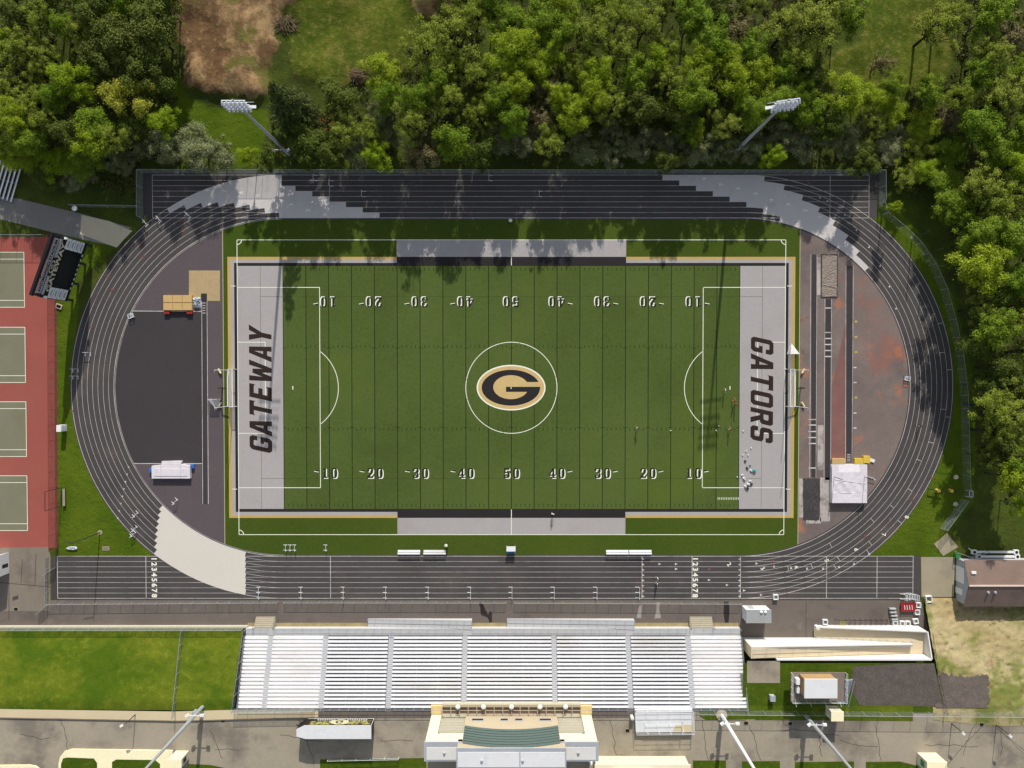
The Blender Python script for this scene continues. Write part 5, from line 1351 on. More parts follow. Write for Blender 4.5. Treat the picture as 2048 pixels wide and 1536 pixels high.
def sbtext(txt, size, u, z, off, mt, name, bold=.03):
    V, Fc = font_mesh(txt, size, bold); mb = MB()
    for v in V: mb.v.append(tuple(SB(u+v.x, z+v.y, off)))
    mb.f = Fc; mb.m = [0]*len(Fc); return mb.build(name, mt, scb)
M['gold_letter'] = mat('gold_letter', (.50,.48,.36)); M['silver_letter'] = mat('silver_letter', (.42,.40,.38))
V, Fc = font_mesh('GATEWAY', 1.7, .06); wtxt = max(v.x for v in V)-min(v.x for v in V)
mb = MB(); sc_ = Wd*.80/wtxt
for v in V: mb.v.append(tuple(SB(Wd/2+v.x*sc_, 9.15+v.y*.95, .07)))
mb.f = Fc; mb.m = [0]*len(Fc); mb.build('lettering', M['gold_letter'], scb)
V, Fc = font_mesh('ANTIMARINO STADIUM', 1.0, .03); wtxt = max(v.x for v in V)-min(v.x for v in V); sc_ = Wd*.84/wtxt; mb = MB()
for v in V: mb.v.append(tuple(SB(Wd/2+v.x*sc_, 11.27+v.y*1.0, -.08)))
mb.f = Fc; mb.m = [0]*len(Fc); mb.build('lettering', M['black'], scb)
em = MB(); em.face([SB(Wd/2+1.25*math.cos(R(a)), 10.35+.72*math.sin(R(a)), .09) for a in range(0,360,15)]); eo = em.build('emblem', M['gold_letter'], scb)
em = MB(); em.face([SB(Wd/2+1.0*math.cos(R(a)), 10.35+.55*math.sin(R(a)), .10) for a in range(0,360,15)]); em.build('emblem_oval', M['black'], eo)
V, Fc = font_mesh('G', .95, .04); mb = MB()
for v in V: mb.v.append(tuple(SB(Wd/2+v.x*1.3, 10.35+v.y, .11)))
mb.f = Fc; mb.m = [0]*len(Fc); mb.build('letter', M['silver_letter'], eo)
for px, py in ((187,491),(173,530),(163,571),(148,605)):
    p_ = P(px,py,0)
    t_ = (Vector((p_.x,p_.y,0))-org).dot(ux); t_ = max(.3,min(Wd-.3,t_)); q = SB(t_,0,-.45)
    MB().bar((q.x,q.y,-.2),(q.x,q.y,12.3),.42).build('post', M['dark_metal'], scb)
mb = MB()
for i in range(8): panel(mb, Wd*(.2+.08*i), Wd*(.2+.08*i)+.5, 2.6, 2.8, .06, .05)
mb.build('indicator', M['white_paint'], scb)
for u in (.02,.98):
    q = SB(Wd*u,0,.3); MB().box((q.x,q.y,9.6),(.4,.4,.5)).build('speaker', M['white_paint'], scb)

# ------------------------------------------------------------------ floodlight masts
M['lampgrey'] = mat('lampgrey', (.46,.48,.52), rough=.45, var=.1)
M['mast'] = mat('mast', (.34,.36,.37), rough=.5, var=.06, metal=.2)
def mast_proto(loc, label, face):
    o = thing('floodlight_mast', label, 'light mast', loc, 0, 'floodlight masts round the field')
    MB().tube([(0,0,-.3),(0,0,15),(0,0,29.4)], [.38,.28,.15], 10).build('pole', M['mast'], o, local=True)
    f = Vector((face[0],face[1],0)).normalized(); s = Vector((-f.y,f.x,0))
    for r_ in range(4):
        z = 26.2 + r_*.95
        mb = MB(); a = s*-1.9; mb.bar(tuple(a+Vector((0,0,z))), tuple(-a+Vector((0,0,z))), .14); ca_ = mb.build('crossarm', M['white_metal'], o, local=True)
        for i in range(6):
            c = s*lerp(-1.75,1.75,i/5) + f*.45 + Vector((0,0,z+.05)); mb = MB()
            mb.tube([tuple(c-f*.3+Vector((0,0,.18))), tuple(c+Vector((0,0,.05))), tuple(c+f*.35-Vector((0,0,.15)))], [.10,.19,.22], 8); mb.build('floodlight', M['lampgrey'], o, local=True)
    mb = MB(); mb.bar(tuple(s*-2.2+f*-.5+Vector((0,0,24.9))), tuple(s*2.2+f*-.5+Vector((0,0,24.9))), .5,.06); mb.bar(tuple(s*-2.2+f*-.9+Vector((0,0,25.9))), tuple(s*2.2+f*-.9+Vector((0,0,25.9))), .05); mb.build('service_platform', M['white_metal'], o, local=True)
    mb = MB(); mb.box((.35,-.3,2.6),(.5,.4,1.4)); mb.build('control_box', M['galv'], o, local=True)
    mb = MB(); mb.bar((-1.6,-.3,4.2),(1.0,-.3,4.2),.10); mb.bar((-.3,0,4.2),(-.3,-.6,4.2),.1); br_ = mb.build('bracket', M['white_metal'], o, local=True)
    for x_, rz in ((-1.8,0),(1.1,.6)): MB().box((x_,-.4,4.3),(.7,.42,.42),rz).build('speaker', M['white_paint'], o, local=True)
    return o
FD = (0,-1)
ml = P(578,309); m1 = mast_proto((ml.x,ml.y,0), 'tall grey floodlight mast rising from the trees on the left', FD)
ml = P(1466,308); copy_tree(m1, None, (ml.x,ml.y,0), R(8), label='tall grey floodlight mast rising from the trees on the right')
for (px, py, lab) in ((405,1414,'grey floodlight mast by the sidewalk at the foot of the grass bank'),(1612,1432,'grey floodlight mast below the camera platform'),(1443,1430,'pale floodlight mast on a round base behind the grandstand end')):
    q = P(px,py,ZP); c = copy_tree(m1, None, (q.x,q.y,ZP), R(180), label=lab)
    if 'pale' in lab:
        for ch in c.children:
            if ch.name.startswith('pole'): ch.data = ch.data.copy(); ch.data.materials[0] = M['white_metal']
        MB().lathe((0,0,0),[(1.1,-.05),(1.05,.25),(.5,.3)],18).build('base', M['concrete_pale'], c, local=True)
def lamp_post(px, py, z0, lab, h=6.5, d=(-.7,-.4)):
    q = P(px,py,z0); o = thing('lamp_post', lab, 'lamp post', (q.x,q.y,z0))
    MB().tube([(0,0,-.1),(0,0,h)], [.10,.06], 8).build('pole', M['dark_metal'], o, local=True)
    MB().tube([(0,0,h-.1),(d[0]*.5,d[1]*.5,h+.1),(d[0],d[1],h)], .05, 6).build('arm', M['dark_metal'], o, local=True)
    MB().box((d[0]*1.2,d[1]*1.2,h),(.7,.4,.18),math.atan2(d[1],d[0])).build('lamp', M['white_paint'], o, local=True); return o
lamp_post(271,1429,ZP,'lamp post on the sidewalk above the grass bank',3.5)
lamp_post(1903,1447,ZP,'lamp post on the plaza with a blue grey head',3.2,(.3,-.3))
lamp_post(1992,1450,ZP,'lamp post on the plaza under the crossing wires',3.6,(.3,-.3))
for (px,py,lab) in ((200,1065,'thin dark goal shaped post casting shadow beside the striped canoe shape'),):
    q = P(px,py); o = thing('slim_pole', 'slim dark pole on the grass inside the lower left bend', 'pole', (q.x,q.y,0)); MB().tube([(0,0,-.1),(0,0,9)], [.11,.07], 8).build('shaft', M['dark_metal'], o, local=True); MB().tube([(0,0,8.6),(-2.0,0,8.8)], .05, 6).build('arm', M['dark_metal'], o, local=True); MB().lathe((0,0,0),[(.5,-.02),(.48,.08)],12).build('footing', M['slab_tan'], o, local=True)
# ------------------------------------------------------------------ track and field equipment
hprot = None
def hurdle(px, py, ang, label, group, z=0.0):
    """standard hurdle: two uprights with feet behind, striped top bar; ang turns it (0: bar along y, feet to -x)"""
    global hprot
    q = P(px, py, z)
    if hprot is None:
        o = thing('hurdle', label, 'hurdle', (q.x,q.y,z), R(ang), group)
        w = 1.06
        for s in (-1,1):
            mb = MB(); mb.bar((0,s*w/2,.0),(0,s*w/2,1.0),.055); mb.build('upright', M['white_metal'], o, local=True)
            mb = MB(); mb.bar((.05,s*w/2,.04),(-.72,s*w/2,.04),.09,.06); mb.build('foot', M['white_metal'], o, local=True)
        mb = MB(); mb.box((0,0,1.0),(.05,w+.12,.11)); mb.build('top_bar', M['white_paint'], o, local=True)
        hprot = o; return o
    return copy_tree(hprot, None, (q.x,q.y,z), R(ang), label=label, group=group)
G1 = 'hurdles set out in two lanes of the near straight'
NTH = ['first','second','third','fourth','fifth','sixth','seventh','eighth','ninth','tenth']
for i, px in enumerate((520,604.5,688.5,773,857.5,941.5,1024,1108,1193,1277.5)):
    for j, py in enumerate((1179.5,1190.5)):
        hurdle(px, py, 0, f"white hurdle in the near straight's {'second outermost' if j==0 else 'outermost'} lane, {NTH[i]} of ten from the left", G1)
GI = 'hurdles standing singly round the track'
for (px,py,a,lab) in [(293,445,40,'white hurdle in the outermost lane at the upper left bend'),(320,438,40,'white hurdle near the start of the upper left pale zone'),(378,430,48,'white hurdle on dark lanes below the upper left pale zone'),
    (176,705,90,'white hurdle lying across the left bend inside the board shadow'),(151,738,90,'white hurdle at the outer edge of the left bend, upper of two'),(151,752,90,'white hurdle at the outer edge of the left bend, lower of two'),
    (352,1004,-42,'white hurdle on the left half moon below the white mat'),(273,1030,-45,'white hurdle on the lower left bend, uppermost of three'),(271,1058,-45,'white hurdle on the lower left bend, middle of three'),(268,1069,-45,'white hurdle on the lower left bend, lowest of three'),
    (629,356,180,'white hurdle at the outer edge of the far straight'),(660,367,180,'white hurdle on the far straight by the pale step'),(978,356,180,'white hurdle alone in the outer lane of the far straight'),(1078,388,180,'white hurdle in the middle lanes of the far straight'),(725,388,180,'white hurdle on the far straight amid tree shadow')]:
    hurdle(px,py,a,lab,GI)
for i,px in enumerate((571,580,589,651)):
    hurdle(px+3,1095,0,['white hurdle on the near touchline grass, first of three together','white hurdle on the near touchline grass, second of three together','white hurdle on the near touchline grass, third of three together','white hurdle standing apart on the near touchline grass'][i],'hurdles on the grass by the near straight')
# mats
M['mat_tan'] = mat('mat_tan', A(186,156,104), var=.05, fine=.06, scale=.8)
M['mat_white'] = mat('mat_white', A(206,200,204), var=.06, fine=.05, scale=.6, spots=[(A(178,170,176),.5,.5,.72,.5,3)], bump=.0)
def world_quad(px0,py0,px1,py1,z): a=P(px0,py0,z); b=P(px1,py1,z); return min(a.x,b.x),min(a.y,b.y),max(a.x,b.x),max(a.y,b.y)
x0,y0,x1,y1 = world_quad(326,590,384,621,.75)
o = thing('landing_mat', 'tan high jump mat of six cushions with dark red corner boxes', 'mat', ((x0+x1)/2,(y0+y1)/2,0))
for i in range(3):
    for j in range(2):
        a,b = lerp(x0,x1,i/3)+.02, lerp(x0,x1,(i+1)/3)-.02; c,d = lerp(y0,y1,j/2)+.02, lerp(y0,y1,(j+1)/2)-.02
        mb = MB(); mb.prism([(a,c),(b,c),(b,d),(a,d)], .02, .70); mb.prism([(a+.08,c+.08),(b-.08,c+.08),(b-.08,d-.08),(a+.08,d-.08)], .702, .77); mb.build('cushion', M['mat_tan'], o)
for xa in (x0+.3,x1-.9): MB().box((xa+.3,y0-.35,.30),(1.1,.6,.6)).build('corner_box', M['red_paint'], o)
x0,y0,x1,y1 = world_quad(303,922,380,957,.8)
o = thing('landing_mat', 'long white covered landing mat with blue ends on the left half moon', 'mat', ((x0+x1)/2,(y0+y1)/2,0))
mb = MB(); mb.prism([(x0,y0),(x1,y0),(x1,y1-.9),(x1-1.9,y1-.7),(x0+1.9,y1-.8),(x0,y1-1.0)], .0, .80); mb.prism([(x0+1.95,y1-.75),(x1-1.9,y1-.65),(x1-1.7,y1),(x0+1.95,y1-.1)], 0, .66); mb.prism([(x0+.5,y0+.5),(x1-.5,y0+.5),(x1-.6,y1-1.6),(x0+.6,y1-1.5)], .801, .88); cv = mb.build('cover', M['mat_white'], o)
mb = MB(); mb.bar((x0+1.9,y0+.05,.89),(x0+1.9,y1-.9,.89),.05,.03); mb.bar((x1-1.9,y0+.05,.89),(x1-1.9,y1-.9,.89),.05,.03); mb.build('cover_seam', M['grey_metal'], cv)
for xx,s in ((x0-.35,-1),(x1+.35,1)):
    mb = MB(); mb.box((xx,y0+(1.6 if s<0 else 2.4),.30),(.6,.8,.5)); mb.build('stand_base', M['blue_plastic'], o)
    mb = MB(); mb.bar((xx,y0+(1.6 if s<0 else 2.4),0),(xx,y0+(1.6 if s<0 else 2.4),1.6),.05); mb.build('upright', M['dark_metal'], o)
x0,y0,x1,y1 = world_quad(1664,929,1734,1006,1.0)
o = thing('vault_mat', 'big pale covered pole vault mat with yellow front pads', 'mat', ((x0+x1)/2,(y0+y1)/2,0))
mb = MB(); NX=18; NY=20
hh = np.array([[1.0+.05*math.sin(i*1.3+j*.5)*((.25<j/NY<.55))-.25*(j>NY*.8 and .2<i/NX<.8)*((j-NY*.8)/(NY*.2)) for i in range(NX+1)] for j in range(NY+1)]) + rng.normal(size=(NY+1,NX+1))*.006
for j in range(NY+1):
    for i in range(NX+1): mb.v.append((lerp(x0,x1,i/NX), lerp(y0,y1,j/NY), hh[j][i]))
for j in range(NY):
    for i in range(NX): a=j*(NX+1)+i; mb.f.append((a,a+1,a+NX+2,a+NX+1)); mb.m.append(0)
mb.prism([(x0,y0),(x1,y0),(x1,y1),(x0,y1)], 0, .72); cv = mb.build('cover', M['mat_white'], o)
mb = MB(); mb.bar((x0+.3,lerp(y0,y1,.62),1.06),(x1-.1,lerp(y0,y1,.50),1.06),.04,.03); mb.bar((x0+1.8,lerp(y0,y1,.26),1.04),(x0+4.0,lerp(y0,y1,.255),1.04),.04,.03); mb.build('cover_seam', M['white_metal'], cv)
for xa,xb in ((1664,1690),(1709,1729)):
    a=P(xa,923,.6); b=P(xb,923,.6); MB().prism([(a.x,y1+.02),(b.x,y1+.02),(b.x,y1+1.15),(a.x,y1+1.15)], 0, .72).build('front_pad', M['yellow_pad'] if xa>1700 else M['mat_tan'], o)
a=P(1727,917,.6); mb=MB(); mb.box((a.x+.6,a.y-.2,.4),(1.3,1.4,.8)); mb.build('front_pad', M['yellow_pad'], o)
for xx in (x0+.45,x1-.55):
    mb = MB(); mb.bar((xx,lerp(y0,y1,.68),0),(xx,lerp(y0,y1,.68),4.6),.10); mb.bar((xx-.4,lerp(y0,y1,.68),.05),(xx+.4,lerp(y0,y1,.68),.05),.3,.1); mb.build('standard', M['dark_metal'], o)
a=P(1745,921,.3); o=thing('box_cover','small white lid lying beside the yellow vault pads','lid',(a.x,a.y,0)); MB().box((a.x,a.y,.12),(1.0,.65,.2),-.35).build('lid',M['white_paint'],o)
a=P(1742,958,.5); o=thing('steel_rack','low white steel rack at the right side of the vault mat','rack',(a.x,a.y,0)); mb=MB(); mb.bar((a.x-1.0,a.y+.3,.5),(a.x+1.0,a.y-.2,.5),.07); mb.bar((a.x-1.0,a.y+.6,.2),(a.x+.8,a.y+.1,.2),.06)
for i in range(4): mb.bar((a.x-.8+i*.5,a.y+.3-i*.12,0),(a.x-.8+i*.5,a.y+.3-i*.12,.5),.05)
mb.build('frame',M['white_metal'],o)
# crumpled silver tarpaulin over the vault box
def tarp(name, label, cat, px0,py0,px1,py1, hmax, mt, seed=1):
    r_ = np.random.default_rng(seed); x0,y0,x1,y1 = world_quad(px0,py0,px1,py1,.2)
    n=12; mb=MB(); cx,cy=(x0+x1)/2,(y0+y1)/2
    for j in range(n+1):
        for i in range(n+1):
            u,v=i/n,j/n; ed=min(u,1-u,v,1-v)*4; z=.02+min(1,ed)*hmax*r_.uniform(.25,1)
            mb.v.append((lerp(x0,x1,u)+r_.normal()*.06, lerp(y0,y1,v)+r_.normal()*.06, z))
    for j in range(n):
        for i in range(n): a=j*(n+1)+i; mb.f.append((a,a+1,a+n+2,a+n+1)); mb.m.append(0)
    o=mb.build(name,mt); tag(o,label,cat); return o
tarp('tarpaulin','crumpled silver tarpaulin heap by the tan landing pad','tarpaulin',385,594,402,616,.8,mat('silver_tarp',(.42,.45,.48),rough=.35,var=.4,scale=2,metal=.3))
tarp('pit_cover','black wrinkled cover over the lower long jump pit','cover',1607,957,1640,1041,.22,mat('cover_black',A(66,62,62),rough=.5,var=.2),4)
x0,y0,x1,y1 = world_quad(1643,509,1674,594,0)
o = thing('sand_pit','long jump pit of trampled sand with a broken dark rim','sand pit',((x0+x1)/2,(y0+y1)/2,0))
n=14; mb=MB(); r_=np.random.default_rng(9)
for j in range(3*n+1):
    for i in range(n+1): mb.v.append((lerp(x0,x1,i/n),lerp(y0,y1,j/(3*n)),.02+r_.uniform(0,.09)))
for j in range(3*n):
    for i in range(n): a=j*(n+1)+i; mb.f.append((a,a+1,a+n+2,a+n+1)); mb.m.append(0)
mb.build('sand',M['sand'],o)
mb=MB()
for (a,b) in (((x0,y0),(x1,y0)),((x1,y0),(x1,y1)),((x1,y1),(x0,y1)),((x0,y1),(x0,y0))): mb.bar((*a,.05),(*b,.05),.16,.16)
mb.build('rim',mat('rim_worn',A(70,62,58),var=.3,scale=1.2,spots=[(A(150,140,130),.8,.55,.7,.7,3)]),o)
mb=MB(); mb.bar((x0+.3,lerp(y0,y1,.3),.14),(x1-.1,lerp(y0,y1,.22),.14),.12,.04); mb.build('rake_pole',M['chalk'],o)
# goals: soccer goal with goal post, on each end line
M['pad_pale'] = mat('pad_pale',(.62,.60,.30))
M['goal_net'] = net_mat('goal_net',(.62,.63,.62),.30)
for s in (-1,1):
    xg = FC.x + s*(EX+.2)
    o = thing('soccer_goal', 'white soccer goal with net on the %s end line'%('lettered left' if s<0 else 'lettered right'), 'goal', (xg,FC.y,0))
    yo = 0 if s<0 else -.6*0
    for t in (-1,1): MB().bar((xg,FC.y+t*3.72,0),(xg,FC.y+t*3.72,2.44),.12).build('upright',M['white_metal'],o)
    MB().bar((xg,FC.y-3.78,2.44),(xg,FC.y+3.78,2.44),.13).build('crossbar',M['white_metal'],o)
    mb=MB(); bk=xg+s*1.9; tp=xg+s*.8
    for t in (-1,1): mb.bar((xg,FC.y+t*3.72,.05),(bk,FC.y+t*3.72,.05),.08); mb.bar((xg,FC.y+t*3.72,2.44),(tp,FC.y+t*3.72,2.4),.08); mb.bar((tp,FC.y+t*3.72,2.4),(bk,FC.y+t*3.72,.05),.07)
    mb.bar((bk,FC.y-3.72,.05),(bk,FC.y+3.72,.05),.08); mb.bar((tp,FC.y-3.72,2.4),(tp,FC.y+3.72,2.4),.07); mb.build('back_frame',M['white_metal'],o)
    mb=MB(); mb.face([(xg,FC.y-3.7,2.42),(xg,FC.y+3.7,2.42),(tp,FC.y+3.7,2.38),(tp,FC.y-3.7,2.38)]); mb.face([(tp,FC.y-3.7,2.38),(tp,FC.y+3.7,2.38),(bk,FC.y+3.7,.06),(bk,FC.y-3.7,.06)])
    for t in (-1,1): mb.face([(xg,FC.y+t*3.71,.05),(bk,FC.y+t*3.71,.06),(tp,FC.y+t*3.71,2.38),(xg,FC.y+t*3.71,2.42)])
    mb.build('net',M['goal_net'],o)
    xp = FC.x + s*(EX+.9)
    o = thing('goal_post','white football goal post with gooseneck arm behind the %s goal'%('left' if s<0 else 'right'),'goal post',(xp+s*2,FC.y,0))
    MB().tube([(xp+s*2.2,FC.y,-.2),(xp+s*2.2,FC.y,2.0),(xp+s*1.8,FC.y,2.8),(xp+s*.2,FC.y,3.05)],[.16,.15,.13,.11],10).build('gooseneck',M['dark_metal'],o)
    MB().bar((xp,FC.y-3.56,3.05),(xp,FC.y+3.56,3.05),.15).build('crossbar',M['white_metal'],o)
    for t in (-1,1):
        MB().tube([(xp,FC.y+t*3.56,3.0),(xp,FC.y+t*3.56,9.4)],.055,8).build('upright',M['white_metal'],o)
        MB().bar((xp,FC.y+t*3.56,9.4),(xp-.05,FC.y+t*3.56-.5,9.2),.05,.02).build('wind_ribbon',M['white_paint'],o)
        mb=MB(); c=Vector((xp+s*2.6,FC.y+t*3.4,.35)); mb.tube([tuple(c+Vector((-.2*s,-t*.5,0))),tuple(c+Vector((.3*s,t*.4,0)))],.20,10); mb.build('pad',M['pad_pale'],o)
for (px,py,a,lab) in ((430,806,0,'white triangular net goal on the left half moon'),(1585,700,180,'white triangular net goal by the right end zone corner')):
    q=P(px,py,.5); o=thing('lacrosse_goal',lab,'goal',(q.x,q.y,0),R(a))
    w_,h_,d_=1.83,1.83,2.1; y_=-.9 if a==0 else -.9
    mb=MB(); mb.bar((-w_/2,.8,0),(-w_/2,.8,h_),.06); mb.bar((w_/2,.8,0),(w_/2,.8,h_),.06); mb.bar((-w_/2,.8,h_),(w_/2,.8,h_),.06); mb.bar((-w_/2,.8,.03),(0,.8-d_,.03),.06); mb.bar((w_/2,.8,.03),(0,.8-d_,.03),.06); mb.build('frame',M['white_metal'],o,local=True)
    mb=MB(); mb.face([(-w_/2,.8,h_),(w_/2,.8,h_),(0,.8-d_,.03)]); mb.face([(-w_/2,.8,0),(-w_/2,.8,h_),(0,.8-d_,.03)]); mb.face([(w_/2,.8,h_),(w_/2,.8,0),(0,.8-d_,.03)]); mb.build('net',net_mat('thick_net_%d'%a,(.68,.66,.66),.62),o,local=True)
# benches along the near touchline
bprot=None
for (pa,pb,lab) in ((795,841,'white team bench on the near touchline, left one of the close pair'),(847,892,'white team bench on the near touchline, right one of the close pair'),(1212,1257,'white team bench, left half of the joined pair near the right'),(1258,1303,'white team bench, right half of the joined pair near the right')):
    q=P((pa+pb)/2,1105,.45)
    if bprot is None:
        o=thing('team_bench',lab,'bench',(q.x,q.y,0),0,'team benches along the near touchline'); bprot=o; L=4.5
        MB().box((0,.28,.45),(L,.45,.06)).build('seat',M['bench_alu'],o,local=True)
        MB().box((0,-.12,.80),(L,.34,.05)).build('backrest',M['bench_alu'],o,local=True)
        for x_ in (-1.9,0,1.9):
            mb=MB(); mb.bar((x_,.4,0),(x_,.28,.44),.06); mb.bar((x_,-.3,0),(x_,-.12,.8),.06); mb.bar((x_,.4,.42),(x_,-.2,.42),.05); mb.build('leg',M['grey_metal'],o,local=True)
    else: copy_tree(bprot,None,(q.x,q.y,0),label=lab)
q=P(1022,1098,1.0); o=thing('drinks_cart','white topped drinks cart with blue coolers at midfield touchline','cart',(q.x,q.y,0))
MB().box((q.x,q.y+.1,1.35),(1.8,1.0,.08)).build('canopy',M['white_paint'],o); MB().box((q.x,q.y-.4,.55),(1.6,1.0,.1)).build('tray',M['dark_metal'],o)
for i in range(3): MB().lathe((q.x-.5+i*.5,q.y-.75,.6),[(.2,0),(.22,.45),(.15,.5)],10).build('cooler',M['blue_plastic'],o)
for x_ in (-.8,.8):
    for y_ in (-.8,.5): MB().bar((q.x+x_,q.y+y_,0),(q.x+x_,q.y+y_,1.32),.06).build('leg',M['grey_metal'],o)
def barrel(px,py,lab,z=0,h=1.0,r=.32,mt=None):
    q=P(px,py,z); o=thing('litter_barrel',lab,'barrel',(q.x,q.y,z)); MB().lathe((0,0,0),[(r,0),(r*1.05,h*.5),(r,h)],14).build('drum',mt or M['dark_metal'],o,local=True); MB().lathe((0,0,h+.003),[(r*1.08,0),(r*1.05,.08),(r*.5,.16)],14).build('lid',mat('lid_cream',(.62,.60,.48)),o,local=True)
barrel(893,1089,'cream lidded litter barrel beside the paired team benches')
barrel(1021,442,'pale lidded barrel on the inner edge of the far straight',0,.6,.35)
barrel(1263,1432,'white drum behind the grandstand near the pale platform',ZP,1.1,.34,M['white_paint'])
barrel(1632,1253,'white drum at the start of the ramp wall',0,1.0,.42,M['white_paint'])
# right end zone clutter
def ball(px,py,lab,r=.12,mt=None):
    q=P(px,py); o=MB().lathe((q.x,q.y,.03),[(r*.4,0),(r*.85,r*.4),(r,r),(r*.85,r*1.6),(r*.4,r*1.95)],10).build('ball',mt or M['white_paint'],smooth=True); tag(o,lab,'ball','loose balls near the right end zone'); return o
for (px,py,lab) in ((1341,861,'white ball alone on the hash marks outside the penalty arc'),(1432,861,'white ball at the edge of the mast shadow on the hash marks'),(1437,852,'small white ball just above the one in the mast shadow'),(1486,862,'white ball on the grey end zone under the letters'),(1502,896,'white ball below the final letter, highest of the scatter'),(1492,902,'white ball in the scatter, second from the top'),(1496,910,'white ball in the scatter, third from the top'),(1474,954,'pale ball on the turf just outside the grey end zone'),(1571,738,'white ball near the right hand goal post'),(1485,910,'dark ring shaped ball at the left of the scatter')): ball(px,py,lab)
def bag(px,py,lab,mt,rz=0.3,s=1.0):
    q=P(px,py); o=thing('sports_bag',lab,'bag',(q.x,q.y,0),rz,'bags left on the right end zone')
    mb=MB(); mb.prism([(-.28*s,-.16*s),(.28*s,-.16*s),(.28*s,.16*s),(-.28*s,.16*s)],0,.2*s); mb.prism([(-.24*s,-.12*s),(.24*s,-.12*s),(.24*s,.12*s),(-.24*s,.12*s)],.2*s,.3*s); mb.build('body',mt,o,local=True)
    mb=MB(); mb.tube([(-.18*s,0,.28*s),(0,0,.42*s),(.18*s,0,.28*s)],.025,6); mb.build('strap',M['dark_metal'],o,local=True)
for (px,py,lab,mt,sz_) in ((1508,941,'teal sports bag on the end zone beside a white bag',M['teal_cloth'],1.3),(1502,941,'white bag just left of the teal sports bag',M['white_paint'],.9),(1484,950,'white bag near the end zone edge, highest of the white ones',M['white_paint'],.8),(1488,957,'white bag near the end zone edge, second highest',M['white_paint'],1.1),(1500,962,'small white bag beside a dark backpack',M['white_paint'],.8),(1496,968,'white bag left of the dark backpack',M['white_paint'],1.2),(1491,973,'white bag lying on the white box line',M['white_paint'],1.1),(1502,968,'dark backpack between white bags',M['black'],1.0),(1494,976,'black round backpack on the white box line',M['black'],1.1),(1490,922,'small dark bag in the middle of the scatter',M['dark_metal'],.8),(1494,936,'small dark bag left of the teal sports bag',M['dark_metal'],.9),(1500,930,'small grey bag above the teal sports bag',M['grey_metal'],.7)):
    bag(px,py,lab,mt,random.uniform(-1,1),sz_)
# ------------------------------------------------------------------ trailer
tz=ZP; a=P(612,1434.5,tz); b=P(749,1433,tz); L=b.x-a.x
o=thing('trailer','long white roofed trailer with black and gold decorated side','trailer',((a.x+b.x)/2,a.y-1.2,tz))
yf=a.y; Wt=2.6; h=3.2; xa,xb=a.x+.6,b.x
q=[(xa,yf),(xb,yf),(xb,yf-Wt),(xa+.2,yf-Wt),(xa-1.5,yf-Wt*.82),(xa-1.5,yf-Wt*.28)]
MB().prism(q,tz+.55,tz+h,0).build('body',M['black'],o)
MB().prism([(x,y) for x,y in q],tz+h+.003,tz+h+.10).build('roof',M['roof_pale'],o)
M['gold_paint']=mat('gold_paint',(.26,.24,.06),spots=[((.02,.02,.02),1.1,.46,.56,.95,3),((.5,.48,.36),1.9,.6,.68,.8,8)]); 
mb=MB(); mb.face([(xa+1,yf+.02,tz+1.6),(xb-.3,yf+.02,tz+1.3),(xb-.3,yf+.02,tz+2.9),(xa+.4,yf+.02,tz+3.0)]); dc=mb.build('decoration',M['gold_paint'],o)
mb=MB(); mb.face([((xa+xb)/2+1.8*math.cos(R(t)),yf+.03,tz+1.9+1.0*math.sin(R(t))) for t in range(0,360,15)]); em=mb.build('emblem',mat('gold_pale',(.45,.42,.26)),dc)
V,Fc=font_mesh('G',1.6,.05); mb=MB()
for v in V: mb.v.append(((xa+xb)/2-v.x*-1.3,yf+.04,tz+1.9+v.y))
mb.f=Fc; mb.m=[0]*len(Fc); mb.build('letter',M['black'],em)
mb=MB()
for i in range(22):
    if 8<i<13: continue
    x_=lerp(xa+2,xb-1.5,i/21); mb.face([(x_,yf+.03,tz+1.0),(x_+.28,yf+.03,tz+1.0),(x_+.28,yf+.03,tz+1.25),(x_,yf+.03,tz+1.25)])
mb.build('print',M['white_paint'],dc)
mb=MB(); mb.bar((xa,yf+.03,tz+.62),(xb,yf+.03,tz+.62),.06); mb.bar((xb,yf+.03,tz+.6),(xb,yf+.03,tz+h),.06); mb.build('trim',M['white_paint'],o)
for x_ in (xa+8.2,xa+9.3):
    for y_ in (yf-.15,yf-Wt+.15): w_=MB().tube([(x_,y_-.12,tz+.42),(x_,y_+.12,tz+.42)],.42,14).build('wheel',M['black'],o); MB().tube([(x_,y_-.13,tz+.42),(x_,y_+.13,tz+.42)],.22,10).build('rim',M['galv'],w_)
mb=MB(); mb.bar((xa-1.4,yf-Wt/2,tz+.5),(xa-2.4,yf-Wt/2,tz+.45),.16); mb.build('hitch',M['dark_metal'],o)
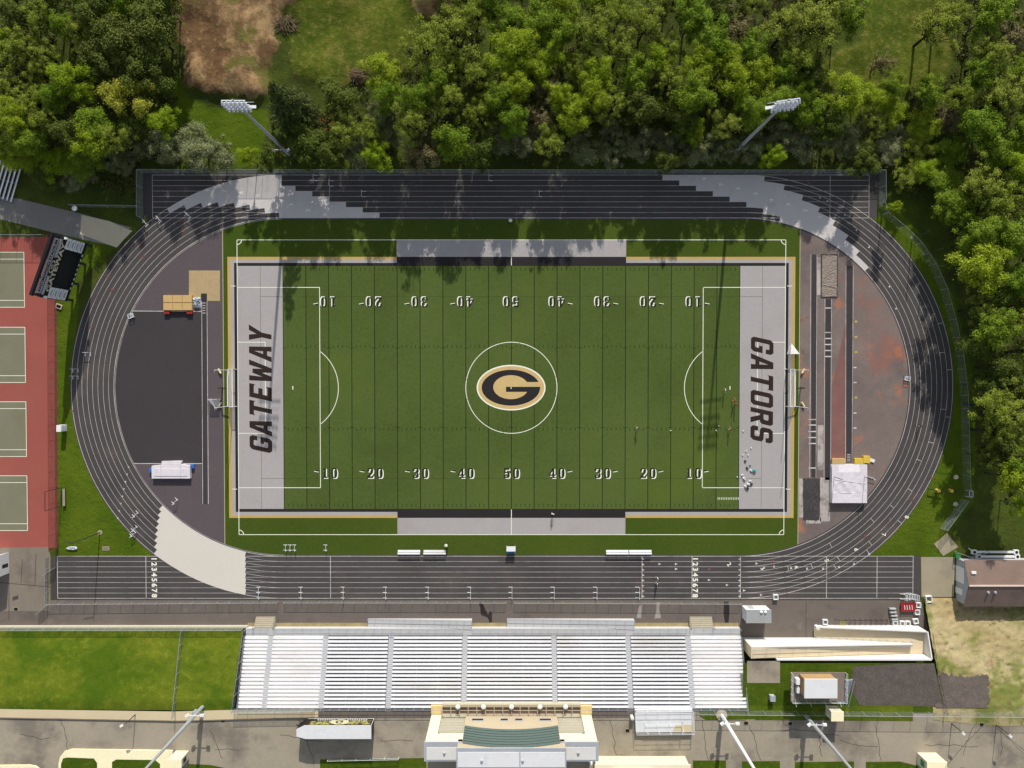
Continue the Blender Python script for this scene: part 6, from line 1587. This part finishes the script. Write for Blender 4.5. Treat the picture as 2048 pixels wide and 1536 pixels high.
# ------------------------------------------------------------------ portable stand at the top left
q=P(8,360,.5); o=thing('portable_stand','small aluminium stand of seven bench rows in tree shade','stand',(q.x,q.y,0),R(-17))
for i in range(8):
    MB().box((-2.6+i*.72,0,.4+(7-i)*.18),(.26,7.5,.05)).build('bench',M['bench_alu'],o,local=True)
mb=MB()
for i in range(8): mb.box((-2.6+i*.72-.34,0,.1+(7-i)*.18),(.3,7.5,.04))
mb.build('footboards',M['galv'],o,local=True)
mb=MB()
for y_ in (-3.6,0,3.6): mb.bar((-2.7,y_,1.6),(2.7,y_,.35),.07); mb.bar((-2.7,y_,0),(-2.7,y_,1.6),.07); mb.bar((2.6,y_,0),(2.6,y_,.35),.07); mb.bar((-2.7,y_,.05),(2.7,y_,.05),.06)
mb.build('frame',M['galv'],o,local=True)
mb=MB()
for y_ in (-3.7,3.7): mb.bar((-2.8,y_,2.7),(.2,y_,2.0),.05); mb.bar((-2.8,y_,1.6),(-2.8,y_,2.7),.05); mb.bar((.2,y_,.9),(.2,y_,2.0),.05)
mb.build('railing',M['white_metal'],o,local=True)
q=P(150,417,1.0); o=thing('dish','small white round dish on a stub post beside the path','dish',(q.x,q.y,0)); MB().tube([(q.x,q.y,-.1),(q.x,q.y,1)],.07,8).build('post',M['galv'],o); MB().lathe((q.x,q.y,1.0),[(.12,0),(.5,.12),(.55,.2)],14).build('bowl',M['white_paint'],o)
# bin trailer like cart on the left bend and the boxes by the board
q=P(264,632); o=thing('equipment_trolley','small white framed trolley at the inner edge of the left bend','trolley',(q.x,q.y,0),R(20))
mb=MB(); rail_loop(mb,[(-.5,-.4),(.5,-.4),(.5,.4),(-.5,.4),(-.5,-.4)],0.1,.6,.8); mb.build('frame',M['white_metal'],o,local=True); MB().box((0,0,.16),(.95,.75,.06)).build('tray',M['grey_metal'],o,local=True)
for x_ in (-.4,.4): MB().tube([(x_,-.45,.1),(x_,.45,.1)],.1,10).build('wheel',M['black'],o,local=True)
q=P(1812,757); copy_tree(o,None,(q.x,q.y,0),R(-10),label='small white framed trolley at the inner edge of the right bend')
q=P(119,613); o=thing('ground_box','small dark utility box with pale rim near the scoreboard foot','utility box',(q.x,q.y,0),R(-20)); MB().box((0,0,.15),(1.2,.9,.3)).build('rim',M['concrete_pale'],o,local=True); MB().box((0,0,.31),(.9,.6,.04)).build('lid',M['black'],o,local=True)
q=P(212,1097); o=thing('drain_cover','square brown drain cover with pale frame in the lower left grass','drain',(q.x,q.y,0)); MB().box((0,0,.02),(1.4,.85,.08)).build('frame',M['slab_tan'],o,local=True); MB().box((0,0,.063),(1.1,.62,.03)).build('grate',M['concrete_brown'],o,local=True)
for (px,py,z,lab) in ((32,1218,0,'square black drain in the yard paving'),(1255,1461,ZP,'square dark drain in the plaza left of the pale platform'),(1963,1449,ZP,'dark rectangular drain at the edge of the dry grass'),(446,1441,ZP,'brown drain at the sidewalk kerb'),(1492,1446,ZP,'dark drain on the plaza behind the round mast base'),(1580,1447,ZP,'dark drain on the plaza below the camera platform')):
    q=P(px,py,z); o=thing('drain_cover',lab,'drain',(q.x,q.y,z)); MB().box((0,0,.01),(1.0,.8,.06)).build('frame',M['slab_tan'],o,local=True); MB().box((0,0,.05),(.75,.58,.03)).build('grate',M['black'],o,local=True)
q=P(117,857,2); o=thing('cabinet','white cabinet fixed at the tennis fence','cabinet',(q.x,q.y,0)); MB().box((0,0,1.0),(.9,1.3,2.0)).build('case',M['white_paint'],o,local=True); MB().box((.47,0,1.1),(.06,.9,1.5)).build('door',M['panel_white'],o,local=True)
q=P(144,1096); o=thing('kayak_form','small pale striped boat shaped object lying on the grass','boat shape',(q.x,q.y,0)); mb=MB(); mb.prism([(-1.1,0),(-.5,.3),(.6,.32),(1.1,.15),(1.1,-.15),(.5,-.32),(-.5,-.25)],.02,.28); mb.build('hull',M['panel_white'],o,local=True); mb=MB()
for i in range(4): mb.box((-.3+i*.32,0,.285),(.12,.5,.02),.5)
mb.build('stripe',M['dark_metal'],o,local=True)
q=P(127,995,.6); o=thing('bench_seat','tan plank bench between dark posts at the tennis side grass','bench',(q.x,q.y,0)); MB().box((0,0,.5),(.5,3.4,.07)).build('seat',M['slab_tan'],o,local=True); MB().box((-.25,0,.85),(.06,3.4,.3)).build('backrest',M['dark_metal'],o,local=True)
for y_ in (-1.5,1.5): MB().box((0,y_,.25),(.4,.1,.5)).build('leg',M['dark_metal'],o,local=True)
q=P(123,975); o=thing('slim_goal','tall thin dark goal frame on the grass by the tennis courts','goal frame',(q.x,q.y,0))
mb=MB(); 
for py_ in (975,1012): v=P(123,py_); mb.bar((v.x,v.y,-.1),(v.x,v.y,5.2),.09)
v=P(123,975); v2=P(123,1012); mb.bar((v.x,v.y,5.2),(v2.x,v2.y,5.2),.09); mb.build('frame',M['dark_metal'],o)
for (px,py,lab) in ((1824,476,'slim dark pole by the curved fence, upper of two'),(1848,508,'slim dark pole by the curved fence, lower of two')):
    q=P(px,py); o=thing('slim_pole',lab,'pole',(q.x,q.y,0)); MB().tube([(0,0,-.1),(0,0,6.5)],[.10,.07],8).build('shaft',M['dark_metal'],o,local=True); MB().lathe((0,0,0),[(.3,-.02),(.28,.06)],10).build('footing',M['slab_tan'],o,local=True)
# barriers near the right fence
for (px,py,rz,lab) in ((1874,981,-12,'dark barrier beam with bright yellow middle on the grass'),(1912,983,-8,'dark barrier beam with pale yellow end near the mesh gate')):
    q=P(px,py,.7); o=thing('barrier',lab,'barrier',(q.x,q.y,0),R(rz)); MB().box((0,0,.8),(3.0,.16,.16)).build('beam',M['dark_metal'],o,local=True); MB().lathe((.3 if px<1900 else -.9,0,0),[(.35,0),(.3,.5),(.35,.9),(.15,.95)],10).build('pedestal',M['yellow_pad'],o,local=True)
    for x_ in (-1.4,1.4): MB().bar((x_,0,0),(x_,0,.75),.10).build('leg',M['dark_metal'],o,local=True)
for (px,py,lab) in ((1912,954,'pale flat stone in the grass above the barriers'),(1911,1008,'pale flat stone in the grass below the barriers')):
    q=P(px,py); o=MB().prism([(q.x+.55*math.cos(R(t))*(1+.2*math.sin(t)),q.y+.45*math.sin(R(t))) for t in range(0,360,30)],-.05,.06).build('flat_stone',M['concrete_pale']); tag(o,lab,'stone')
q=P(1935,986); o=thing('wooden_frame','small white rectangular frame against the curved fence end','frame',(q.x,q.y,0)); mb=MB(); mb.bar((-.35,-.6,1.2),(.35,-.6,1.2),.08); mb.bar((-.35,.6,1.2),(.35,.6,1.2),.08); mb.bar((-.35,-.6,1.2),(-.35,.6,1.2),.08); mb.bar((.35,-.6,1.2),(.35,.6,1.2),.08)
for x_ in (-.35,.35):
    for y_ in (-.6,.6): mb.bar((x_,y_,0),(x_,y_,1.2),.06)
mb.build('frame_bars',M['white_metal'],o,local=True)
q=P(1912,1110); o=thing('green_bin','small green box beside the shed corner','bin',(q.x,q.y,0)); MB().box((0,0,.35),(.9,.8,.7)).build('body',M['green_box'],o,local=True); MB().box((0,0,.73),(1.0,.9,.06)).build('lid',M['green_box'],o,local=True)
# long white sleds behind the shed
for (px0,px1,py,lab) in ((1948,2032,1104,'long white blocking sled rack behind the shed, upper one'),(1957,2034,1113,'long white blocking sled rack behind the shed, lower one with round plates')):
    a=P(px0,py,.6); b=P(px1,py,.6); o=thing('blocking_sled',lab,'sled',((a.x+b.x)/2,a.y,0))
    MB().bar((a.x,a.y,.6),(b.x,b.y,.6),.42,.2).build('beam',M['white_paint'],o)
    for x_ in (a.x,b.x):
        e_=MB().box((x_,a.y,.55),(.95,.85,.5)).build('end_block',M['white_paint'],o); MB().lathe((x_,a.y,.803),[(.3,0),(.3,.04),(.12,.05)],12).build('plate',M['black'],e_)
    MB().bar((a.x-.2,a.y+.1,.25),(a.x-.9,a.y+.7,.2),.15).build('runner',M['white_paint'],o)
# clutter at the end of the walkway
q=P(1821,1194,.6); o=thing('stacked_hurdles','heap of stacked white hurdles at the end of the straight','hurdle stack',(q.x,q.y,0))
for i in range(9):
    mb=MB(); dx=-1.4+i*.33; r_=random.uniform(-.15,.15)
    for s in (-1,1): mb.bar((dx,s*.5+r_,.1),(dx+.25,s*.5+r_,1.0),.06); mb.bar((dx-.5,s*.5+r_,.12),(dx,s*.5+r_,.1),.07)
    mb.box((dx+.25,r_,1.02+random.uniform(-.05,.05)),(.08,1.1,.12)); mb.build('hurdle_frame',M['white_paint'],o,local=True)
q=P(1817,1214,.5); o=thing('equipment_cart','dark red flat cart carrying four white bars','cart',(q.x,q.y,0))
MB().box((0,0,.45),(3.0,1.7,.12)).build('bed',M['red_paint'],o,local=True)
for i in range(4): MB().box((-.8+i*.5,-.1,.56),(.1,.9,.1),.1).build('bar',M['white_paint'],o,local=True)
for x_ in (-1.2,1.2):
    for y_ in (-.8,.8): MB().tube([(x_,y_-.08,.2),(x_,y_+.08,.2)],.2,10).build('wheel',M['black'],o,local=True)
MB().bar((-1.5,-.85,.6),(1.5,-.85,.6),.06).build('side_rail',M['red_paint'],o,local=True)
for i,(px,py) in enumerate(((1785,1218),(1786,1225),(1788,1232),(1789,1239))):
    q=P(px,py,.4); o=thing('block_box',f"grey rounded box by the red cart, {('top','second','third','lowest')[i]} in its column of four",'box',(q.x,q.y,0),0,'grey boxes in a column by the red cart'); MB().box((0,0,.28),(1.25,.42,.4)).build('body',M['roof_grey'],o,local=True); MB().tube([(-.62,0,.48),(.62,0,.48)],.2,8).build('lid',M['roof_grey'],o,local=True)
for (px,py,rz,lab) in ((1836,1210,0,'white open crate right of the red cart, highest one'),(1834,1224,0,'white open crate right of the red cart, middle one'),(1831,1242,.2,'white open crate right of the red cart, lowest one'),(1790,1246,0,'white open crate on the ramp wall side, left of three'),(1804,1247,0,'white open crate on the ramp wall side, middle of three'),(1815,1247,0,'white open crate on the ramp wall side, right of three'),(1650,1244,0,'white open crate near the drum at the ramp start'),(1551,1194,0,'small white crate on the track edge by the hut'),(1857,1198,.1,'large white crate on the tan shed apron')):
    q=P(px,py,.3); k_=1.3 if 'large' in lab else 1.0; o=thing('crate',lab,'crate',(q.x,q.y,0),rz,'white crates by the end of the walkway')
    mb=MB()
    for s in (-1,1): mb.box((s*.42*k_,0,.3),(.12,1.0*k_,.6)); mb.box((0,s*.45*k_,.3),(.72*k_,.12,.6))
    mb.build('walls',M['white_paint'],o,local=True); MB().box((0,0,.05),(.7*k_,.75*k_,.08)).build('base',M['roof_grey'],o,local=True)
q=P(1685,1246,.5); o=thing('folding_rack','yellow striped folding rack leaning by the ramp wall','rack',(q.x,q.y,0)); mb=MB()
for i in range(4): mb.bar((-.5+i*.33,-.6,.3),(-.4+i*.33,.6,.9),.12,.06)
mb.build('bar',mat('rack_yellow',(.55,.58,.12)),o,local=True); mb=MB(); mb.bar((-1.4,.7,.9),(.9,.6,.9),.07); mb.bar((-1.3,.7,0),(-1.3,.7,.9),.07); mb.bar((.8,.6,0),(.8,.6,.9),.07); mb.build('frame',M['dark_metal'],o,local=True)
a=P(1698,1238); b=P(1772,1238); o=thing('bicycle_rack','long low dark rack along the ramp wall','rack',((a.x+b.x)/2,a.y,0)); mb=MB(); mb.bar((a.x,a.y,.8),(b.x,b.y,.8),.08); mb.bar((a.x,a.y-1.6,.1),(b.x,b.y-1.6,.1),.08)
for i in range(8): x_=lerp(a.x,b.x,i/7); mb.bar((x_,a.y,0),(x_,a.y,.8),.07); mb.bar((x_,a.y,.8),(x_,a.y-1.6,.1),.06)
mb.build('frame',M['dark_metal'],o)
# brush heaps on the meadow
def heap(px, py, r, label):
    q = P(px,py,.6); o = thing('brush_heap', label, 'brush heap', (q.x,q.y,0)); mb = MB(); r_ = random.Random(int(px))
    for i in range(150):
        a = r_.uniform(0,6.28); d_ = r*math.sqrt(r_.random()); z = .15+1.3*(1-(d_/r)**2)*r_.uniform(.4,1); c = Vector((math.cos(a)*d_, math.sin(a)*d_*.8, z)); t = r_.uniform(0,3.14); l = r_.uniform(.5,1.3)
        v_ = Vector((math.cos(t)*l, math.sin(t)*l, r_.uniform(-.25,.25))); mb.tube([tuple(c-v_),tuple(c+v_)], r_.uniform(.03,.07), 4, cap=False)
    mb.build('twigs', M['twig'], o, local=True)
M['twig'] = mat('twig', A(120,102,78), var=.35, scale=2)
heap(572,46,2.4,'heap of cut brush at the edge of the bare earth'); heap(714,150,1.5,'small dark brush heap on the meadow beside the lime tree')
# wires over the plaza
o=thing('overhead_wire','pair of thin dark wires crossing the plaza at the right','wire',P(1960,1500,ZP+6)); mb=MB()
for (p0,p1) in (((1890,1536),(1975,1442)),((1975,1442),(2060,1510)),((2100,1560),(1995,1455))): mb.tube([P(*p0,ZP+6),(P(*p0,ZP+6)+P(*p1,ZP+6))/2-Vector((0,0,.3)),P(*p1,ZP+6)],.035,5)
mb.build('cable',M['dark_metal'],o)
q=P(1542,1393,ZP); o=thing('utility_box','small grey utility box on the lawn left of the camera platform','utility box',(q.x,q.y,ZP)); MB().box((0,0,.5),(.9,1.0,1.0)).build('case',M['roof_grey'],o,local=True); MB().box((0,0,1.03),(1.0,1.1,.06)).build('lid',M['grey_metal'],o,local=True)
# ------------------------------------------------------------------ people on the field and track
M['skin'] = mat('skin', (.42,.26,.18), rough=.6, var=.05)
M['skin_dark'] = mat('skin_dark', (.16,.09,.06), rough=.6, var=.05)
M['hair'] = mat('hair', (.03,.02,.015), rough=.7)
CL = {'white':(.72,.72,.72),'red':(.42,.045,.03),'black':(.02,.02,.022),'grey':(.25,.25,.26),'navy':(.03,.04,.09),'yellow':(.5,.45,.15)}
for k_, v_ in CL.items(): M['cloth_'+k_] = mat('cloth_'+k_, v_, rough=.9, var=.06)
def person(px, py, z, face, label, shirt, shorts, pose='stand', skin='skin', hair='hair', s=1.0):
    q = P(px, py, z); o = thing('person', label, 'person', (q.x,q.y,z), R(face), None)
    st = {'stand':0.06,'walk':.26,'run':.40}[pose]; lift = {'stand':0,'walk':.05,'run':.22}[pose]; lean = {'stand':0,'walk':.04,'run':.16}[pose]
    arm = {'stand':(.10,.04),'walk':(.22,.20),'run':(.26,.32)}[pose]
    V = []; E = []; Rr = []; SEG = []
    def v(x,y,zz,r,par=None,m=None,r2=None):
        V.append((x,y,zz)); Rr.append((r, r2 or r)); i = len(V)-1
        if par is not None: E.append((par,i)); SEG.append((par,i,m))
        return i
    pel = v(0,0,.94,.125,r2=.15); sp = v(lean*.3,0,1.15,.115,pel,1,.14); ch = v(lean*.7,0,1.36,.125,sp,1,.165)
    nk = v(lean*.95,0,1.50,.055,ch,0); hd = v(lean+.02,0,1.62,.088,nk,0,.075); tp = v(lean+.01,0,1.73,.07,hd,0,.065); v(lean+.115,0,1.61,.016,hd,0)
    for sd_ in (-1,1):
        f = st*sd_
        hp = v(0,sd_*.095,.88,.088,pel,2); kn = v(f*.55+ (.05 if f>0 else 0),sd_*.10,.50+(lift if f<0 else 0)*.15,.060,hp,2)
        an = v(f*(1.0 if f>0 else 1.15),sd_*.10,.09+(lift if f<0 else 0),.042,kn,0); v(f*(1.0 if f>0 else 1.15)+.16,sd_*.11,.05+(lift if f<0 else 0)*.8,.038,an,3)
        sh = v(lean*.75,sd_*.185,1.41,.058,ch,1); el = v(lean*.6-f*arm[1]*1.0,sd_*(.185+arm[0]),1.13,.043,sh,1)
        wr = v(lean*.6-f*arm[1]*1.2+.14,sd_*(.19+arm[0]*1.15),.93+(.16 if pose=='run' else 0),.030,el,0)
        bx,by,bz = V[wr]; pm = v(bx+.05,by,bz-.06,.036,wr,0,.02)
        for i,(dy,l) in enumerate(((-.028,.06),(-.010,.075),(.010,.07),(.027,.055))): v(bx+.07+.02*(i==1),by+dy,bz-.06-l,.009,pm,0)
        v(bx+.09,by-sd_*.045,bz-.08,.010,pm,0)
    me = bpy.data.meshes.new('body'); me.from_pydata(V,E,[]); b = bpy.data.objects.new('body', me); COL.objects.link(b)
    sk = b.modifiers.new('s','SKIN'); sk.use_smooth_shade = True
    for i,d in enumerate(me.skin_vertices[0].data): d.radius = Rr[i]; d.use_root = (i == 0)
    sb = b.modifiers.new('u','SUBSURF'); sb.levels = sb.render_levels = 1
    m2 = bpy.data.meshes.new_from_object(b.evaluated_get(bpy.context.evaluated_depsgraph_get()))
    b.modifiers.clear(); b.data = m2; bpy.data.meshes.remove(me)
    m2.materials.clear()
    for mt in (M[skin],M['cloth_'+shirt],M['cloth_'+shorts],M['cloth_black']): m2.materials.append(mt)
    A_ = np.array([V[a] for a,_,_ in SEG]); B_ = np.array([V[b_] for _,b_,_ in SEG]); mm = [m for _,_,m in SEG]
    for p_ in m2.polygons:
        c = np.array(p_.center); d = B_-A_; t = np.clip(((c-A_)*d).sum(1)/np.maximum((d*d).sum(1),1e-9),0,1)
        k = int(np.argmin((((A_+d*t[:,None])-c)**2).sum(1))); m = mm[k]
        if c[2] > .8 and c[2] < 1.0 and m == 2: m = 2
        p_.material_index = m
    b.parent = o
    hx = lean+.0
    MB().lathe((hx-.015,0,1.63),[(.098,-.06),(.102,.0),(.096,.07),(.065,.12),(.02,.14)],12).build('hair',M[hair],o,local=True,smooth=True)
    o.scale = (s,s,s); return o
person(1273,856,0,200,'player in pale top walking alone on the turf outside the penalty arc','grey','white','walk')
person(1448,781,0,180,'player in white walking near the penalty spot','white','black','walk')
person(1467,801,0,160,'player in red leaning forward, upper one of the red pair','red','red','run')
person(1470,809,0,190,'player in red standing, lower one of the red pair','red','black','stand')
person(1458,857,0,180,'player in red top and white shorts by the mast shadow','red','white','walk')
person(1105,1026,0,70,'person in white shirt standing on the black near sideline','white','grey','stand')
person(1314,1155,0,180,'runner in white on the near straight, upper one of two','white','black','run','skin_dark')
person(1313,1165,0,180,'runner in white on the near straight, lower one of two','white','navy','run')
person(1836,851,0,170,'runner in dark clothes alone on the right bend','black','grey','run','skin_dark')
# dark brown patches on the walkway
M['wet'] = mat('wet', A(48,42,38), var=.1)
ws = MB(); pp(ws,[(957,1206),(963,1204),(968,1212),(972,1222),(976,1229),(981,1222),(984,1226),(984,1244),(979,1246),(976,1236),(970,1233),(962,1230),(960,1214)],.010)
pp(ws,[(1448,1203),(1458,1203),(1459,1225),(1457,1247),(1450,1247),(1447,1226)],.010); structure('dark_patch', ws, M['wet'])
ws = MB(); pp(ws,[(1278,1212),(1284,1210),(1282,1236),(1273,1236)],.010); pp(ws,[(1312,1206),(1321,1204),(1318,1216),(1322,1236),(1309,1237),(1312,1222)],.010); structure('dry_stain', ws, mat('dry_stain', A(150,142,134), var=.1))
